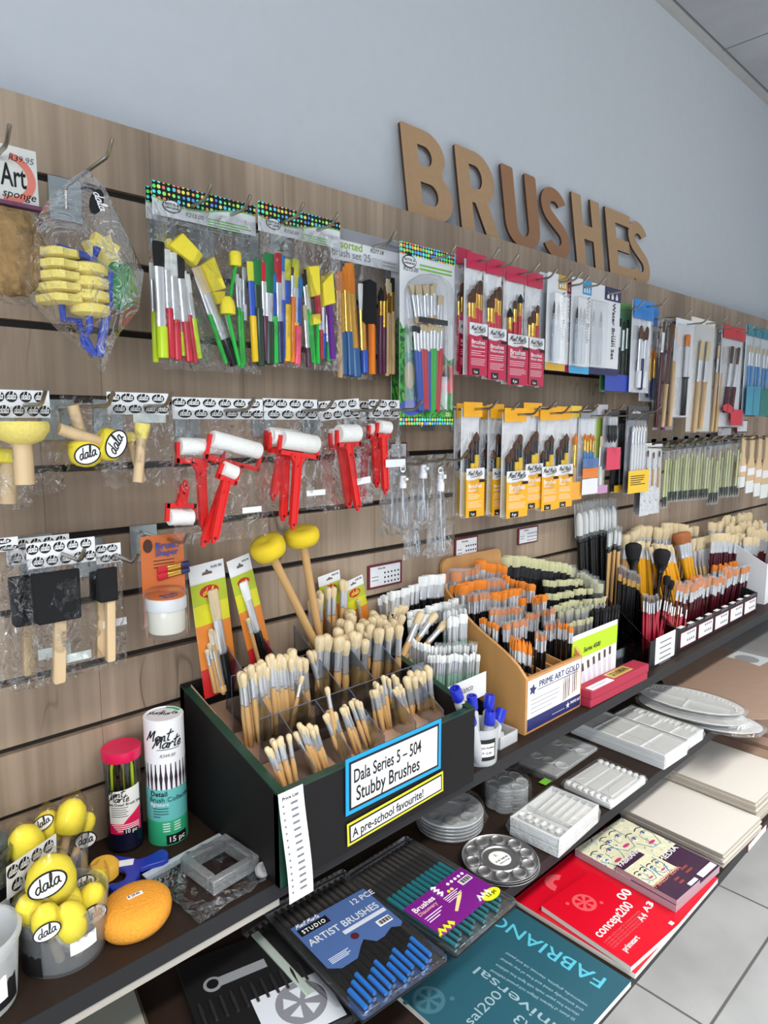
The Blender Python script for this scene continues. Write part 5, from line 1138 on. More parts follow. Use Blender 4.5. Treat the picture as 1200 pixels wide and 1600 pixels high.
def dabber(lab, head, y, r, c, lean, labelled=None, seed=1, fr=1.25):
    """foam ball of radius r at the pixel, stick down to the cup floor"""
    h = W(*cq(*head), y); e = Vector((c[0] + lean[0], c[1] + lean[1], Z1 + 0.006)); d = (h - e).normalized(); L = (h - e).length
    t = thing('sponge_dabber', lab, 'sponge dabber', e, zrot(d), 'yellow foam dabbers in the cups')
    MB().lathe([(0.0055, 0), (0.006, 0.004), (0.006, L - r*0.5)], 12).build('handle', stick_m, t)
    H = L - r
    MB().lathe([(r*0.75, H), (r*0.98, H + r*0.18), (r*1.02, H + r*fr*0.8), (r*0.86, H + r*fr*1.35), (r*0.45, H + r*fr*1.68), (r*0.05, H + r*fr*1.75)], 22).build('foam_head', sponge_y, t, angle=70)
    MB().lathe([(0.009, H*0.72), (r*1.06, H - r*0.1), (r*1.14, H + r), (r*0.8, H + r*fr*1.8), (0.004, H + r*fr*2.3)], 12, cap=False).build('bag', sleeve_m, t, angle=30)
    if labelled:
        lx, ly, rx, rz, ang = labelled
        q = W(*cq(lx, ly), y - r*0.75); loc = (q - e); loc.rotate(zrot(d).to_quaternion().inverted())
        f = facing(h.x, h.y)
        R = zrot(d).to_quaternion().inverted() @ Euler((0, ang, f + PI/2), 'XYZ').to_quaternion()
        # turned so that the label faces the aisle
        loc = Vector((h.x + math.cos(f)*r*1.12, h.y + math.sin(f)*r*1.12, q.z)) - e + Vector((math.sin(f), -math.cos(f), 0))*((lx - head[0])*-0.00025)
        loc.rotate(zrot(d).to_quaternion().inverted())
        o = MB().prism(circle(0, 0, rx, 24, rz), -0.0005, 0).build('oval_label', black_ink, t, False, loc=loc, rot=R.to_euler())
        MB().prism(circle(0, 0, rx*0.9, 24, rz*0.85), -0.0009, -0.0005).build('label_field', white_ink, o, False)
        text('dala', rz*1.15, black_ink, o, (-rx*0.68, -0.0011, -rz*0.3), shear=0.3, fit=rx*1.35, bold=0.0003)
dabber('tall yellow foam dabber at the top of the dabber clump, by the slats', (442, 225), -0.085, 0.0205, cup2, (0.0, 0.0))
dabber('yellow foam dabber at the left of the upper clump', (165, 390), -0.100, 0.0215, cup2, (-0.01, 0.0))
dabber('yellow foam dabber with a label, leaning behind the tall one', (300, 290), -0.07, 0.019, cup2, (0.0, 0.01), (275, 250, 0.015, 0.010, -0.5))
dabber('small yellow foam dabber with an oval label turned down, right of the tall one', (540, 260), -0.075, 0.012, cup2, (0.012, 0.0), (530, 365, 0.015, 0.013, -0.15))
dabber('largest yellow foam dabber with a clear oval label, middle of the front cup', (315, 585), -0.195, 0.0285, cup1, (-0.005, 0.01), (300, 620, 0.0225, 0.016, -0.35), fr=1.0)
dabber('small yellow foam dabber at the left rim of the front cup', (205, 805), -0.205, 0.0185, cup1, (0.0, 0.0))
dabber('small yellow foam dabber with a label, front left of the front cup', (292, 870), -0.232, 0.0170, cup1, (-0.012, -0.02), (290, 925, 0.0155, 0.011, -0.3))
dabber('small yellow foam dabber in front of the others in the cup', (436, 870), -0.236, 0.0195, cup1, (0.008, -0.025))
dabber('small yellow foam dabber with a half-hidden label, behind the foremost one', (410, 770), -0.205, 0.0190, cup1, (0.0, -0.01), (420, 800, 0.017, 0.011, -0.2))
dabber('small yellow foam dabber with a label at the right rim of the front cup', (570, 750), -0.205, 0.0180, cup1, (0.018, -0.01), (580, 815, 0.016, 0.0125, -0.45))
dabber('small yellow foam dabber at the back right of the front cup', (585, 660), -0.165, 0.0175, cup1, (0.02, 0.01), (545, 620, 0.013, 0.010, -0.2))
# the printed header strip sticking up from the clump
p0, p1 = W(*cq(40, 600), -0.165), W(*cq(350, 380), -0.125)
t = thing('header_strip', 'white strip printed with black ovals, slanting behind the largest dabber', 'paper strip', p0, (0, -math.atan2(p1.z - p0.z, p1.x - p0.x), math.atan2(p1.y - p0.y, p1.x - p0.x)))
L = (p1 - p0).length; B(0, L, -0.0006, 0, -0.03, 0.012).build('strip', white_card, t, False)
a_, t2 = logo_print(L, 0.04, 4, 2); link('logo_print', a_, t, 0, (L/2, 0, 0.012)); link('lettering', t2, t, 0, (L/2, 0, 0.012))

# ---- sponge, blue stamp tool, bagged frame
q = S(216, 1447, Z1)
t = thing('orange_sponge', 'round orange sponge with a small price sticker, at the shelf edge', 'sponge', (q.x, q.y + 0.006, Z1), (0, 0, 0.3))
osp = mat('orange cellulose sponge', (240, 160, 50), 0.95, noise=0.12, scale=320, bump=0.5)
MB().lathe([(0.034, 0), (0.042, 0.003), (0.0465, 0.010), (0.048, 0.019), (0.0465, 0.028), (0.041, 0.0345), (0.03, 0.0385), (0.015, 0.0405), (0.002, 0.041)], 40, 0.9).build('foam', osp, t, angle=80)
o = B(-0.010, 0.010, -0.003, 0.003, 0.0405, 0.0416).build('price_sticker', paper, t, False, rot=(0, 0, -0.35)); text('R 29.90', 0.005, black_ink, o, (-0.009, -0.0018, 0.0419), Euler((0, 0, 0)))
z = Z1 + 0.014
t = thing('stamp_tool', 'royal blue plastic handle tool with a yellow sponge flower, lying by the tubes', 'sponge tool', S(215, 1362, Z1))
o0 = Vector(t.location); cob = mat('cobalt plastic', (24, 52, 168), 0.3)
def lp(px, py, zz): return S(px, py, zz) - o0
out = [lp(140 + x/2.975, 1310 + y/2.975, z) for x, y in ((80, 85), (125, 78), (200, 88), (225, 95), (260, 84), (290, 70), (318, 54), (338, 47), (358, 54), (368, 70), (366, 90), (340, 105), (300, 116), (270, 125), (235, 140), (232, 165), (215, 195), (190, 218), (150, 235), (105, 238), (85, 222), (92, 208), (130, 205), (160, 190), (172, 165), (160, 146), (130, 134), (95, 112))]
MB().prism([(v.x, v.y) for v in out], 0.006, 0.014, 'z').build('handle', cob, t, bevel=0.0015)
c = lp(162, 1358, z)
MB().lathe([(0.016, 0), (0.021, 0.005), (0.021, 0.02), (0.017, 0.025), (0.004, 0.026)], 24).build('sponge_flower', mat('yolk yellow sponge', (240, 186, 66), 0.95, bump=0.4, scale=160), t, loc=(c.x, c.y, 0.0))
c2p = lp(194, 1349, z)
o = B(-0.013, 0.013, -0.007, 0.007, 0, 0.0006).build('price_sticker', paper, t, False, loc=(c2p.x, c2p.y, 0.0142), rot=(0, 0, -0.5))
q = [S(*v, Z1) for v in ((222, 1372), (352, 1302), (432, 1386), (316, 1440))]
ux = (q[1] - q[0]).normalized(); t = thing('craft_pack', 'bagged square clear plastic frame with little wheels, lying against the black box', 'craft pack', q[0], (0, 0, math.atan2(ux.y, ux.x)))
inv = Matrix.Rotation(-math.atan2(ux.y, ux.x), 3, 'Z')
f = [inv @ (v - q[0]) for v in q]; wd = f[1].x; dp = -f[3].y
B(0, wd, -0.018, 0, 0.004, 0.006).build('header_card', mat('pale blue card', (196, 208, 216), 0.4), t, False)
MB().prism(circle(wd*0.5, -0.007, 0.003, 12), 0.0055, 0.0064, 'z').build('hang_hole', black_ink, t, False)
fr = MB(); fx0, fx1, fy0, fy1, fw = wd*0.30, wd*0.86, -dp*0.82, -dp*0.22, 0.013
for a in ((fx0, fx1, fy0, fy0 + fw), (fx0, fx1, fy1 - fw, fy1), (fx0, fx0 + fw, fy0 + fw, fy1 - fw), (fx1 - fw, fx1, fy0 + fw, fy1 - fw)): fr.box(*a, 0.003, 0.024)
fr.build('clear_frame', film('frosted frame plastic', tint=(225, 228, 230), base=0.08, edge=0.6, rough=0.15, haze=0.22), t, bevel=0.002)
for i, (u, v) in enumerate(((0.93, 0.3), (0.94, 0.6), (0.88, 0.75), (0.8, 0.9))):
    MB().lathe([(0.010, 0), (0.0105, 0.002), (0.0105, 0.006), (0.004, 0.007), (0.003, 0.004)], 18).build('small_wheel', milky_m, t, loc=(wd*u, -dp*v, 0.006 + 0.001*i), rot=(0.3*i, 0.3, 0))
b = MB().pillow(wd, dp*0.95, 0.032, 8, 0.003, 12, 12, 0.0); o = b.build('bag', bag_m, t, angle=50, loc=(0, -0.012, 0.006), rot=(-PI/2, 0, 0))
o.scale = (1, 0.9, 1)

# ---- the two brush tubes
q = S(203, 1330, Z1); c = (q.x + 0.004, q.y + 0.024); f = facing(*c)
ttop = W(200, 1162, c[1]).z; H = ttop - Z1
t = thing('brush_tube', 'clear tube of fine brushes with a bright pink lid and white and pink label', 'brush tube', (c[0], c[1], Z1))
MB().lathe([(0.0265, 0), (0.027, 0.002), (0.027, H - 0.012)], 30).build('tube_wall', film('tube plastic', base=0.03, edge=0.7, rough=0.06), t)
pink = mat('hot pink plastic', (226, 26, 84), 0.3)
MB().lathe([(0.0285, H - 0.016), (0.0295, H - 0.014), (0.0295, H - 0.001), (0.028, H), (0.024, H - 0.001)], 32).build('lid', pink, t)
MB().lathe([(0.0262, 0.004), (0.0262, 0.05)], 28).build('inner_sleeve', mat('navy inner card', (24, 30, 72), 0.4), t)
for i in range(10):
    r = 0.016 if i else 0; MB().tube([(r*math.cos(i*0.7), r*math.sin(i*0.7), 0.01), (r*0.9*math.cos(i*0.7), r*0.9*math.sin(i*0.7), H*0.8), (r*0.85*math.cos(i*0.7 + 0.1), r*0.85*math.sin(i*0.7 + 0.1), H - 0.02)], [0.003, 0.0028, 0.0008], 8).build('brush', black_h if i % 4 else lacq['lime'], t)
R_ = 0.0272
patch(R_, f - 0.85, f + 0.95, H*0.30, H*0.66, 'paper_label', mat('ivory label', (236, 234, 228), 0.5), t, top=lambda u: 0.88 + 0.12*u)
patch(R_ + 0.0003, f - 0.85, f + 0.95, H*0.2, H*0.44, 'pink_band', pink, t, top=lambda u: 0.42 if u < 0.45 else 0.42 + 0.58*((u - 0.45)/0.55)**0.7)
wrap('Mont', 0.0125, black_ink, t, R_ + 0.0004, f - 0.42, H*0.575, shear=0.3, bold=0.0002); wrap('Marte', 0.0125, black_ink, t, R_ + 0.0004, f - 0.28, H*0.525, shear=0.3, bold=0.0002)
wrap('Fine Detail Brush Set', 0.006, black_ink, t, R_ + 0.0004, f, H*0.485)
for i in range(5): patch(R_ + 0.0003, f - 0.72, f + 0.2 - 0.1*(i % 2), H*(0.46 - 0.022*i), H*(0.46 - 0.022*i) + 0.0012, 'small_print', grey_ink, t, 0.0004, 6)
for i in range(4): patch(R_ + 0.0007, f - 0.7 + 0.1*i, f + 0.8, H*(0.285 - 0.02*i), H*(0.285 - 0.02*i) + 0.0012, 'small_print', white_ink, t, 0.0003, 6)
patch(R_ + 0.0007, f - 0.1, f + 0.72, H*0.195, H*0.245, 'black_tag', black_ink, t); wrap('10 pc', 0.0085, white_ink, t, R_ + 0.001, f + 0.3, H*0.207, bold=0.0003)

q = S(270, 1318, Z1); c = (q.x + 0.006, q.y + 0.027); f = facing(*c); ttop = W(270, 1110, c[1]).z; H = ttop - Z1; R_ = 0.0305
t = thing('brush_tube', 'white and green cardboard brush tube printed with slim brushes, beside the black box', 'brush tube', (c[0], c[1], Z1))
MB().lathe([(R_, 0), (R_, H - 0.001), (R_ - 0.002, H), (R_ - 0.003, H - 0.0015), (0.0005, H - 0.0015)], 40).build('tube_wall', mat('white printed tube', (238, 238, 242), 0.35), t)
patch(R_, f - PI, f + PI - 0.001, 0, H*0.20, 'green_print', mat('sea green print', (52, 172, 122), 0.35), t, 0.0003, 40)
patch(R_, f - PI, f + PI - 0.001, H*0.20, H*0.455, 'teal_print', mat('light teal print', (104, 188, 184), 0.35), t, 0.0003, 40)
o = MB().prism(arc(0, 0, R_*0.96, R_*0.96, math.degrees(f) + 110, math.degrees(f) + 170, 10) + arc(0, 0, R_*0.74, R_*0.74, math.degrees(f) + 170, math.degrees(f) + 110, 10), H - 0.0014, H - 0.0008, 'z').build('green_tab', MATS['sea green print'], t, False)
for tx, dz, da in (('Mont', 0.845, -0.25), ('Marte', 0.79, 0.12)):
    wrap(tx, 0.0185, black_ink, t, R_ + 0.0003, f + da, H*dz, shear=0.35, bold=0.0005)
text('Mont', 0.012, black_ink, t, (-0.018*math.cos(f + PI/2) - 0.004, -0.02*math.sin(f + PI/2) + 0.004, H - 0.0012), Euler((0, 0, f + PI/2)), shear=0.3, bold=0.0003)
text('Marte', 0.012, black_ink, t, (-0.008, 0.0, H - 0.0012), Euler((0, 0, f + PI/2)), shear=0.3, bold=0.0003)
patch(R_ + 0.0003, f - 0.4, f + 0.75, H*0.772, H*0.776, 'underline', black_ink, t, 0.0003, 8)
wrap('R349.50', 0.007, grey_ink, t, R_ + 0.0003, f + 0.1, H*0.715, shear=0.3)
for i in range(11):
    a = f - 1.25 + 0.25*i; b = MB(); hw = (0.0007, 0.0012, 0.0026, 0.0016, 0.0012); zz = (H*0.66, H*0.60, H*0.545, H*0.50, H*0.455)
    for k, (w_, z_) in enumerate(zip(hw, zz)):
        for s in (-1, 1): b.v.append(((R_ + 0.0005)*math.cos(a + s*w_/R_), (R_ + 0.0005)*math.sin(a + s*w_/R_), z_))
    b.f = [(2*k, 2*k + 1, 2*k + 3, 2*k + 2) for k in range(4)]; b.build('printed_brush', mat('dark plum print', (50, 34, 48), 0.4), t, False)
wrap('Detail', 0.0112, black_ink, t, R_ + 0.0004, f - 0.40, H*0.405, bold=0.0005); wrap('Brush Collection', 0.0108, mat('deep teal ink', (24, 82, 90), 0.5), t, R_ + 0.0004, f + 0.28, H*0.358)
wrap('Signature', 0.008, white_ink, t, R_ + 0.0004, f - 0.4, H*0.325)
for i in range(4): patch(R_ + 0.0003, f - 0.72, f + (0.05 if i < 3 else -0.35), H*(0.30 - 0.022*i), H*(0.30 - 0.022*i) + 0.0013, 'small_print', MATS['deep teal ink'], t, 0.0003, 6)
for i in range(4):
    for k in range(2): patch(R_ + 0.0003, f - 0.25 + 0.55*k, f + 0.1 + 0.55*k, H*(0.175 - 0.02*i), H*(0.175 - 0.02*i) + 0.0013, 'small_print', white_ink, t, 0.0003, 5)
patch(R_ + 0.0004, f - 0.1, f + 1.0, 0.002, H*0.085, 'black_tag', black_ink, t); wrap('15 pc', 0.0125, white_ink, t, R_ + 0.001, f + 0.42, 0.006, bold=0.0007)

# ---- the black wooden box of stubby brushes
BX0, BX1, BY0, BY1, BF, BB = 0.500, 0.928, -0.292, -0.006, 1.058, 1.136
box_black = mat('black painted board', (17, 16, 18), 0.6, spec=0.3); box_green = mat('dark green painted edge', (20, 58, 44), 0.4, noise=0.25, scale=40)
t = bx = thing('brush_box', 'large black and green wooden box full of stubby brushes, with blue and yellow signs', 'display box', ((BX0 + BX1)/2, (BY0 + BY1)/2, Z1))
o0 = Vector(t.location)
def rim(y): return BF + (BB - BF)*(y - BY0)/(BY1 - BY0)
def bfloor(y): return rim(y) - 0.045
def bpart(mb, name, m, **kw):
    mb.v = [(x - o0.x, y - o0.y, z - o0.z) for x, y, z in mb.v]; return mb.build(name, m, t, kw.pop('smooth', False), **kw)
TH = 0.013
for xa in (BX0, BX1 - TH):
    bpart(MB().prism([(BY0, Z1), (BY1, Z1), (BY1, rim(BY1) - 0.002), (BY0, rim(BY0) - 0.002)], xa, xa + TH, 'x'), 'side_panel', box_black)
    bpart(MB().prism([(BY0, rim(BY0) - 0.002), (BY1, rim(BY1) - 0.002), (BY1, rim(BY1)), (BY0, rim(BY0))], xa - 0.0006, xa + TH + 0.0006, 'x'), 'green_rim', box_green)
bpart(B(BX0, BX1, BY0 - 0.0005, BY0 + TH, Z1, BF - 0.002), 'front_panel', box_black)
bpart(B(BX0 - 0.0006, BX1 + 0.0006, BY0 - 0.001, BY0 + TH, BF - 0.002, BF + 0.0005), 'green_rim', box_green)
bpart(B(BX0 - 0.0012, BX0 + 0.022, BY0 - 0.0014, BY0, Z1 + 0.002, BF), 'green_corner', box_green)
bpart(B(BX0, BX1, BY1 - TH, BY1, Z1, BB), 'back_panel', box_black)
bpart(MB().prism([(BY0 + TH, bfloor(BY0) - 0.004), (BY1 - TH, bfloor(BY1) - 0.004), (BY1 - TH, bfloor(BY1)), (BY0 + TH, bfloor(BY0))], BX0 + TH, BX1 - TH, 'x'), 'cardboard_floor', mat('pinkish cardboard', (196, 158, 132), 0.7))
bpart(MB().prism([(BY0 + TH, bfloor(BY0)), (BY1 - TH, bfloor(BY1)), (BY1 - TH, rim(BY1)), (BY0 + TH, rim(BY0) - 0.004)], BX0 + TH, BX0 + TH + 0.001, 'x'), 'cardboard_lining', MATS['pinkish cardboard'])
def sheet(xa, ya, yb, ha, hb):
    bpart(MB().prism([(ya, bfloor(ya)), (yb, bfloor(yb)), (yb, bfloor(yb) + hb), (ya, bfloor(ya) + ha)], xa, xa + 0.002, 'x'), 'acrylic_divider', acrylic_m)
    bpart(MB().tube([(xa + 0.001, ya, bfloor(ya)), (xa + 0.001, ya, bfloor(ya) + ha), (xa + 0.001, yb, bfloor(yb) + hb), (xa + 0.001, yb, bfloor(yb))], 0.0009, 6), 'divider_edge', acr_edge)
for xa in (0.578, 0.650, 0.722, 0.796, 0.866):
    sheet(xa, -0.27, -0.18, 0.045, 0.075); sheet(xa - 0.012, -0.175, -0.04, 0.075, 0.12)
for ya, h in ((-0.18, 0.075), (-0.10, 0.10)):
    bpart(B(BX0 + TH + 0.03, BX1 - TH, ya, ya + 0.002, bfloor(ya), bfloor(ya) + h), 'acrylic_divider', acrylic_m)
    bpart(MB().tube([(BX0 + TH + 0.03, ya, bfloor(ya)), (BX0 + TH + 0.03, ya, bfloor(ya) + h), (BX1 - TH, ya, bfloor(ya) + h)], 0.0009, 6), 'divider_edge', acr_edge)
# signs on the front
def sign(c4, y, col, m1, m2, rows, name):
    a, b_, c_, d = [W(*v, y) for v in c4]                 # top-left, top-right, bottom-right, bottom-left
    w_ = ((b_ - a).length + (c_ - d).length)/2; h_ = ((a - d).length + (b_ - c_).length)/2; ang = math.atan2((c_ - d).z, (c_ - d).x)*0.5 + math.atan2((b_ - a).z, (b_ - a).x)*0.5
    o = B(0, w_, -0.0008, 0, 0, h_).build(name, col, t, False, loc=d - o0, rot=(0, -ang, 0))
    B(m1, w_ - m1, -0.0012, -0.0008, m1, h_ - m1).build('black_border', black_ink, o, False); B(m2, w_ - m2, -0.0016, -0.0012, m2, h_ - m2).build('white_field', paper, o, False)
    for s, size, z_, fx, fw in rows: text(s, size, black_ink, o, (m2 + fx, -0.002, z_), bold=0.0003, fit=fw)
    return w_, h_
blue_c = mat('sky blue card', (20, 158, 222), 0.5); yel_c = mat('bright yellow card', (246, 232, 50), 0.5)
sign([(529, 1192), (679, 1128), (690, 1198), (540, 1276)], BY0 - 0.003, blue_c, 0.0065, 0.0105, [('Dala Series 5 \u2013 504', 0.031, 0.049, 0.004, 0.148), ('Stubby Brushes', 0.034, 0.0185, 0.009, 0.140)], 'blue_sign')
sign([(541, 1290), (691, 1205), (692, 1236), (543, 1323)], BY0 - 0.003, yel_c, 0.0035, 0.0065, [('A pre-school favourite!', 0.021, 0.0115, 0.003, 0.158)], 'yellow_sign')
a, e = W(434, 1242, BY0 - 0.004), W(470, 1398, BY0 - 0.004); sw = W(473, 1242, BY0 - 0.004).x - a.x
b = MB(); n = 10
for i in range(n + 1):
    u = i/n; x = a.x + (W(455, 1398, BY0).x - a.x)*u*0.55; z_ = a.z + (e.z - a.z)*u; yy = BY0 - 0.004 - 0.010*math.sin(u*2.6)*u
    b.v += [(x, yy, z_), (x + sw, yy, z_), (x, yy - 0.0006, z_), (x + sw, yy - 0.0006, z_)]
for i in range(n):
    k = 4*i; b.f += [(k, k + 4, k + 5, k + 1), (k + 2, k + 3, k + 7, k + 6), (k, k + 2, k + 6, k + 4), (k + 1, k + 5, k + 7, k + 3)]
ps = bpart(b, 'price_strip', paper, smooth=True)
b = MB()
for i in range(14):
    u = 0.12 + 0.06*i; x = a.x + (W(455, 1398, BY0).x - a.x)*u*0.55; z_ = a.z + (e.z - a.z)*u; yy = BY0 - 0.0052 - 0.010*math.sin(u*2.6)*u
    b.box(x + sw*0.45, x + sw*0.72, yy - 0.0004, yy, z_ - 0.0015, z_ + 0.0015); b.box(x + sw*0.12, x + sw*0.18, yy - 0.0004, yy, z_ - 0.0014, z_ + 0.0014)
b.v = [(x - o0.x, y - o0.y, z - o0.z) for x, y, z in b.v]; b.build('printed_prices', grey_ink, ps, False)
text('Price List', 0.0075, black_ink, ps, (a.x + sw*0.14 - o0.x, BY0 - 0.0054 - o0.y, a.z - 0.012 - o0.z))
# stubby brushes
KS1 = kind('stubby small', wood, silver, hog, 0.0038, 0.022, 0.0034, 0.015, 0.0042, 'round', 1, 'fat')
KS2 = kind('stubby medium', wood, silver, hog, 0.0048, 0.034, 0.0046, 0.023, 0.0060, 'round', 1, 'fat')
KS3 = kind('stubby large', wood, silver, hog, 0.0066, 0.038, 0.0062, 0.028, 0.0086, 'round', 1, 'fat')
BOUND = None
def clump(k, label, group, cv, tips, y, lean=(0, 0), zb=None, jit=0.004, guard=False, spread=0.0):
    """one brush per listed tip; y is the depth of the clump, its foot is on zb (a height, or the sloping box floor)"""
    rn = random.Random(len(tips)*7 + int(tips[0][0]))
    if zb is None and len(tips) >= 6:                # fill the gaps between the traced tips
        st = 14 if cv is cb else 11
        tips = tips + [(q[0] + rn.uniform(0.6, 1.2)*st, q[1] + rn.uniform(-0.9, 0.7)*st) for q in tips[:-1:2]] + [(q[0] - rn.uniform(0.4, 1.0)*st, q[1] - rn.uniform(0.4, 1.2)*st) for q in tips[1:-1:3]]
    cx = sum(q[0] for q in tips)/len(tips)
    for q in tips:
        yy = y + rn.uniform(-jit, jit)*1.5; tip = W(*cv(q[0], q[1]), yy)
        if BOUND:                                     # keep the tip over its own rack
            for _ in range(60):
                if tip.x < BOUND[0] and yy < BOUND[3]: yy += 0.004
                elif tip.x > BOUND[1] and yy > BOUND[2]: yy -= 0.004
                else: break
                tip = W(*cv(q[0], q[1]), yy)
        bxp = tip.x + lean[0] + rn.uniform(-jit, jit) - (q[0] - cx)*spread*0.001; byp = yy + lean[1] + rn.uniform(-jit, jit)
        if BOUND: bxp = min(max(bxp, BOUND[0]), BOUND[1]); byp = min(max(byp, BOUND[2]), BOUND[3])
        if zb is None: bxp = min(max(bxp, BX0 + TH + 0.006), BX1 - TH - 0.006); byp = min(max(byp, BY0 + TH + 0.006), BY1 - TH - 0.006)
        brush(k, label, group, tip, (bxp, byp, (bfloor(byp) if zb is None else zb) + 0.001), rn.uniform(0, 6) if K[k]['flat'] == 1 else rn.uniform(-0.4, 0.4) - 0.7, guard)
def rowt(xa, ya, xb, yb, n, j=6, seed=1):
    rn = random.Random(int(seed + xa + ya)); return [(xa + (xb - xa)*(i + 0.5)/n + rn.uniform(-j, j)*0.6, ya + (yb - ya)*(i + 0.5)/n + rn.uniform(-j, j)) for i in range(n)]
G = 'stubby brushes, '
clump(KS2, 'large stubby hog brush at the back of the box, behind the foam mallet sticks', G + 'back clump', cb, [(60, 300), (85, 262), (125, 228), (165, 226), (225, 192), (20, 310)], -0.035, (0.004, 0.01))
clump(KS3, 'large stubby hog brush in the tall middle clump of the black box', G + 'tall middle clump', cb,
      [(75, 535), (130, 537), (195, 540), (240, 562), (300, 520), (362, 555), (445, 488), (515, 476), (575, 464)], -0.118, (0.004, 0.012))
clump(KS3, 'large stubby hog brush in the second rank of the tall middle clump', G + 'second rank of the middle clump', cb,
      [(190, 482), (265, 450), (320, 464), (372, 500), (255, 540), (395, 460), (165, 540)], -0.098, (0.0, 0.012))
clump(KS3, 'large stubby hog brush in the rear ranks of the tall middle clump', G + 'rear ranks of the middle clump', cb,
      [(212, 428), (282, 400), (350, 428), (430, 400), (490, 440), (545, 428), (400, 425), (460, 425), (520, 480), (600, 400)], -0.072, (-0.006, 0.012))
clump(KS3, 'large stubby hog brush at the top of the tall middle clump', G + 'top of the middle clump', cb,
      [(262, 375), (425, 388), (470, 405), (555, 352), (605, 352), (590, 385), (440, 440)], -0.048, (-0.008, 0.01))
clump(KS3, 'large stubby hog brush leaning out to the right of the box', G + 'leaning right', cb, [(715, 383), (805, 392), (868, 448)], -0.10, (-0.036, 0.0))
clump(KS2, 'medium stubby hog brush in the left rear compartment of the black box', G + 'left rear compartment', cl,
      [(385, 830), (422, 818), (450, 830), (482, 820), (508, 805), (540, 805), (572, 770), (605, 752), (638, 760), (690, 758), (715, 770), (437, 795), (466, 790), (500, 780), (532, 745), (588, 740), (650, 720), (668, 745), (555, 760), (620, 740)], -0.135, (0.010, 0.002))
clump(KS2, 'medium stubby hog brush, one of two leaning by the mallet sticks', G + 'pair by the mallet sticks', cl, [(740, 722), (768, 718)], -0.10, (0.03, -0.01))
clump(KS1, 'single stubby brush leaning against the grain in the left rear compartment', G + 'single leaning one', cl, [(708, 852)], -0.155, (-0.025, 0.0))
clump(KS1, 'small stubby hog brush in the front left compartment of the black box', G + 'front left compartment', cf, [(228, 622), (262, 590), (285, 580), (332, 560), (246, 640), (272, 610), (300, 600)], -0.235, (0.020, -0.008), spread=0.2)
clump(KS1, 'small stubby hog brush in the second front compartment from the left', G + 'second front compartment', cf, [(360, 552), (390, 520), (425, 512), (455, 520), (408, 532), (440, 540), (375, 575)], -0.228, (0.024, -0.008), spread=0.2)
clump(KS1, 'small stubby hog brush in the third front compartment from the left', G + 'third front compartment', cf, [(500, 470), (520, 455), (540, 460), (510, 490), (530, 480), (512, 340)], -0.222, (0.024, -0.01))
clump(KS1, 'small stubby hog brush in the fourth front compartment from the left', G + 'fourth front compartment', cf, [(580, 437), (600, 432), (622, 405), (640, 404), (656, 410), (665, 430), (590, 450)], -0.222, (0.026, -0.008))
clump(KS1, 'stubby hog brush in the fifth front compartment, left of the last', G + 'fifth front compartment', cf, [(720, 355), (745, 320), (775, 286), (800, 300), (830, 290), (765, 332), (740, 352), (855, 330), (826, 350), (790, 340), (845, 350), (865, 345)], -0.205, (0.014, -0.006))
clump(KS2, 'stubby hog brush in the last front compartment, nearest the blue-capped bottles', G + 'last front compartment', cf, [(880, 292), (906, 270), (935, 262), (960, 265), (984, 250), (920, 290), (890, 312), (945, 290), (970, 290)], -0.200, (0.014, -0.004))
# foam mallets
def mallet(lab, head, foot, y, r, th, yb):
    h = W(*head, y); e = Vector(W(*foot, yb)); e = h + (e - h)*((h.z - bfloor(yb) - 0.002)/(h.z - e.z)); e.y = min(e.y, BY1 - TH - 0.012)
    d = (h - e).normalized(); L = (h - e).length
    t = thing('foam_mallet', lab, 'foam mallet', e, zrot(d), 'yellow foam mallets')
    MB().lathe([(0.007, 0), (0.0078, 0.01), (0.0072, L - th*0.3)], 14).build('handle', wood, t)
    MB().lathe([(r*0.55, L - th*0.5), (r*0.88, L - th*0.42), (r, L - th*0.1), (r, L + th*0.2), (r*0.9, L + th*0.42), (r*0.6, L + th*0.5), (r*0.25, L + th*0.46), (0.002, L + th*0.40)], 28).build('foam_head', mat('lemon foam', (236, 206, 44), 0.95, bump=0.2, scale=240), t, angle=70)
mallet('yellow foam mallet on a leaning wooden stick, left of the two above the box', (419, 856), (505, 1030), -0.085, 0.030, 0.032, -0.07)
mallet('yellow foam mallet on an upright wooden stick, right of the two above the box', (472, 838), (497, 985), -0.075, 0.031, 0.029, -0.06)
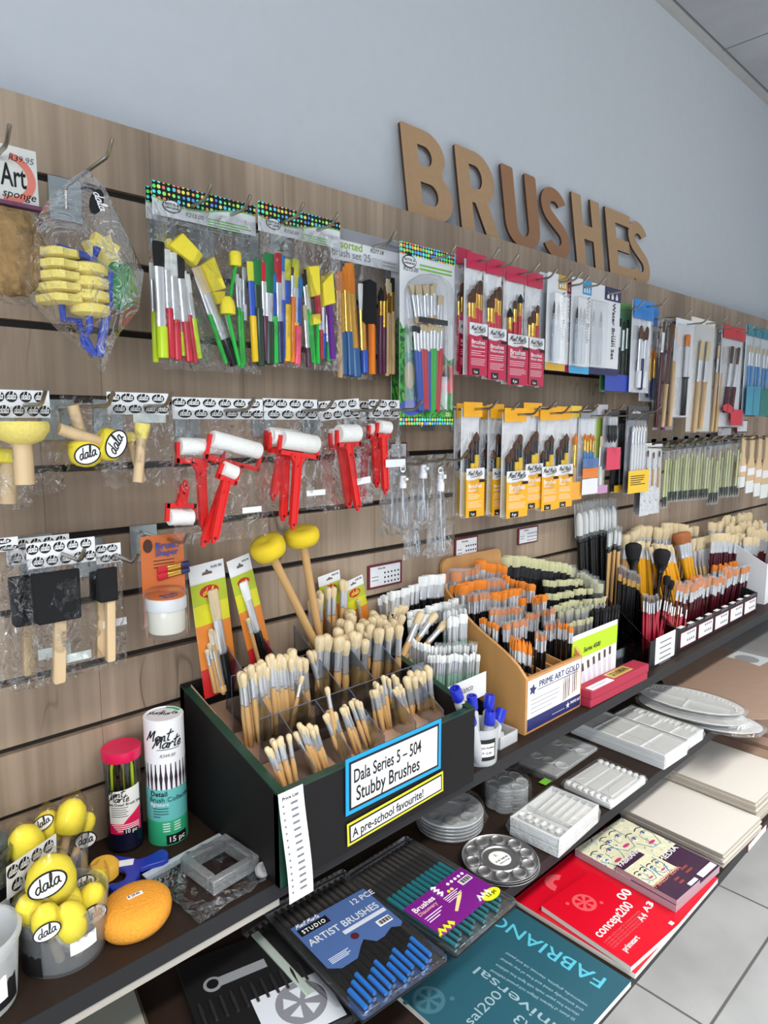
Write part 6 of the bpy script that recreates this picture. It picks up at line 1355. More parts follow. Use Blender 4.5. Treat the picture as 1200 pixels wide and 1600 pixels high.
# blister packs of brushes standing in the box
def stand_pack(lab, tl, tr_, bl, y, seed, bs, z0=None, lean=0.0):
    a, b_, c_ = W(*tl, y), W(*tr_, y), W(*bl, y); w_ = (b_ - a).length; h_ = (a - c_).length
    ang = math.atan2(c_.x - a.x, a.z - c_.z)
    t = thing('brush_pack', lab, 'brush pack', (a + b_)/2, (0, -ang, 0), 'lime and orange brush packs in the box')
    P_ = Pack(); P_.t = t; P_.w = w_; P_.h = h_; P_.x = lambda f: -w_/2 + w_*f; P_.z = lambda f: -h_*f
    cols = [(white_card, 0, 0.14), (mat('lime print', (190, 206, 40), 0.4), 0.14, 0.30), (mat('yellow print', (232, 226, 30), 0.4), 0.30, 0.45), (mat('orange band print', (238, 140, 48), 0.4), 0.45, 0.78), (mat('red band print', (212, 42, 44), 0.4), 0.78, 1)]
    card(P_, 'header_card', 0, 1, 0, 0.14, 0, cols[0][0])
    for i, (m, g0, g1) in enumerate(cols[1:]): card(P_, 'printed_band', 0, 1, g0, g1, 0, m)
    MB().prism([(P_.x(0.35), P_.z(0.085)), (P_.x(0.65), P_.z(0.085)), (P_.x(0.62), P_.z(0.065)), (P_.x(0.56), P_.z(0.065)), (P_.x(0.5), P_.z(0.045)), (P_.x(0.44), P_.z(0.065)), (P_.x(0.38), P_.z(0.065))], -0.0012, -0.0007).build('hang_hole', mat('dark hole brown', (110, 92, 80), 0.6), t, False)
    MB().prism(circle(P_.x(0.5), P_.z(0.21), w_*0.27, 24, w_*0.16), -0.0014, -0.0008).build('red_oval', mat('red oval print', (206, 34, 38), 0.4), t, False)
    text('dala', w_*0.2, mat('yellow script', (250, 226, 60), 0.5), t, (P_.x(0.3), -0.0018, P_.z(0.232)), shear=0.3, fit=w_*0.4, bold=0.0003)
    text('R49.90', w_*0.11, black_ink, t, (P_.x(0.62), -0.0012, P_.z(0.05)))
    for k, f0, g0, f1, g1 in bs: pbrush(t, k, (P_.x(f0), -0.006, P_.z(g0)), (P_.x(f1), -0.006, P_.z(g1)))
    front_sheet(P_, 0.13, 0.013, -0.001, sleeve_m, seed); return P_
bb = bk('black', 'silver', 'hog', 2.0, 'flat', 0.5, 0.03, 0.026); bs_ = bk('wood', 'silver', 'hog', 0.9, 'round', 1, 0.02, 0.012); bw_ = bk('wood', 'silver', 'white', 1.4, 'flat', 0.5)
stand_pack('lime and orange brush pack at the left end of the box, with five brushes', (293, 888), (348, 871), (320, 1094), -0.045, 131, [(bb, 0.55, 0.20, 0.68, 0.99), (bs_, 0.36, 0.48, 0.5, 0.99), (bs_, 0.18, 0.62, 0.28, 0.98), (bs_, 0.27, 0.58, 0.38, 0.98), (bk('wood', 'silver', 'hog', 1.6), 0.4, 0.5, 0.5, 0.98)])
stand_pack('lime and orange brush pack second from the left, with one black-handled flat brush', (353, 874), (389, 868), (395, 1050), -0.05, 132, [(bk('black', 'silver', 'white', 1.7, 'flat', 0.5, 0.036, 0.02), 0.42, 0.2, 0.6, 0.98), (bs_, 0.25, 0.5, 0.3, 0.98)])
stand_pack('lime brush pack header peeking out behind the back clump, left one', (496, 898), (530, 894), (510, 1010), -0.018, 133, [(bs_, 0.5, 0.2, 0.5, 0.98)])
stand_pack('lime brush pack header peeking out behind the back clump, right one', (534, 908), (566, 901), (552, 1010), -0.018, 134, [(bs_, 0.5, 0.3, 0.5, 0.98)])
# ---- rack of white brushes behind the blue-capped bottles
KW1 = kind('white flat', black_h, silver, white_br, 0.0036, 0.028, 0.0038, 0.015, 0.0062, 'flat', 0.5)
KW2 = kind('white wide flat', black_h, silver, white_br, 0.006, 0.03, 0.008, 0.022, 0.0125, 'flat', 0.35)
KW3 = kind('white round', mint_h, silver, white_br, 0.0034, 0.026, 0.0034, 0.016, 0.0036, 'filbert', 0.8)
KW4 = kind('white filbert', mint_h, silver, white_br, 0.0040, 0.034, 0.0046, 0.022, 0.0058, 'filbert', 0.7)
tray_m = mat('black tray board', (22, 22, 24), 0.5)
t = thing('brush_rack', 'black stepped rack holding the white-tipped brushes, with a small white name card', 'brush rack', (1.04, -0.12, Z1))
b = MB().box(-0.098, 0.098, -0.082, -0.076, 0, 0.03).box(-0.098, 0.098, 0.10, 0.106, 0, 0.11).prism([(-0.082, 0), (0.106, 0), (0.106, 0.09), (-0.082, 0.03)], -0.098, -0.094, 'x').prism([(-0.082, 0), (0.106, 0), (0.106, 0.09), (-0.082, 0.03)], 0.094, 0.098, 'x').box(-0.094, 0.094, -0.076, 0.10, 0, 0.004)
b.build('tray', tray_m, t, False)
a, e, c = W(690, 1078, -0.20), W(757, 1055, -0.20), W(763, 1100, -0.20)
o = B(0, (e - a).length + 0.004, -0.001, 0, -0.05, 0).build('name_card', white_card, t, False, loc=a - Vector(t.location), rot=(0, -0.02, 0))
text('Bianco', 0.0190, grey_ink, o, (0.050, -0.0014, -0.026), fit=0.042)
GW = 'white-tipped brushes, '
BOUND = (0.952, 1.130, -0.19, -0.02)
def row(k, label, group, cv, r, y, zb, lean=(0, 0), guard=False, j=9, jit=0.0045, spread=0.0):
    r = (*r[:4], r[4] if r[4] < 4 else round(r[4]*1.4))
    clump(k, label, group, cv, rowt(*r, j=j), y, lean, zb, jit, guard, spread)
zt = Z1 + 0.005
row(KW1, 'white flat brush in the back rank, between the stubby brushes and the wide white flats', GW + 'back rank', cb, (455, 292, 690, 210, 13), -0.045, zt, (0.01, 0.0))
row(KW2, 'widest white flat brush at the back right of the white-tipped brushes', GW + 'widest flats', cb, (715, 160, 845, 150, 4), -0.04, zt, j=4)
row(KW1, 'white flat brush in the second rank of the white-tipped brushes', GW + 'second rank', cb, (640, 385, 930, 305, 16), -0.075, zt)
row(KW1, 'white flat brush in the dark rank beside the leaning stubby brushes', GW + 'rank beside the stubby ones', cb, (640, 430, 760, 400, 6), -0.085, zt)
row(KW4, 'thick round white brush in the clump right of the leaning stubby brushes', GW + 'thick round clump', cb, (860, 375, 985, 360, 9), -0.105, zt, guard=True)
row(KW4, 'thick round white brush in the lower rank of that clump, by the wooden rack', GW + 'lower thick round clump', cb, (880, 420, 990, 395, 7), -0.120, zt)
row(KW3, 'mint-handled white brush in the upper of the two front ranks', GW + 'upper front rank', cb, (800, 600, 1060, 590, 15), -0.150, zt, (0, 0.012), guard=True)
row(KW3, 'mint-handled white brush in the lowest rank, just above the name card', GW + 'lowest front rank', cb, (760, 660, 1080, 640, 17), -0.172, zt, (0, 0.012))
row(KW3, 'mint-handled white brush between the two front ranks and the thick round clump', GW + 'between the ranks', cb, (640, 545, 830, 620, 9), -0.145, zt)

BOUND = None
# ---- cup of small bottles with blue caps, and the little box behind it
q = S(765, 1196, Z1); cc = (q.x + 0.006, q.y + 0.030)
t = cup('clear_cup', 'clear cup with a black label, holding translucent bottles with blue caps', 'cup', cc, 0.0330, 0.0365, 0.074, milky_m)
a = facing(*cc)
patch(0.0362, a - 0.35, a + 0.95, 0.014, 0.056, 'cup_label', black_ink, t); patch(0.0368, a - 0.12, a + 0.85, 0.022, 0.048, 'label_text_field', paper, t)
wrap('Empty bottles', 0.006, black_ink, t, 0.0374, a + 0.36, 0.039); wrap('R 12.50', 0.006, black_ink, t, 0.0374, a + 0.4, 0.028)
bot_m = film('translucent bottle', tint=(230, 234, 240), base=0.06, edge=0.5, rough=0.2, haze=0.55)
cap_m = mat('royal blue cap', (32, 48, 190), 0.35)
for i, (lab, h, y, lean) in enumerate([('blue-capped translucent bottle leaning far left out of the cup', (270, 150), -0.265, (0.030, 0.004)), ('blue-capped bottle behind the leaning one', (365, 195), -0.245, (0.012, -0.004)), ('blue-capped bottle at the back right of the cup, cap tilted right', (468, 190), -0.240, (-0.012, -0.004)),
                                       ('blue-capped bottle standing lowest at the front of the cup', (472, 285), -0.262, (-0.004, 0.004)), ('blue-capped bottle at the right rim of the cup', (535, 270), -0.255, (-0.012, 0.0)), ('blue-capped bottle at the left rim of the cup, beside the black box', (350, 295), -0.268, (0.014, 0.006)), ('blue-capped bottle mostly hidden by the leaning one', (285, 215), -0.25, (0.022, 0.0))]):
    h_ = W(*cu(*h), y); e = Vector((h_.x + lean[0], min(max(y + lean[1], cc[1] - 0.018), cc[1] + 0.018), Z1 + 0.004)); e.x = min(max(e.x, cc[0] - 0.018), cc[0] + 0.018); d = (h_ - e).normalized(); L = (h_ - e).length
    t = thing('small_bottle', lab, 'bottle', e, zrot(d), 'blue-capped bottles in the cup')
    MB().lathe([(0.009, 0), (0.0104, 0.002), (0.0104, L - 0.028), (0.0065, L - 0.022), (0.0065, L - 0.016)], 16).build('bottle', bot_m, t)
    MB().lathe([(0.0104, L - 0.020), (0.0112, L - 0.018), (0.0104, L + 0.005), (0.0098, L + 0.007), (0.0062, L + 0.007), (0.0058, L + 0.003), (0.003, L + 0.003), (0.0026, L + 0.0075)], 18).build('cap', cap_m, t)
q = S(805, 1163, Z1)
t = thing('plastic_box', 'tiny open clear plastic box between the cup and the wooden rack', 'box', (q.x - 0.015, q.y + 0.035, Z1))
MB().box(-0.03, 0.03, -0.03, 0.03, 0, 0.0015).box(-0.03, 0.03, -0.03, -0.0285, 0, 0.026).box(-0.03, 0.03, 0.0285, 0.03, 0, 0.026).box(-0.03, -0.0285, -0.03, 0.03, 0, 0.026).box(0.0285, 0.03, -0.03, 0.03, 0, 0.026).build('box_wall', milky_m, t)
MB().prism([(-0.012, 0.002), (0.014, 0.002), (0.008, 0.02), (0.002, 0.01), (-0.004, 0.022)], -0.01, 0.0, 'y').build('paper_scrap', paper, t)

# ---- the wooden rack of orange brushes
RX0, RX1, RYF = 1.150, 1.372, -0.249
ply = mat('varnished plywood', (206, 152, 92), 0.45, noise=0.12, scale=30, stretch=(1, 1, 0.2))
zf = W(822, 1062, RYF).z; zb_ = W(725, 866, -0.006).z
t = thing('wooden_rack', 'varnished plywood rack full of orange-tipped brushes with a printed front card', 'brush rack', ((RX0 + RX1)/2, -0.125, Z1)); o0 = Vector(t.location)
zs_ = W(735, 965, -0.1).z
side = [(RYF, Z1), (-0.004, Z1)] + [(-0.004 + (RYF + 0.004)*u, zf + (zb_ - 0.05 - zf)*(1 - u)**0.8*(1 - 0.22*math.sin(PI*u))) for u in [i/12 for i in range(13)]]
for xa in (RX0, RX1 - 0.008):
    mb = MB().prism(side, xa, xa + 0.008, 'x'); bpart(mb, 'side_panel', ply)
bpart(B(RX0 + 0.008, RX1 - 0.008, RYF, RYF + 0.008, Z1, zf), 'front_panel', ply); bpart(B(RX0 + 0.008, RX1 - 0.008, RYF + 0.008, -0.012, Z1, Z1 + 0.006), 'base_board', ply)
bpart(MB().prism([(RX0, Z1), (RX1, Z1), (RX1, zb_ - 0.02)] + arc(RX1 - 0.02, zb_ - 0.02, 0.02, 0.02, 0, 90, 6) + arc(RX0 + 0.02, zb_ - 0.02, 0.02, 0.02, 90, 180, 6), -0.012, -0.004, 'y'), 'back_board', ply)
for i in range(4):
    xa = RX0 + 0.008 + (RX1 - RX0 - 0.016)*(i + 1)/5
    bpart(MB().prism([(RYF + 0.008, Z1 + 0.006), (-0.05, Z1 + 0.006), (-0.05, zf + 0.02), (RYF + 0.008, zf - 0.012)], xa, xa + 0.004, 'x'), 'divider', ply)
for y_, h_ in ((-0.19, 0.10), (-0.13, 0.13), (-0.07, 0.16)): bpart(B(RX0 + 0.008, RX1 - 0.008, y_, y_ + 0.004, Z1 + 0.006, Z1 + h_), 'divider', ply)
cw_ = RX1 - RX0 - 0.012; ch_ = zf - Z1 - 0.012
fc = B(0, cw_, -0.001, 0, 0, ch_).build('front_card', white_card, t, False, loc=Vector((RX0 + 0.006, RYF - 0.0005, Z1 + 0.006)) - o0)
navy_p = mat('navy print', (40, 44, 104), 0.4)
B(0, cw_, -0.0016, -0.001, 0, ch_*0.24).build('navy_band', navy_p, fc, False)
text('PRIME ART GOLD', 0.020, navy_p, fc, (0.040, -0.0016, ch_*0.80), fit=cw_*0.76)
st = [((0.007 if i % 2 else 0.014)*math.sin(PI/5*i + 0.2) + 0.018, (0.007 if i % 2 else 0.014)*math.cos(PI/5*i + 0.2)*0.9 + ch_*0.80) for i in range(10)]
MB().prism(st, -0.0016, -0.001).build('printed_star', navy_p, fc, False)
B(0.036, cw_ - 0.012, -0.0016, -0.001, ch_*0.755, ch_*0.765).build('title_rule', navy_p, fc, False)
lines(fc, 0.012, cw_*0.6, ch_*0.60, 4, ch_*0.085, -0.001, grey_ink, 0.0012)
for i, x in enumerate((0.66, 0.695, 0.73, 0.765, 0.84, 0.875, 0.91)):
    z_ = ch_*(0.30 + 0.02*i)*0.95; MB().prism([(cw_*x - 0.001, z_*0.93), (cw_*x + 0.001, z_*0.93), (cw_*x + 0.0014, z_ + 0.035), (cw_*x, z_ + 0.052), (cw_*x - 0.0014, z_ + 0.035)], -0.0017, -0.001).build('printed_brush', maroon_h if i % 2 else mat('tan print', (170, 120, 70), 0.5), fc, False)
text('PRIME ART', 0.009, white_ink, fc, (cw_*0.80, -0.002, ch_*0.12)); MB().prism([((0.003 if i % 2 else 0.008)*math.sin(PI/5*i) + cw_*0.75, (0.003 if i % 2 else 0.008)*math.cos(PI/5*i) + ch_*0.125) for i in range(10)], -0.0021, -0.0016).build('printed_star', white_ink, fc, False)
lines(fc, cw_*0.45, cw_*0.7, ch_*0.10, 1, 0.01, -0.0016, white_ink, 0.0008)
KO1 = kind('orange wide flat', black_h, silver, orange_br, 0.0055, 0.026, 0.008, 0.022, 0.0125, 'flat', 0.4)
KO2 = kind('orange flat', black_h, silver, orange_br, 0.004, 0.03, 0.005, 0.017, 0.0075, 'flat', 0.45)
KO3 = kind('orange bright', black_h, silver, orange_br, 0.0034, 0.028, 0.0036, 0.013, 0.0050, 'flat', 0.55)
KO4 = kind('orange liner', black_h, silver, orange_br, 0.003, 0.026, 0.0028, 0.030, 0.0034, 'point', 1)
KO5 = kind('orange round', black_h, silver, orange_br, 0.003, 0.026, 0.0030, 0.016, 0.0034, 'point', 1)
BOUND = (RX0 + 0.016, RX1 - 0.016, RYF + 0.018, -0.02)
GO = 'orange-tipped brushes in the wooden rack, '; zo = Z1 + 0.007
for k, lab, r, y, gd_ in [
    (KO1, 'widest orange flat brush at the top back of the wooden rack', (320, 205, 480, 245, 6), -0.030, False),
    (KO1, 'wide orange flat brush in the back left corner of the wooden rack', (140, 285, 255, 265, 5), -0.034, True),
    (KO1, 'orange flat brush in the left rank under the back board', (190, 355, 360, 325, 8), -0.062, False),
    (KO3, 'guarded orange brush between the back corner and the top flats', (255, 265, 335, 245, 4), -0.045, True),
    (KO2, 'orange flat brush in the upper middle rank of the wooden rack', (370, 330, 480, 330, 7), -0.068, True),
    (KO2, 'orange flat brush in the upper right rank beside the black-handled brushes', (470, 300, 660, 360, 12), -0.062, False),
    (KO3, 'guarded orange brush in the left middle rank of the wooden rack', (265, 420, 400, 405, 9), -0.098, True),
    (KO2, 'orange flat brush in the middle of the wooden rack', (410, 405, 580, 370, 10), -0.098, False),
    (KO2, 'orange flat brush in the right middle rank of the wooden rack', (560, 445, 720, 410, 10), -0.105, False),
    (KO3, 'guarded orange brush in the fourth rank, centre', (400, 500, 575, 490, 10), -0.140, True),
    (KO3, 'guarded orange brush in the fourth rank, right', (610, 530, 775, 490, 10), -0.142, True),
    (KO3, 'orange brush leaning at the left edge of the wooden rack', (335, 540, 440, 590, 5), -0.160, False),
    (KO3, 'guarded orange brush in the fifth rank above the long-haired liners', (480, 575, 610, 560, 8), -0.178, True),
    (KO5, 'orange-tipped round brush in the fifth rank, right part', (715, 580, 800, 565, 6), -0.185, True),
    (KO5, 'fine orange-tipped brush at the far right of the wooden rack', (800, 560, 885, 590, 6), -0.195, False),
    (KO4, 'long-haired bright orange liner brush at the front of the wooden rack', (515, 640, 645, 690, 9), -0.218, False),
    (KO5, 'fine orange-tipped brush right of the long-haired liners', (665, 625, 720, 640, 5), -0.212, True)]:
    row(k, lab, GO + lab.split(' brush ')[-1] if False else GO + lab[:40], cw, r, y, zo, (0.004, 0.004), gd_)

# ---- clear rack of black-handled brushes with pale yellow bristles
t = thing('acrylic_rack', 'clear acrylic rack of black-handled pale yellow brushes, behind the red box', 'brush rack', (1.53, -0.12, Z1)); o0 = Vector(t.location)
for i, (y_, h_) in enumerate(((-0.215, 0.07), (-0.165, 0.10), (-0.115, 0.13), (-0.065, 0.16), (-0.012, 0.19))): bpart(B(1.392, 1.70, y_, y_ + 0.002, Z1, Z1 + h_), 'acrylic_wall', acrylic_m)
for xa in (1.390, 1.70): bpart(MB().prism([(-0.215, Z1), (-0.01, Z1), (-0.01, Z1 + 0.20), (-0.215, Z1 + 0.07)], xa, xa + 0.002, 'x'), 'acrylic_wall', acrylic_m)
bpart(B(1.392, 1.70, -0.213, -0.012, Z1, Z1 + 0.002), 'base_board', tray_m)
KC1 = kind('cream wide flat', black_h, blackm, cream_br, 0.006, 0.03, 0.009, 0.026, 0.0135, 'flat', 0.4)
KC2 = kind('cream flat', black_h, blackm, cream_br, 0.0042, 0.028, 0.0055, 0.016, 0.0080, 'flat', 0.45)
KC3 = kind('cream fan', black_h, silver, cream_br, 0.0036, 0.026, 0.0038, 0.02, 0.0068, 'fan', 0.35)
KC4 = kind('black small round', black_h, blackm, black_br, 0.0036, 0.02, 0.0040, 0.014, 0.0044, 'round', 1)
KC5 = kind('cream small flat', black_h, silver, cream_br, 0.0034, 0.024, 0.0034, 0.013, 0.0046, 'flat', 0.5)
BOUND = (1.398, 1.69, -0.205, -0.02)
GC = 'pale yellow brushes, '; zc = Z1 + 0.003
for k, lab, r, y, gd_ in [
    (KC1, 'widest pale yellow flat brush with black ferrule at the top back', (470, 185, 650, 190, 7), -0.030, False),
    (KC1, 'wide pale yellow flat brush in the top rank, right of the widest', (640, 200, 850, 230, 8), -0.034, False),
    (KC1, 'pale yellow flat brush in the clear-wrapped bundle at the back right', (850, 240, 1040, 350, 8), -0.036, True),
    (KC2, 'pale yellow flat brush in the second rank beside the orange tips', (720, 330, 960, 320, 12), -0.068, False),
    (KC2, 'pale yellow flat brush in the third rank of the clear rack', (730, 410, 1000, 365, 14), -0.095, False),
    (KC2, 'pale yellow flat brush in the fourth rank of the clear rack', (770, 480, 900, 440, 7), -0.130, False),
    (KC3, 'pale yellow fan brush in the fourth rank, right of the flats', (900, 450, 1070, 420, 8), -0.132, False),
    (KC5, 'small pale yellow flat brush in the fifth rank of the clear rack', (800, 510, 1000, 470, 11), -0.165, True),
    (KC4, 'small black-tipped brush in the dense black rank above the red box', (985, 500, 1150, 470, 15), -0.170, False),
    (KC5, 'small pale yellow brush in the lowest rank above the lime sign', (850, 575, 1000, 545, 10), -0.192, False)]:
    row(k, lab, GC + lab[:44], cw, r, y, zc, (0.002, 0.004), gd_, j=8)

BOUND = None
# ---- lime sign and red box
y_ = -0.232
a, b2, c2p = W(894, 996, y_), W(965, 969, y_), W(896, 1062, y_); w_, h_ = (b2 - a).length, a.z - Z1
t = thing('series_sign', 'white sign with a lime band and printed white brushes, behind the red box', 'sign', (a.x + w_/2, y_, Z1))
B(-w_/2, w_/2, 0, 0.002, 0, h_).build('panel', white_card, t, False); B(-w_/2, w_/2, -0.0006, 0, h_*0.64, h_*0.93).build('lime_band', mat('lime band print', (186, 220, 30), 0.5), t, False)
text('Series 4500', 0.0165, black_ink, t, (-w_*0.26, -0.001, h_*0.71), shear=0.25, bold=0.0004)
for i in range(8):
    x = -w_*0.38 + w_*0.105*i; o = B(-w_*0.03, w_*0.03, -0.0006, 0, 0.0, h_*0.40).build('printed_brush', mat('lilac white print', (214, 212, 224), 0.5), t, False, loc=(x, 0, h_*(0.02 + 0.012*i)), rot=(0, -0.35 + 0.045*i, 0))
    B(-w_*0.022, w_*0.022, -0.0008, -0.0004, h_*0.40, h_*0.52).build('printed_tip', mat('brown print', (80, 60, 54), 0.5), o, False)
a, b2 = S(910, 1105, Z1), S(1015, 1061, Z1); xb = b2.x + 0.0; zt = W(912, 1078, a.y).z
redb = mat('crimson cloth cover', (176, 44, 70), 0.7, noise=0.1, scale=200, bump=0.3)
t = thing('red_box', 'long crimson cloth-covered box with a gold label, in front of the lime sign', 'box', ((a.x + 0.004 + xb)/2, -0.246, Z1), (0, 0, -0.02)); w_ = xb - a.x - 0.010; h_ = zt - Z1
B(-w_/2, w_/2, -0.030, 0.012, 0, h_*0.5).build('tray', redb, t, bevel=0.002); B(-w_/2 - 0.001, w_/2 + 0.001, -0.032, 0.012, h_*0.5, h_).build('lid', redb, t, bevel=0.002)
gl = B(-w_*0.08, w_*0.26, -0.023, 0.006, h_, h_ + 0.0006).build('gold_label', mat('pale gold paper', (222, 200, 130), 0.4, 0.2), t, False)
B(-w_*0.06, w_*0.24, -0.020, 0.003, h_ + 0.0006, h_ + 0.001).build('label_field', mat('dull gold print', (196, 164, 74), 0.4, 0.3), gl, False); text('2108A', 0.020, black_ink, gl, (-w_*0.04, -0.015, h_ + 0.0012), Euler((0, 0, 0)), fit=w_*0.26)
o = B(-w_*0.47, -w_*0.12, -0.030, -0.010, h_, h_ + 0.0006).build('white_label', paper, t, False)
lines_b = MB().box(-w_*0.44, -w_*0.2, -0.021, -0.0195, h_ + 0.0006, h_ + 0.0009).build('small_print', grey_ink, o, False)

# ---- acrylic bin with black front, long black box and white display box
smoke_m = film('smoky acrylic', tint=(196, 194, 198), base=0.03, edge=0.5, rough=0.06)
bxL, bxR, byF = 1.715, 1.885, -0.252
zf2 = W(1018, 1003, byF).z
t = thing('acrylic_bin', 'smoky acrylic bin with a black front and a white notice, right of the red box', 'brush bin', ((bxL + bxR)/2, -0.13, Z1)); o0 = Vector(t.location)
bpart(B(bxL, bxR, byF, byF + 0.004, Z1, zf2), 'front_panel', tray_m)
for xa in (bxL, bxR - 0.003): bpart(MB().prism([(byF + 0.004, Z1), (-0.01, Z1), (-0.01, Z1 + 0.22), (-0.06, Z1 + 0.22), (byF + 0.004, zf2)], xa, xa + 0.003, 'x'), 'side_wall', smoke_m)
bpart(B(bxL + 0.003, bxR - 0.003, -0.013, -0.01, Z1, Z1 + 0.22), 'back_wall', smoke_m); bpart(B(bxL + 0.003, bxR - 0.003, byF + 0.004, -0.013, Z1, Z1 + 0.003), 'base_board', tray_m)
nt_ = bpart(B(bxL + 0.03, bxR - 0.02, byF - 0.0012, byF - 0.0004, Z1 + 0.006, zf2 + 0.004), 'notice', paper)
b = MB()
for i in range(5): b.box(bxL + 0.055 - o0.x, bxR - 0.045 - o0.x, byF - 0.0018 - o0.y, byF - 0.0012 - o0.y, zf2 - 0.016 - 0.015*i - o0.z, zf2 - 0.0125 - 0.015*i - o0.z)
b.build('small_print', grey_ink, nt_, False)
lxL, lxR, lyF = 1.905, 2.545, -0.245
zl = W(1080, 975, lyF).z
t = thing('long_brush_box', 'long black box with a row of red-bordered price cards, holding maroon-handled brushes', 'brush box', ((lxL + lxR)/2, -0.15, Z1)); o0 = Vector(t.location)
bpart(B(lxL, lxR, lyF, lyF + 0.005, Z1, zl), 'front_panel', tray_m); bpart(B(lxL, lxR, -0.065, -0.06, Z1, zl + 0.05), 'back_panel', tray_m); bpart(B(lxL, lxR, lyF + 0.005, -0.065, Z1, Z1 + 0.003), 'base_board', tray_m)
for xa in (lxL, lxR - 0.005): bpart(MB().prism([(lyF + 0.005, Z1), (-0.065, Z1), (-0.065, zl + 0.05), (lyF + 0.005, zl)], xa, xa + 0.005, 'x'), 'side_panel', tray_m)
for i in range(5):
    x0 = lxL + 0.012 + 0.126*i; o = bpart(B(x0, x0 + 0.112, lyF - 0.0012, lyF - 0.0004, Z1 + 0.008, zl - 0.012), 'price_label', border)
    w_, h_ = 0.112, zl - Z1 - 0.02
    MB().box(x0 + 0.004 - o0.x, x0 + 0.108 - o0.x, lyF - 0.0018 - o0.y, lyF - 0.0012 - o0.y, Z1 + 0.012 - o0.z, zl - 0.015 - o0.z).build('paper_face', paper, o, False)
    b = MB()
    for r_ in range(3):
        for c in range(4): b.prism(circle(x0 - o0.x + 0.05 + 0.014*c, Z1 + 0.026 + 0.02*r_ - o0.z, 0.0042, 8), lyF - 0.0024 - o0.y, lyF - 0.0018 - o0.y)
    b.build('printed_dots', grey_ink, o, False)
for i in range(9): bpart(B(lxL + 0.015 + 0.066*i, lxL + 0.045 + 0.066*i, lyF + 0.001, lyF + 0.012, zl, zl + 0.0012), 'white_tab', paper)
wxL, wxR, wyF = 2.66, 3.35, -0.235
zw = W(1172, 893, wyF).z
t = thing('white_display_box', 'white cardboard display box with pink lettering, at the right edge of the top shelf', 'display box', ((wxL + wxR)/2, -0.12, Z1)); o0 = Vector(t.location)
bpart(B(wxL, wxR, wyF, wyF + 0.004, Z1, zw), 'front_panel', white_card)
bpart(MB().prism([(wyF + 0.004, Z1), (-0.01, Z1), (-0.01, zw + 0.10), (-0.05, zw + 0.10), (wyF + 0.004, zw)], wxL, wxL + 0.004, 'x'), 'side_panel', white_card)
bpart(B(wxL + 0.004, wxR, -0.014, -0.01, Z1, zw + 0.06), 'back_panel', white_card); bpart(B(wxL + 0.004, wxR, wyF + 0.004, -0.014, Z1, Z1 + 0.003), 'base_board', white_card)
text('PRIME ART', 0.03, mat('pink lettering', (214, 60, 110), 0.5), t, (wxL + 0.03 - o0.x, wyF - 0.001 - o0.y, zw - 0.045 - o0.z))
bpart(B(wxL + 0.17, wxL + 0.45, wyF - 0.002, wyF - 0.0005, Z1 + 0.06, zw - 0.05), 'black_border', black_ink); bpart(B(wxL + 0.18, wxL + 0.44, wyF - 0.003, wyF - 0.002, Z1 + 0.07, zw - 0.06), 'white_field', paper)
# brushes in and behind the bins
KQ1 = kind('calligraphy large', black_h, blackm, white_br, 0.007, 0.022, 0.0085, 0.065, 0.0105, 'filbert', 1, 'even')
KQ2 = kind('calligraphy small', wood, blackm, white_br, 0.004, 0.018, 0.0045, 0.04, 0.0052, 'filbert', 1, 'even')
KM1 = kind('black mop large', black_h, blackm, black_br, 0.006, 0.03, 0.010, 0.05, 0.023, 'round', 0.9)
KM2 = kind('black mop small', black_h, blackm, black_br, 0.005, 0.03, 0.0055, 0.03, 0.0105, 'round', 1)
KR1 = kind('red liner', red_h, silver, brown_br, 0.0036, 0.03, 0.0026, 0.016, 0.0028, 'point', 1, 'fat')
KG1 = kind('black gold', black_h, gold, brown_br, 0.004, 0.02, 0.0045, 0.02, 0.0055, 'filbert', 0.8)
KY1 = kind('yellow hog', yellow_h, silver, hog, 0.0055, 0.032, 0.006, 0.022, 0.0085, 'flat', 0.5)
KY2 = kind('yellow brown mop', yellow_h, silver, mat('russet hair', (176, 104, 56), 0.7, noise=0.15, scale=260), 0.009, 0.05, 0.012, 0.04, 0.021, 'round', 0.6)
KH1 = kind('hog round tall', wood, silver, hog, 0.006, 0.04, 0.0075, 0.04, 0.0125, 'round', 0.9)
KH2 = kind('hog flat', wood, silver, hog, 0.006, 0.03, 0.009, 0.035, 0.0150, 'flat', 0.5)
KF1 = kind('pale fan', pale_wood, silver, hog, 0.005, 0.06, 0.005, 0.045, 0.0125, 'fan', 0.35)
KP1 = kind('maroon orange', maroon_h, silver, orange_br, 0.004, 0.032, 0.0045, 0.022, 0.0068, 'flat', 0.5)
KP2 = kind('maroon hog', maroon_h, silver, hog, 0.0045, 0.04, 0.006, 0.03, 0.0105, 'flat', 0.5)
KP3 = kind('maroon hog tall', maroon_h, silver, hog, 0.0045, 0.05, 0.0065, 0.045, 0.012, 'filbert', 0.6)
GB = 'brushes in the right-hand bins, '; zz = Z1 + 0.004
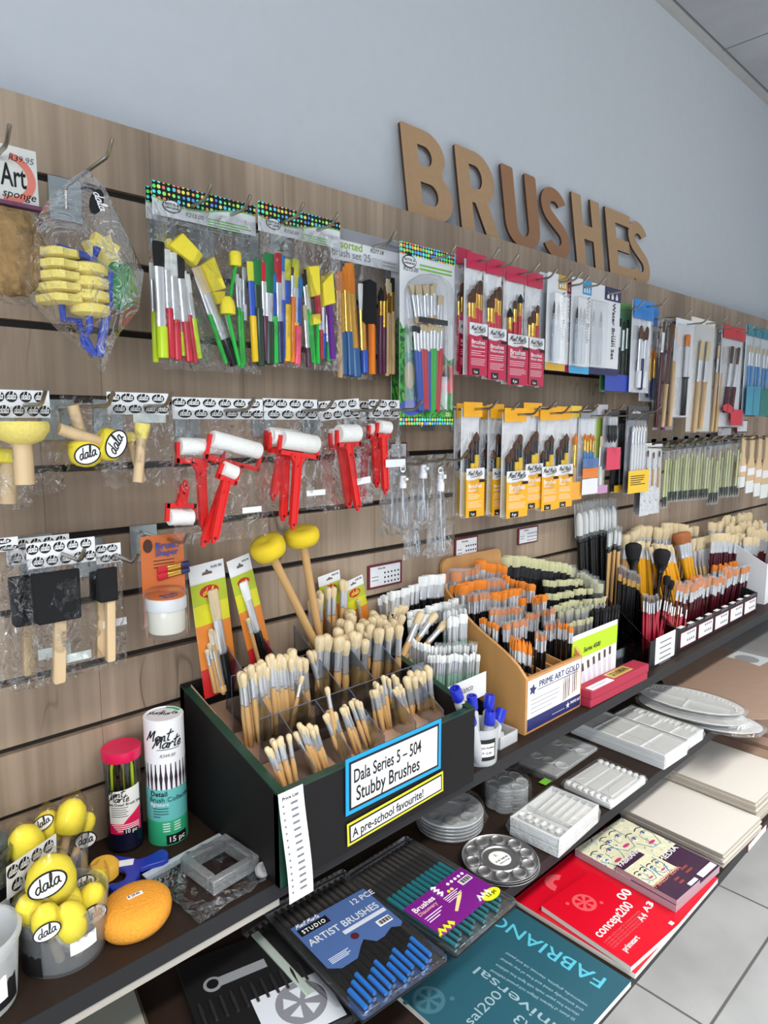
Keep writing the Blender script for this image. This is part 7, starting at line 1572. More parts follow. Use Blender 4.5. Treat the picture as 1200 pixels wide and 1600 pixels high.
for k, lab, r, y, lean, gd_, j in [
    (KQ1, 'large white calligraphy brush with dark ferrule, standing highest left of the black mops', (80, 150, 195, 125, 5), -0.045, (0.05, 0.0), True, 6),
    (KQ1, 'large white calligraphy brush, right half of the tall clump', (195, 125, 300, 115, 4), -0.05, (0.03, 0.0), True, 8),
    (KQ2, 'small white calligraphy brush below the tall clump', (265, 275, 345, 255, 4), -0.09, (0.01, 0.01), True, 8),
    (KM1, 'big black mop brush with a broad round head', (412, 330, 413, 330, 1), -0.10, (0.0, 0.0), False, 0),
    (KM1, 'black mop brush leaning right with a narrow head', (585, 365, 586, 365, 1), -0.11, (-0.055, 0.0), False, 0),
    (KM2, 'small black mop brush leaning right, above the red handles', (598, 508, 645, 560, 2), -0.15, (-0.04, 0.0), False, 0),
    (KG1, 'black-handled gold ferrule brush in guard tubes, left in the acrylic bin', (325, 470, 450, 530, 9), -0.12, (0.004, 0.006), True, 14),
    (KR1, 'thin red-handled brush leaning right at the front of the acrylic bin', (560, 640, 735, 690, 9), -0.195, (-0.075, -0.02), False, 14),
    (KR1, 'thin red-handled brush standing left at the front of the acrylic bin', (470, 640, 560, 650, 6), -0.20, (-0.02, -0.015), True, 10),
    (KH1, 'round hog brush in the rear rank above the black mops', (350, 290, 440, 225, 4), -0.035, (0.0, 0.0), False, 6),
    (KH1, 'tall round hog brush in the rear rank, against the slats', (440, 230, 630, 240, 7), -0.03, (0.0, 0.0), False, 8),
    (KH2, 'flat hog brush in the rear rank behind the russet mops', (590, 212, 780, 240, 6), -0.028, (0.0, 0.0), False, 8),
    (KY2, 'russet mop brush on a thick yellow handle', (662, 272, 715, 265, 3), -0.065, (0.035, -0.06), False, 4),
    (KY1, 'yellow-handled hog brush left of the russet mops', (510, 345, 640, 350, 10), -0.075, (0.030, -0.06), False, 12),
    (KY1, 'yellow-handled hog brush behind the big black mop', (430, 320, 500, 330, 5), -0.060, (0.02, -0.02), False, 8),
    (KF1, 'pale wooden fan brush with a long silver ferrule', (750, 305, 840, 292, 6), -0.07, (0.045, -0.03), False, 6),
    (KP1, 'maroon-handled orange brush at the front left of the long black box', (680, 580, 830, 560, 11), -0.205, (0.0, 0.01), True, 16),
    (KP1, 'maroon-handled orange brush in the middle of the long black box', (820, 540, 940, 530, 9), -0.20, (0.0, 0.01), True, 16),
    (KP1, 'maroon-handled orange brush at the right end of the long black box', (940, 500, 1085, 480, 11), -0.195, (-0.01, 0.01), True, 14),
    (KP1, 'maroon-handled orange brush in the rear rank of the long black box', (880, 460, 1060, 440, 10), -0.14, (0.0, 0.01), False, 10),
    (KP1, 'bright orange brush beneath the yellow handles', (740, 535, 810, 525, 6), -0.16, (0.0, 0.0), False, 8),
    (KP2, 'maroon-handled flat hog brush at the front left of the hog display', (870, 275, 1060, 280, 12), -0.12, (0.0, 0.0), False, 6),
    (KP2, 'maroon-handled flat hog brush at the front right of the hog display', (1065, 300, 1145, 300, 6), -0.14, (0.0, 0.0), False, 6),
    (KP2, 'maroon-handled hog brush at the upper left of the hog display', (860, 215, 930, 205, 5), -0.07, (0.0, 0.0), False, 6),
    (KP3, 'tall pointed hog brush in the rear of the hog display', (930, 185, 1100, 140, 9), -0.045, (0.0, 0.0), False, 10),
    (KP3, 'tall pointed hog brush in the middle of the hog display', (960, 225, 1180, 205, 13), -0.075, (0.0, 0.0), False, 14),
    (KP3, 'tall pointed hog brush at the right edge of the picture', (1080, 240, 1200, 250, 9), -0.10, (0.0, 0.0), False, 12)]:
    row(k, lab, GB + lab[:46], cr, r, y, zz, lean, gd_, j=j)

plant_brushes()

# ================================================================ THE MIDDLE SHELF
def co(x, y): return (860 + x/3.53, 1000 + y/3.53)
plastic_w = mat('white palette plastic', (232, 234, 234), 0.3, coat=0.2)
clearp = film('clear palette plastic', tint=(240, 242, 244), base=0.05, edge=0.5, rough=0.12, haze=0.30)
alu = mat('pressed aluminium', (186, 186, 188), 0.36, 0.85)
def flatbag(t, pts, z0, z1, seed=1, over=0.015):
    """loose transparent bag round a stack: top and bottom sheet joined at an uneven rim"""
    rn = random.Random(seed); n = len(pts); cx = sum(p[0] for p in pts)/n; cy = sum(p[1] for p in pts)/n; b = MB()
    def ring(s, z, j): 
        for p in pts: b.v.append((cx + (p[0] - cx)*s + rn.uniform(-j, j), cy + (p[1] - cy)*s + rn.uniform(-j, j), z + rn.uniform(-j, j)*0.3))
    ring(0.5, z1 + 0.002, 0.002); ring(1.0, z1 + 0.001, 0.002); ring(1.0 + over*6, (z0 + z1)/2, 0.005); ring(1.0 + over*2, z0 + 0.002, 0.002)
    for k in range(3):
        for i in range(n): j = (i + 1) % n; b.f.append((k*n + i, k*n + j, (k + 1)*n + j, (k + 1)*n + i))
    b.f.append(tuple(range(n))[::-1])
    return b.build('wrap', wrap_m, t, angle=30)
def quad_thing(name, lab, cat, c4, z, grp=None):
    """things lying on a shelf: the front-left, front-right, back-right, back-left pixels on height z give place, turn and size"""
    q = [S(*v, z) for v in c4]; ux = ((q[1] - q[0]) + (q[2] - q[3])); ang = math.atan2(ux.y, ux.x)
    c = sum(q, Vector())/4; w_ = ((q[1] - q[0]).length + (q[2] - q[3]).length)/2; d_ = ((q[3] - q[0]).length + (q[2] - q[1]).length)/2
    return thing(name, lab, cat, c, (0, 0, ang), grp), w_, d_
def at_base(t, z): t.location.z = z
# round clear palettes
q = S(712, 1268, Z2 + 0.03)
for i in range(5):
    t = thing('round_palette', ['lowest', 'second lowest', 'middle', 'second highest', 'topmost'][i] + ' round clear palette of the stack under the black brush box', 'palette', (q.x - 0.008, q.y + 0.01, Z2 + 0.001 + 0.0075*i), (0, 0, 0.2*i), 'round clear palettes')
    MB().lathe([(0.060, 0), (0.070, 0.001), (0.072, 0.005), (0.071, 0.007), (0.067, 0.005), (0.03, 0.004), (0.028, 0.002), (0.001, 0.002)], 40).build('disc', clearp if i < 4 else film('frosted palette plastic', tint=(232, 234, 236), base=0.05, edge=0.5, rough=0.14, haze=0.55), t)
    if i == 4:
        for k in range(8):
            a = 2*PI*k/8; MB().lathe([(0.004, 0.0055), (0.011, 0.006), (0.0145, 0.0085), (0.0135, 0.0085), (0.010, 0.0068), (0.002, 0.006)], 20, cap=False).build('well', clearp, t, loc=(0.048*math.cos(a), 0.048*math.sin(a), 0))
        flatbag(t, circle(0.012, 0.0, 0.074, 24), -0.028, 0.010, 5)
# flower palettes
q = S(791, 1222, Z2 + 0.05)
for i in range(8):
    t = thing('flower_palette', ['lowest', 'second', 'third', 'fourth', 'fifth', 'sixth', 'seventh', 'topmost'][i] + (' flower-shaped clear palette of the petal stack' if i in (0, 7) else ' from below of the flower-shaped clear palettes'), 'palette', (q.x, q.y, Z2 + 0.001 + 0.0068*i), (0, 0, 0.06*(i % 3)), 'flower-shaped clear palettes')
    out = [((0.043 + 0.0055*abs(math.cos(3.5*2*PI*k/84)))*math.cos(2*PI*k/84), (0.043 + 0.0055*abs(math.cos(3.5*2*PI*k/84)))*math.sin(2*PI*k/84)) for k in range(84)]
    b = MB().prism(out, 0, 0.0015, 'z'); b.prism([(x*1.02, y*1.02) for x, y in out], 0.0035, 0.005, 'z'); b.build('flower_disc', clearp, t)
    if i == 7:
        for k in range(7): a = 2*PI*(k + 0.0)/7; MB().lathe([(0.003, 0.003), (0.010, 0.004), (0.0125, 0.0065), (0.0118, 0.0065), (0.009, 0.0045)], 18, cap=False).build('well', milky_m, t, loc=(0.034*math.cos(a), 0.034*math.sin(a), 0))
        MB().lathe([(0.017, 0.005), (0.0175, 0.0065), (0.0165, 0.0065)], 24, cap=False).build('centre_well', milky_m, t)
        flatbag(t, circle(0.006, 0.002, 0.052, 24), -0.045, 0.007, 9)
# aluminium palettes
q = S(781, 1340, Z2 + 0.012)
for i in range(3):
    t = thing('aluminium_palette', ['bottom', 'middle', 'top'][i] + ' aluminium palette of the stack at the shelf edge' + (', ten wells and a price label' if i == 2 else ''), 'palette', (q.x + (0.002 if i < 2 else 0), q.y - 0.001*(2 - i), Z2 + 0.001 + 0.0042*i), (0, 0, 0.1), 'aluminium palettes')
    R0 = 0.0735
    MB().lathe([(0.001, 0.0008), (0.034, 0.0008), (0.036, 0.003), (0.040, 0.0032), (0.042, 0.0012), (R0 - 0.004, 0.0012), (R0, 0.0045), (R0 + 0.001, 0.004), (R0 - 0.003, 0.0)], 56, cap=False).build('plate', alu, t)
    if i == 2:
        for k in range(10):
            a = 2*PI*k/10; MB().lathe([(0.0005, 0.0021), (0.006, 0.0024), (0.0105, 0.0042), (0.0122, 0.0056), (0.0135, 0.0050), (0.0142, 0.0016)], 24, cap=False).build('well', alu, t, loc=(0.0555*math.cos(a), 0.0555*math.sin(a), 0))
        o = MB().lathe([(0.022, 0.0009), (0.022, 0.0014)], 30).build('price_label', paper, t)
        text('R', 0.012, green_ink, o, (-0.003, 0.007, 0.0017), Euler((0, 0, -0.2))); text('A-10  R49.90', 0.0062, black_ink, o, (-0.017, -0.003, 0.0017), Euler((0, 0, -0.2))); text('palette 10 well', 0.0045, grey_ink, o, (-0.015, -0.011, 0.0017), Euler((0, 0, -0.2)))
# white slant palettes: two stacked boxes
for i, zt_ in enumerate((0.0, 0.021)):
    t, w_, d_ = quad_thing('well_palette', ('lower' if i == 0 else 'upper') + ' white plastic palette of the pair beside the aluminium palettes', 'palette', [(868, 1318), (932, 1270), (866, 1228), (802, 1283)], Z2 + 0.032, 'white slant-well palettes')
    at_base(t, Z2 + 0.001 + zt_); x0, x1, y0, y1 = -w_/2, w_/2, -d_/2, d_/2
    b = MB().box(x0, x1, y0, y1, 0, 0.010); 
    for a in ((x0, x1, y0, y0 + 0.004), (x0, x1, y1 - 0.004, y1), (x0, x0 + 0.004, y0 + 0.004, y1 - 0.004), (x1 - 0.004, x1, y0 + 0.004, y1 - 0.004), (x0 + w_*0.36, x0 + w_*0.38, y0 + 0.004, y1 - 0.004)): b.box(*a, 0.010, 0.0195)
    b.build('tray', plastic_w, t, bevel=0.001)
    if i:
        for k in range(6):
            yk = y0 + 0.006 + (d_ - 0.012)*k/6
            MB().prism([(x0 + w_*0.40, 0.0105), (x1 - 0.005, 0.0105), (x1 - 0.005, 0.0175), (x0 + w_*0.40, 0.0125)], yk, yk + 0.0016, 'y').build('rib', plastic_w, t)
            MB().lathe([(0.002, 0.0108), (0.007, 0.0125), (0.0095, 0.0165), (0.0105, 0.0165), (0.0112, 0.0105)], 18, cap=False).build('round_well', plastic_w, t, loc=(x0 + w_*0.185, yk + d_/13, 0))
        flatbag(t, rrect(x0, x1, y0, y1, 0.004, 3), -0.018, 0.021, 12, 0.012)
# six-well palette card
t, w_, d_ = quad_thing('six_well_palette', 'bagged grey palette with six round wells, behind the flower palettes', 'palette', [(808, 1193), (866, 1214), (932, 1168), (876, 1145)][0:4] and [(868, 1214), (930, 1168), (880, 1146), (812, 1186)], Z2 + 0.012); at_base(t, Z2 + 0.001)
pal_g = mat('grey translucent palette', (180, 184, 186), 0.35)
B(-w_/2, w_/2, -d_/2, d_/2, 0, 0.010).build('tray', pal_g, t, bevel=0.002)
for i in range(3):
    for k in range(2): MB().lathe([(0.0005, 0.0104), (0.0125, 0.0106), (0.015, 0.0125), (0.0165, 0.0104)], 26, cap=False).build('well', mat('pale well plastic', (206, 212, 216), 0.3), t, loc=(-w_*0.24 + w_*0.48*k, -d_*0.33 + d_*0.33*i, 0))
B(-w_/2 - 0.03, -w_/2, -d_/2, d_/2, 0.002, 0.003).build('bag_tail', sleeve_m, t); B(-w_*0.72, -w_*0.58, -d_*0.48, -d_*0.3, 0.0032, 0.0036).build('green_sticker', green_ink, t, False)
flatbag(t, rrect(-w_/2 - 0.02, w_/2, -d_/2, d_/2, 0.004, 3), 0.0, 0.012, 14, 0.01)
# second white palette
t, w_, d_ = quad_thing('wavy_palette', 'white palette with a wavy rim, wrapped in plastic, in front of the six-well palette', 'palette', [(955, 1250), (1013, 1212), (934, 1184), (880, 1222)], Z2 + 0.022); at_base(t, Z2 + 0.001)
B(-w_/2, w_/2, -d_/2, d_/2, 0, 0.016).build('tray', plastic_w, t, bevel=0.003)
for k in range(8):
    for s in (-1, 1): MB().ball(0.009, d_/17, 0.004, (s*(w_/2 - 0.009), -d_/2 + d_/16 + d_*k/8, 0.0175), 12, 6).build('rim_scallop', plastic_w, t)
for k in range(3): B(-w_*0.36, w_*0.36, -d_*0.4 + d_*0.28*k, -d_*0.4 + d_*0.28*k + d_*0.22, 0.016, 0.0185).build('mixing_ridge', plastic_w, t, bevel=0.002)
flatbag(t, rrect(-w_/2, w_/2, -d_/2, d_/2, 0.004, 3), 0.0, 0.022, 16, 0.01)
# stacks of rectangular palettes
def rect_stack(c4, n, zz_, comb, grp, where, seed):
    for i in range(n):
        t, w_, d_ = quad_thing('rectangular_palette', '%s white rectangular palette of the %s' % (['bottom', 'second', 'third', 'fourth', 'fifth', 'sixth'][i] if i < n - 1 else 'topmost', where), 'palette', c4, Z2 + zz_*n, grp)
        at_base(t, Z2 + 0.001 + zz_*i); x0, x1, y0, y1 = -w_/2, w_/2, -d_/2, d_/2; t.location.x += 0.002*(i % 2)
        b = MB().box(x0, x1, y0, y1, 0, 0.003)
        for a in ((x0, x1, y0, y0 + 0.002), (x0, x1, y1 - 0.002, y1), (x0, x0 + 0.002, y0 + 0.002, y1 - 0.002), (x1 - 0.002, x1, y0 + 0.002, y1 - 0.002)): b.box(*a, 0.003, zz_ - 0.0004)
        if i == n - 1:
            for k in (1, 2, 3): b.box(x0 + 0.002, x1 - 0.002, y0 + d_*k/4, y0 + d_*k/4 + 0.002, 0.003, zz_ - 0.001)
            if comb:
                for k in range(14): b.box(x1 - w_*0.28, x1 - 0.002, y0 + d_*(k + 0.5)/14, y0 + d_*(k + 0.5)/14 + 0.0018, 0.003, zz_ - 0.001)
        b.build('tray', plastic_w, t, False)
        if i == n - 1: flatbag(t, rrect(x0, x1, y0, y1, 0.004, 3), -zz_*(n - 1), zz_ + 0.002, seed, 0.006)
rect_stack([(1038, 1181), (1074, 1159), (932, 1106), (893, 1126)], 5, 0.0075, False, 'white rectangular palettes, front stack', 'front stack, near the shelf edge', 21)
rect_stack([(1076, 1156), (1100, 1138), (984, 1104), (958, 1116)], 4, 0.0075, True, 'white rectangular palettes, combed stack', 'narrow combed stack', 22)
# oval palettes
def oval(lab, px, z0, seed, rx, ry, ang, top):
    q = S(*px, z0); t = thing('oval_palette', lab, 'palette', (q.x, q.y, z0 - 0.006), (0, 0, ang), 'oval white palettes')
    MB().lathe([(0.0005, 0), (rx*0.92, 0), (rx, 0.006), (rx*0.985, 0.0065), (rx*0.9, 0.002), (0.0005, 0.0018)], 48, ry/rx, cap=False).build('plate', plastic_w, t)
    if top:
        b = MB().box(-rx*0.75, rx*0.75, -0.001, 0.001, 0.0018, 0.006).box(-0.001, 0.001, 0, ry*0.72, 0.0018, 0.006); b.build('partition', plastic_w, t, False)
        b = MB()
        for k in range(26): a = PI + PI*(k + 0.5)/26; b.box(rx*0.86*math.cos(a) - 0.0008, rx*0.86*math.cos(a) + 0.0008, ry*0.86*math.sin(a) - 0.005, ry*0.86*math.sin(a) + 0.005, 0.0018, 0.005)
        b.build('rim_wells', plastic_w, t, False)
    flatbag(t, circle(0, 0, rx*1.02, 28, ry*1.02), -0.006, 0.009, seed, 0.01)
oval('lowest oval white palette of the three, sticking out furthest over the shelf edge', (1098, 1118), Z2 + 0.010, 31, 0.155, 0.085, 1.72, False)
oval('middle oval white palette of the three', (1080, 1108), Z2 + 0.024, 32, 0.150, 0.082, 1.72, False)
oval('top oval white palette with three compartments and small rim wells', (1076, 1092), Z2 + 0.038, 33, 0.150, 0.084, 1.70, True)
# wooden palettes and boards at the far end
mdfp = mat('brown hardboard', (164, 138, 122), 0.5, noise=0.06, scale=40)
def lying(name, lab, cat, c4, z, th, m, grp=None, bev=0.0, dz=0.0):
    t, w_, d_ = quad_thing(name, lab, cat, c4, z + th + dz, grp); at_base(t, z + dz)
    t.empty_display_size = 0.05
    B(-w_/2, w_/2, -d_/2, d_/2, 0, th).build('board', m, t, bevel=bev, smooth=bool(bev)); return t, w_, d_
q = S(1168, 1072, Z2 + 0.012)
t = thing('hardboard_palette', 'large oval brown hardboard palette at the right end of the middle shelf', 'palette', (q.x - 0.02, q.y + 0.06, Z2 + 0.008), (0, 0, 0.5))
MB().prism(circle(0, 0, 0.28, 48, 0.20), 0, 0.004, 'z').build('board', mdfp, t)
t, w_, d_ = lying('hardboard_palette', 'rectangular brown hardboard palette with a pale paper label, under the brush boxes', 'palette', [(1190, 1072), (1262, 1030), (1150, 985), (1042, 1030)], Z2, 0.004, mdfp)
lab_o = B(-0.08, 0.08, -0.06, 0.06, 0.0042, 0.0046).build('paper_label', mat('pale grey label', (206, 212, 214), 0.5), t, False, loc=(0.02, -0.02, 0)); MB().prism(circle(-0.03, 0.0, 0.04, 24), 0.0046, 0.0049, 'z').build('printed_wheel', mat('mid grey print', (150, 152, 156), 0.5), lab_o, False)
lying('clear_sheet_pack', 'stack of clear acrylic sheets at the far right of the middle shelf', 'sheet pack', [(1205, 1040), (1290, 985), (1220, 960), (1135, 1002)], Z2, 0.006, film('grey clear sheet', tint=(190, 194, 200), base=0.1, edge=0.6, rough=0.08, haze=0.25))
# blister sets of brushes at the left end
def blister_set(lab, grp, c4, z, n, kh, fm, hm, tip, wcol, detail, th=0.014, dz=0.0):
    t, w_, d_ = quad_thing('brush_set', lab, 'brush set', c4, z + th + dz, grp); at_base(t, z + dz)
    x0, y0 = -w_/2, -d_/2
    B(x0, w_/2, y0, d_/2, 0, 0.0012).build('backing_tray', mat('black flocked tray', (22, 22, 25), 0.6), t, False)
    if detail:
        for i in range(n):
            x = x0 + w_*(0.06 + 0.88*(i + 0.5)/n); o = MB().tube([(x, y0 + d_*(0.05 + 0.02*(i % 3)), 0.006), (x, y0 + d_*0.62, 0.006)], [0.0032, 0.0045], 10).build('brush', hm, t)
            if tip: MB().tube([(x, y0 + d_*(0.05 + 0.02*(i % 3)) - 0.001, 0.0062), (x, y0 + d_*(0.19 + 0.03*(i % 3)), 0.0062)], [0.0036, 0.0041], 10).build('dipped_end', tip, o)
            MB().tube([(x, y0 + d_*0.62, 0.006), (x, y0 + d_*0.78, 0.006)], [0.0046, 0.0042], 10).build('ferrule', fm, o)
            MB().tube([(x, y0 + d_*0.78, 0.006), (x, y0 + d_*0.95, 0.006)], [0.0042, 0.0028], 10).build('bristles', kh, o)
    MB().prism(rrect(x0, w_/2, y0, d_/2, 0.006), 0.0014, th - 0.001, 'z').build('blister', blister_m, t, bevel=0.003)
    return t, w_, d_, x0, y0
dark_f = mat('gunmetal ferrule', (92, 90, 92), 0.35, 0.8); smoke_br = mat('smoky hair', (60, 54, 52), 0.7)
blue_tip = mat('bright blue dip', (28, 120, 214), 0.35); teal_h = mat('teal lacquer', (16, 122, 134), 0.3)
c4a = [(556, 1597), (691, 1494), (545, 1352), (420, 1412)]
for i in range(3):
    T = blister_set(['bottom', 'middle', 'top'][i] + ' blue-label artist brush set of the stack at the picture foot', 'blue-label brush sets', c4a, Z2, 12, smoke_br, dark_f, black_h, blue_tip, None, i == 2, 0.014, 0.0145*i)
t, w_, d_, x0, y0 = T
slate = mat('slate blue label print', (76, 104, 158), 0.4)
o = MB().prism([(x0 + w_*0.06, y0 + d_*0.36), (x0 + w_*0.16, y0 + d_*0.31), (x0 + w_*0.34, y0 + d_*0.31), (x0 + w_*0.45, y0 + d_*0.37), (x0 + w_*0.52, y0 + d_*0.40), (x0 + w_*0.6, y0 + d_*0.34), (x0 + w_*0.7, y0 + d_*0.34), (x0 + w_*0.82, y0 + d_*0.37), (x0 + w_*0.9, y0 + d_*0.34), (x0 + w_*0.95, y0 + d_*0.36), (x0 + w_*0.95, y0 + d_*0.74), (x0 + w_*0.06, y0 + d_*0.74)], 0.0135, 0.0142, 'z').build('paper_label', slate, t, False)
UPF = Euler((0, 0, 0))
text('ARTIST BRUSHES', 0.020, mat('pale lettering', (206, 212, 224), 0.5), o, (x0 + w_*0.09, y0 + d_*0.545, 0.0146), UPF, fit=w_*0.82, bold=0.0006)
B(x0 + w_*0.09, x0 + w_*0.42, y0 + d_*0.64, y0 + d_*0.70, 0.0142, 0.0146).build('black_tag', black_ink, o, False); text('STUDIO', 0.012, white_ink, o, (x0 + w_*0.12, y0 + d_*0.652, 0.0149), UPF, bold=0.0003, space=1.3, fit=w_*0.26)
text('Mont Marte', 0.0095, white_ink, o, (x0 + w_*0.1, y0 + d_*0.71, 0.0146), UPF, shear=0.3); text('12 PCE', 0.017, MATS['pale lettering'], o, (x0 + w_*0.70, y0 + d_*0.66, 0.0146), UPF, bold=0.0006)
B(x0 + w_*0.42, x0 + w_*0.93, y0 + d_*0.495, y0 + d_*0.525, 0.0142, 0.0146).build('pale_strip', MATS['pale lettering'], o, False); B(x0 + w_*0.74, x0 + w_*0.9, y0 + d_*0.41, y0 + d_*0.46, 0.0142, 0.0146).build('barcode_field', paper, o, False)
b = MB()
for i in range(12): b.box(x0 + w_*(0.755 + 0.0115*i), x0 + w_*(0.755 + 0.0115*i) + 0.0007 + 0.0006*(i % 3), y0 + d_*0.418, y0 + d_*0.452, 0.0146, 0.0148)
b.build('barcode', black_ink, o, False)
for i in range(4): B(x0 + w_*0.12, x0 + w_*(0.34 - 0.03*(i % 2)), y0 + d_*(0.40 - 0.012*i), y0 + d_*(0.40 - 0.012*i) + 0.0012, 0.0142, 0.0146).build('small_print', MATS['pale lettering'], o, False)
MB().prism(circle(x0 + w_*0.48, y0 + d_*0.45, 0.007, 18), 0.0142, 0.0146, 'z').build('printed_badge', mat('maroon print', (80, 30, 44), 0.5), o, False)
c4b = [(705, 1497), (793, 1410), (648, 1298), (545, 1356)]
for i in range(3):
    T = blister_set(['bottom', 'middle', 'top'][i] + ' purple-label teal brush set of the stack beside the aluminium palettes', 'purple-label teal brush sets', c4b, Z2, 12, smoke_br, dark_f, teal_h, None, None, i == 2, 0.014, 0.0145*i)
t, w_, d_, x0, y0 = T
purple = mat('purple label print', (120, 28, 132), 0.4); yl = mat('acid yellow print', (226, 228, 40), 0.4)
o = MB().prism(rrect(x0 + w_*0.05, x0 + w_*0.97, y0 + d_*0.13, y0 + d_*0.46, 0.003), 0.0135, 0.0142, 'z').build('paper_label', purple, t, False)
text('Brushes', 0.016, white_ink, o, (x0 + w_*0.09, y0 + d_*0.375, 0.0146), UPF, bold=0.0006); text('Discovery', 0.011, mat('peach ink', (240, 190, 160), 0.5), o, (x0 + w_*0.09, y0 + d_*0.335, 0.0146), UPF)
for i in range(3): B(x0 + w_*0.1, x0 + w_*(0.36 - 0.05*i), y0 + d_*(0.30 - 0.02*i), y0 + d_*(0.30 - 0.02*i) + 0.0014, 0.0142, 0.0146).build('small_print', white_ink, o, False)
MB().tube([(x0 + w_*(0.47 + 0.045*(i % 2)), y0 + d_*(0.46 - 0.016*i), 0.0145) for i in range(7)], 0.0026, 6).build('white_squiggle', white_ink, o)
MB().tube([(x0 + w_*(0.70 + 0.03*i), y0 + d_*(0.155 + 0.04*(i % 2)), 0.0145) for i in range(7)], 0.0022, 6).build('white_squiggle', white_ink, o)
MB().tube([(x0 + w_*(0.05 + 0.035*i), y0 + d_*(0.145 + 0.035*(i % 2)), 0.0145) for i in range(7)], 0.0032, 6).build('yellow_squiggle', yl, o)
MB().prism(circle(x0 + w_*0.86, y0 + d_*0.145, w_*0.13, 24, d_*0.045), 0.0142, 0.0147, 'z').build('yellow_blob', yl, o, False); text('12 pc', 0.011, black_ink, o, (x0 + w_*0.79, y0 + d_*0.135, 0.0151), UPF, bold=0.0003)
MB().prism([(x0 + w_*0.40, y0 + d_*0.215), (x0 + w_*0.42, y0 + d_*0.20), (x0 + w_*0.60, y0 + d_*0.265), (x0 + w_*0.67, y0 + d_*0.295), (x0 + w_*0.63, y0 + d_*0.31), (x0 + w_*0.57, y0 + d_*0.285)], 0.0142, 0.0146, 'z').build('printed_brush', mat('cream print', (232, 214, 150), 0.5), o, False)
B(x0 + w_*0.76, x0 + w_*0.93, y0 + d_*0.33, y0 + d_*0.38, 0.0142, 0.0146).build('barcode_field', paper, o, False)
b = MB()
for i in range(12): b.box(x0 + w_*(0.775 + 0.012*i), x0 + w_*(0.775 + 0.012*i) + 0.0007 + 0.0006*(i % 3), y0 + d_*0.336, y0 + d_*0.374, 0.0146, 0.0148)
b.build('barcode', black_ink, o, False)
for i in range(5): MB().prism(circle(x0 + w_*(0.66 + 0.06*i), y0 + d_*0.41, 0.0032, 12), 0.0142, 0.0146, 'z').build('printed_ring', white_ink, o, False)
for i in range(2): MB().prism(circle(x0 + w_*(0.58 + 0.05*i), y0 + d_*0.36, 0.0034, 12), 0.0142, 0.0146, 'z').build('printed_ring', MATS['cream print'] if i else yl, o, False)
for i in range(4): B(x0 + w_*0.45, x0 + w_*(0.68 - 0.04*(i % 2)), y0 + d_*(0.335 - 0.015*i), y0 + d_*(0.335 - 0.015*i) + 0.001, 0.0142, 0.0146).build('small_print', white_ink, o, False)
# slanted blister sets left of the blue-label stack, black wallet and boards at the lower left
T = blister_set('blue-label brush set lying askew under the left side of the stack', None, [(505, 1590), (545, 1560), (445, 1405), (395, 1440)], Z2, 4, smoke_br, dark_f, black_h, blue_tip, None, True, 0.014)
t = thing('wooden_rod', 'pale grey-green square rod in clear wrap, lying left of the brush sets', 'rod', S(470, 1530, Z2)); o0 = Vector(t.location)
a, e = S(398, 1462, Z2 + 0.008) - o0, S(487, 1560, Z2 + 0.008) - o0; d = (e - a); L = d.length
B(0, L, -0.007, 0.007, -0.007, 0.007).build('rod', mat('sage grey plastic', (168, 180, 172), 0.4), t, bevel=0.002, loc=a, rot=(0, 0, math.atan2(d.y, d.x)))
t, w_, d_ = lying('brush_wallet', 'flat black wallet of brushes with grey printed key and white label, at the picture foot', 'brush set', [(400, 1640), (560, 1580), (452, 1440), (215, 1545)], Z2, 0.012, mat('matt black wallet', (20, 20, 22), 0.5), None, 0.002)
o = MB().prism(circle(-w_*0.30, d_*0.20, 0.014, 20), 0.0122, 0.0128, 'z').build('printed_key', mat('grey key print', (140, 144, 150), 0.5), t, False)
B(-w_*0.28, w_*0.12, d_*0.16, d_*0.24, 0.0122, 0.0127).build('printed_key', MATS['grey key print'], t, False); MB().prism(circle(-w_*0.30, d_*0.20, 0.009, 16), 0.0128, 0.0132, 'z').build('key_ring', black_ink, t, False)
for i in range(11):
    x = -w_*0.44 + w_*0.078*i; MB().tube([(x, -d_*0.10, 0.013), (x, d_*0.02, 0.013), (x, d_*0.08, 0.013)], [0.0022, 0.003, 0.0018], 8).build('brush', dark_f, t)
lb_ = B(-w_*0.10, w_*0.46, -d_*0.48, -d_*0.06, 0.0122, 0.0127).build('white_label', mat('pale blue-white label', (206, 212, 222), 0.5), t, False)
grey_pr = mat('grey wheel print', (128, 130, 138), 0.5)
MB().prism(circle(w_*0.22, -d_*0.24, w_*0.19, 32), 0.0127, 0.0130, 'z').build('printed_wheel', grey_pr, lb_, False)
for k in range(5):
    a = 2*PI*k/5 + 0.3; MB().prism([(w_*0.22 + w_*0.03*math.cos(a), -d_*0.24 + w_*0.03*math.sin(a)), (w_*0.22 + w_*0.14*math.cos(a - 0.35), -d_*0.24 + w_*0.14*math.sin(a - 0.35)), (w_*0.22 + w_*0.14*math.cos(a + 0.35), -d_*0.24 + w_*0.14*math.sin(a + 0.35))], 0.0130, 0.0133, 'z').build('wheel_spoke', MATS['pale blue-white label'], lb_, False)
t, w_, d_ = lying('framed_board', 'sage grey board in a dark wooden edge, lying at the lower left corner', 'board', [(130, 1680), (250, 1630), (200, 1525), (60, 1590)], Z2, 0.016, mat('dark oak frame', (84, 76, 68), 0.5), None, 0.001)
B(-w_*0.46, w_*0.46, -d_*0.46, d_*0.44, 0.016, 0.0175).build('panel', mat('sage grey panel', (160, 160, 148), 0.6), t, False)

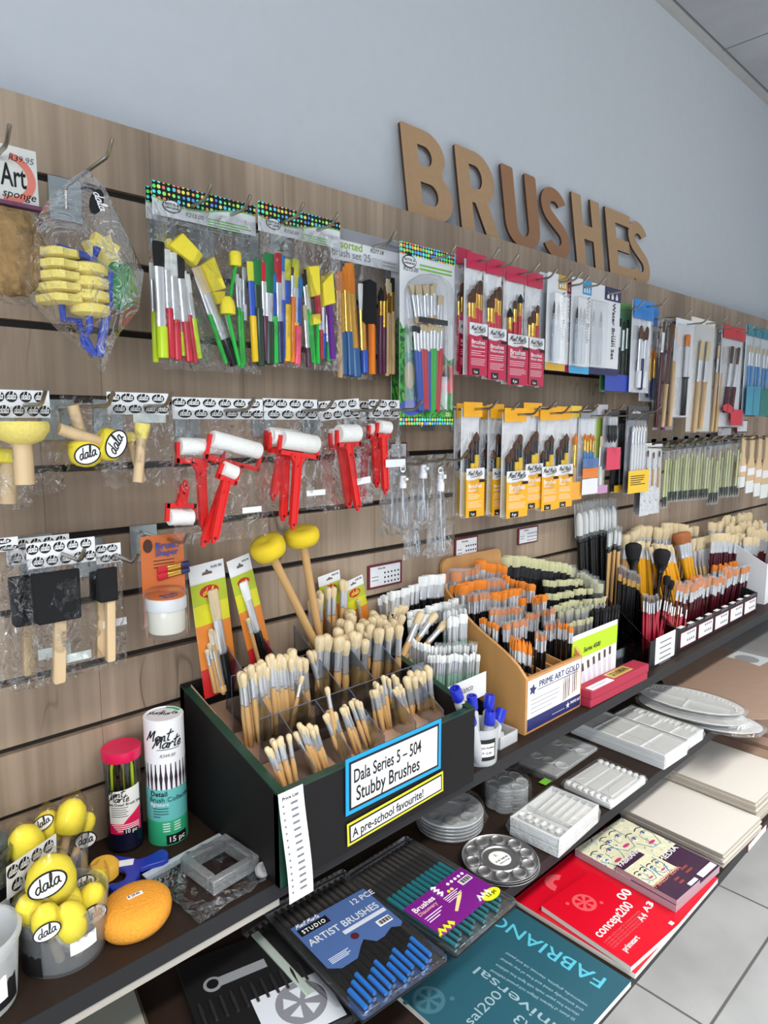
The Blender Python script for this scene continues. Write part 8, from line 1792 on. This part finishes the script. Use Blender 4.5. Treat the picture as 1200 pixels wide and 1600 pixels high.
# ================================================================ THE LOWEST SHELF
def pad(lab, cat, c4, z, th, cover, grp=None, name='paper_pad', pages=None):
    t, w_, d_ = quad_thing(name, lab, cat, c4, z + th, grp); at_base(t, z + 0.0005)
    B(-w_/2, w_/2, -d_/2, d_/2, 0, th - 0.0012).build('pages', pages or mat('page edges', (226, 222, 214), 0.7, noise=0.15, scale=400, stretch=(0.02, 0.02, 1)), t, False)
    cv = B(-w_/2, w_/2, -d_/2, d_/2, th - 0.0012, th - 0.0004).build('cover', cover, t, False); return t, cv, w_, d_, th - 0.0004
def wheel(parent, x, y, z, r, m1, m2, dots=True):
    MB().prism(circle(x, y, r, 36), z, z + 0.0004, 'z').build('printed_wheel', m1, parent, False)
    for k in range(6):
        a = 2*PI*k/6 + 0.2; MB().prism([(x + r*0.16*math.cos(a), y + r*0.16*math.sin(a)), (x + r*0.72*math.cos(a - 0.3), y + r*0.72*math.sin(a - 0.3)), (x + r*0.78*math.cos(a), y + r*0.78*math.sin(a)), (x + r*0.72*math.cos(a + 0.3), y + r*0.72*math.sin(a + 0.3))], z + 0.0004, z + 0.0007, 'z').build('wheel_spoke', m2, parent, False)
    if dots:
        for dx, dy in ((-1.2, 0.9), (1.1, -1.0)): MB().prism(circle(x + dx*r, y + dy*r*0.9, r*0.16, 14), z, z + 0.0004, 'z').build('printed_dot', m1, parent, False)
TURN = Euler((0, 0, PI))
teal_c = mat('petrol teal cover', (44, 92, 108), 0.35); cyan = mat('cyan ink', (88, 190, 214), 0.5); pale_t = mat('pale teal ink', (150, 178, 188), 0.5); mid_t = mat('mid teal print', (70, 116, 130), 0.45)
t, cv, w_, d_, z_ = pad('teal drawing pad with cyan lettering upside down, at the front of the lowest shelf', 'paper pad', [(833, 1712), (985, 1525), (795, 1418), (600, 1560)], Z3, 0.012, teal_c)
text('FABRIANO', 0.052, cyan, cv, (w_*0.46, d_*0.30 - 0.085, z_ + 0.0003), TURN, fit=w_*0.80) if False else None
# the pad is upside down to the viewer: its lettering runs away along the wall's perpendicular edge
R90 = Euler((0, 0, math.radians(128)))
def px_text(s, size, m, p0, p1, zz_, parent_t, parent, bold=0.0, shear=0.0, flip=False):
    """writing on a lying cover from its first letter's foot (p0) towards p1"""
    a, e = S(*p0, zz_), S(*p1, zz_); inv_ = Matrix.LocRotScale(parent_t.location, parent_t.rotation_euler, None).inverted()
    la, le = inv_ @ a, inv_ @ e; d = le - la
    return text(s, size, m, parent, (la.x, la.y, zz_ - parent_t.location.z + 0.0004), Euler((0, 0, math.atan2(d.y, d.x))), fit=d.length, bold=bold, shear=shear)
zp = Z3 + 0.012
px_text('FABRIANO', 0.044, cyan, (951, 1532), (775, 1428), zp, t, cv, 0.0002)
px_text('universal', 0.031, pale_t, (884, 1611), (751, 1512), zp, t, cv)
px_text('sal200', 0.028, pale_t, (735, 1604), (785, 1557), zp, t, cv)
for i in range(4): px_text(['watermedia, graphite, charcoal, ink and pastel', 'and externally sized and free of any optical', 'chlorine free paper made with lignin free cellulose', '20 sheets of Fabriano 200gsm cold pressed traditional'][i], 0.0085, pale_t, (919 - 6.5*i, 1571 + 7.2*i), (792 - 8*i, 1488 + 9*i), zp, t, cv)
px_text('A3', 0.03, pale_t, (838, 1608), (812, 1585), zp, t, cv)
cc_ = Matrix.LocRotScale(t.location, t.rotation_euler, None).inverted() @ S(670, 1562, zp)
wheel(cv, cc_.x, cc_.y, z_, 0.030, mid_t, teal_c)
red_c = mat('signal red cover', (214, 14, 40), 0.3); rose = mat('rose print', (226, 92, 100), 0.4)
t, cv, w_, d_, z_ = pad('large red drawing pad under the smaller one, reaching behind the palettes', 'paper pad', [(991, 1528), (1123, 1366), (944, 1296), (806, 1400)], Z3, 0.012, red_c, 'red drawing pads')
cc_ = Matrix.LocRotScale(t.location, t.rotation_euler, None).inverted() @ S(872, 1380, Z3 + 0.012)
MB().prism(arc(cc_.x, cc_.y, 0.03, 0.03, 20, 200, 16) + arc(cc_.x, cc_.y, 0.011, 0.011, 200, 20, 8), z_, z_ + 0.0004, 'z').build('printed_wheel', rose, cv, False)
px_text('00', 0.030, white_ink, (978, 1410), (988, 1396), Z3 + 0.012, t, cv, 0.0004) ; px_text('A3', 0.02, white_ink, (1012, 1424), (1022, 1412), Z3 + 0.012, t, cv, 0.0003)
for i in range(3): B(w_*0.40, w_*0.47, -d_*0.30 + 0.012*i, -d_*0.30 + 0.012*i + 0.004, z_, z_ + 0.0003).build('small_print', rose, cv, False)
zq = Z3 + 0.025
t, cv, w_, d_, z_ = pad('smaller red drawing pad lettered in white, on top of the large red one', 'paper pad', [(992, 1514), (1063, 1430), (920, 1372), (842, 1412)], Z3 + 0.0125, 0.012, red_c, 'red drawing pads')
px_text('concept200', 0.030, white_ink, (938, 1466), (990, 1416), zq, t, cv, 0.0003)
px_text('00', 0.030, white_ink, (975, 1408), (988, 1395), zq, t, cv, 0.0003); px_text('A3', 0.020, white_ink, (1012, 1426), (1022, 1414), zq, t, cv, 0.0003); px_text('A4', 0.020, white_ink, (1004, 1441), (1013, 1431), zq, t, cv, 0.0003)
px_text('primeart', 0.018, white_ink, (978, 1488), (1000, 1466), zq, t, cv, 0.0004)
for i in range(4): px_text('a versatile acid free paper for drawing and sketching', 0.0075, rose, (945 + 4.5*i, 1474 + 3*i), (1000 + 3*i, 1424 + 4*i), zq, t, cv)
cc_ = Matrix.LocRotScale(t.location, t.rotation_euler, None).inverted() @ S(913, 1410, zq)
wheel(cv, cc_.x, cc_.y, z_, 0.026, rose, red_c)
B(w_*0.40, w_*0.46, -d_*0.47, -d_*0.43, z_, z_ + 0.0004).build('barcode_field', paper, cv, False)
faces = ramp_mat('painted portrait print', [(0, (40, 36, 44)), (0.30, (222, 220, 190)), (0.52, (236, 234, 206)), (0.60, (84, 130, 170)), (0.64, (226, 226, 196)), (0.70, (150, 90, 140)), (0.74, (206, 214, 120))], 16, 0.35, 3.5, det=4)
aub = mat('aubergine print', (66, 42, 66), 0.35); lilac_pg = mat('lilac page edge', (176, 150, 160), 0.6)
def mixed(lab, c4, z0, th, f0, strip):
    t, cv, w_, d_, z_ = pad(lab, 'paper pad', c4, z0, th, aub, 'mixed media pads', pages=lilac_pg)
    B(-w_/2 + 0.0, w_/2, -d_*0.5 + d_*f0, d_/2, z_, z_ + 0.0004).build('painted_print', faces, cv, False)
    B(w_*0.15, w_*0.48, -d_*0.48, -d_*0.42, z_, z_ + 0.0004).build('white_strip', paper, cv, False)
    for i in range(2): B(w_*0.05, w_*0.22, -d_*0.36 + 0.012*i, -d_*0.36 + 0.012*i + 0.005, z_, z_ + 0.0003).build('small_print', mat('brick print', (150, 70, 60), 0.5), cv, False)
    return t, cv, w_, d_, z_
za = Z3 + 0.0255 + 0.012
t, cv, w_, d_, z_ = mixed('large mixed media pad printed with pale painted faces, behind the small one', [(1058, 1418), (1120, 1352), (975, 1278), (898, 1324)], Z3 + 0.0125, 0.018, 0.42, True)
zc_ = Z3 + 0.0305
px_text('MEDIA', 0.019, white_ink, (1035, 1348), (1060, 1325), zc_, t, cv, 0.0003)
def face(par, x, y, z, s):
    for e in (-0.5, 0.45):
        MB().tube([(x + s*(e + 0.27*u), y + s*(0.1 + 0.16*(1 - u*u)), z) for u in (-1, -0.6, -0.2, 0.2, 0.6, 1)], 0.0008, 5).tube([(x + s*(e + 0.33*u), y + s*(0.48 + 0.13*(1 - u*u)), z) for u in (-1, -0.6, -0.2, 0.2, 0.6, 1)], 0.0012, 5).build('painted_eye', black_ink, par)
        MB().prism(circle(x + s*e, y + s*0.13, s*0.1, 10), z - 0.0002, z + 0.0004, 'z').build('painted_iris', mat('blue violet paint', (70, 90, 170), 0.5), par, False)
    MB().tube([(x - s*0.02, y + s*0.1, z), (x - s*0.12, y - s*0.32, z), (x + s*0.1, y - s*0.36, z)], 0.0007, 5).build('painted_nose', grey_ink, par)
    MB().prism(circle(x, y - s*0.68, s*0.3, 14, s*0.1), z - 0.0002, z + 0.0004, 'z').build('painted_lips', mat('magenta paint', (196, 60, 120), 0.5), par, False)
    MB().tube([(x + s*0.85, y + s*0.9, z), (x + s*0.8, y - s*0.3, z), (x + s*0.3, y - s*1.05, z), (x - s*0.4, y - s*1.0, z), (x - s*0.85, y - s*0.2, z)], 0.0009, 5).build('painted_outline', mat('teal paint', (70, 130, 150), 0.5), par)
for fx, fy in ((-0.3, 0.26), (0.02, 0.33), (0.32, 0.2)): face(cv, w_*fx, d_*fy, z_ + 0.0005, d_*0.17)
za = zc_ + 0.013
t, cv, w_, d_, z_ = mixed('small mixed media pad printed with painted faces, on top of the large one', [(1058, 1408), (1092, 1374), (1002, 1326), (962, 1352)], Z3 + 0.031, 0.012, 0.36, True)
zd = Z3 + 0.043
for fx, fy in ((-0.25, 0.12), (0.2, 0.10)): face(cv, w_*fx, d_*fy, z_ + 0.0005, d_*0.17)
B(-w_/2, w_*0.36, d_*0.36, d_/2, z_ + 0.0004, z_ + 0.0008).build('title_band', aub, cv, False)
px_text('FABRIANO', 0.0165, white_ink, (971, 1355), (1002, 1329), zd + 0.0005, t, cv, 0.0004); px_text('MIXEDMEDIA', 0.0145, mat('salmon ink', (206, 130, 110), 0.5), (1026, 1388), (1064, 1356), zd + 0.0005, t, cv, 0.0003)
# canvas boards
canv = mat('primed canvas board', (214, 210, 204), 0.75, bump=0.2, scale=600); edge_b = mat('raw board edge', (178, 168, 154), 0.7)
def boards(n, c4, z0, th, where, grp, jit=0.003):
    rn = random.Random(n + int(c4[0][0]))
    for i in range(n):
        t, w_, d_ = quad_thing('canvas_board', '%s white canvas board of the %s' % (('topmost' if i == n - 1 else 'bottom' if i == 0 else ['', 'second lowest', 'third lowest', 'fourth lowest', 'fifth lowest', 'sixth lowest', 'seventh lowest', 'eighth lowest', 'ninth lowest'][i]), where), 'canvas board', c4, z0 + th*n, grp)
        t.location = (t.location.x + rn.uniform(-jit, jit), t.location.y + rn.uniform(-jit, jit), z0 + 0.0006 + th*i)
        B(-w_/2, w_/2, -d_/2, d_/2, 0, th - 0.0012).build('board', edge_b, t, False); B(-w_/2, w_/2, -d_/2, d_/2, th - 0.0012, th - 0.0006).build('canvas', canv, t, False)
boards(7, [(1129, 1336), (1182, 1284), (1044, 1210), (972, 1260)], Z3, 0.005, 'stack beside the mixed media pads', 'canvas boards, left stack')
boards(9, [(1178, 1254), (1246, 1200), (1096, 1155), (1040, 1200)], Z3, 0.0075, 'taller stack at the right edge', 'canvas boards, right stack')
for i in range(3):
    lying('brown_board', ['lowest brown board under the oval palettes at the right edge', 'middle brown board under the oval palettes at the right edge', 'topmost brown board under the oval palettes, smaller than the others'][i], 'board', [(1215 + 6*i, 1196 - 16*i), (1290, 1140 - 12*i), (1200, 1085), (1110 + 28*i, 1152 - 12*i)], Z3, 0.012, mdfp, 'brown boards', 0, 0.0125*i + 0.002)
price_card('small price label on the edge of the lowest shelf, at the right edge', 1168, 1322, 1196, 1332, -0.507, False)
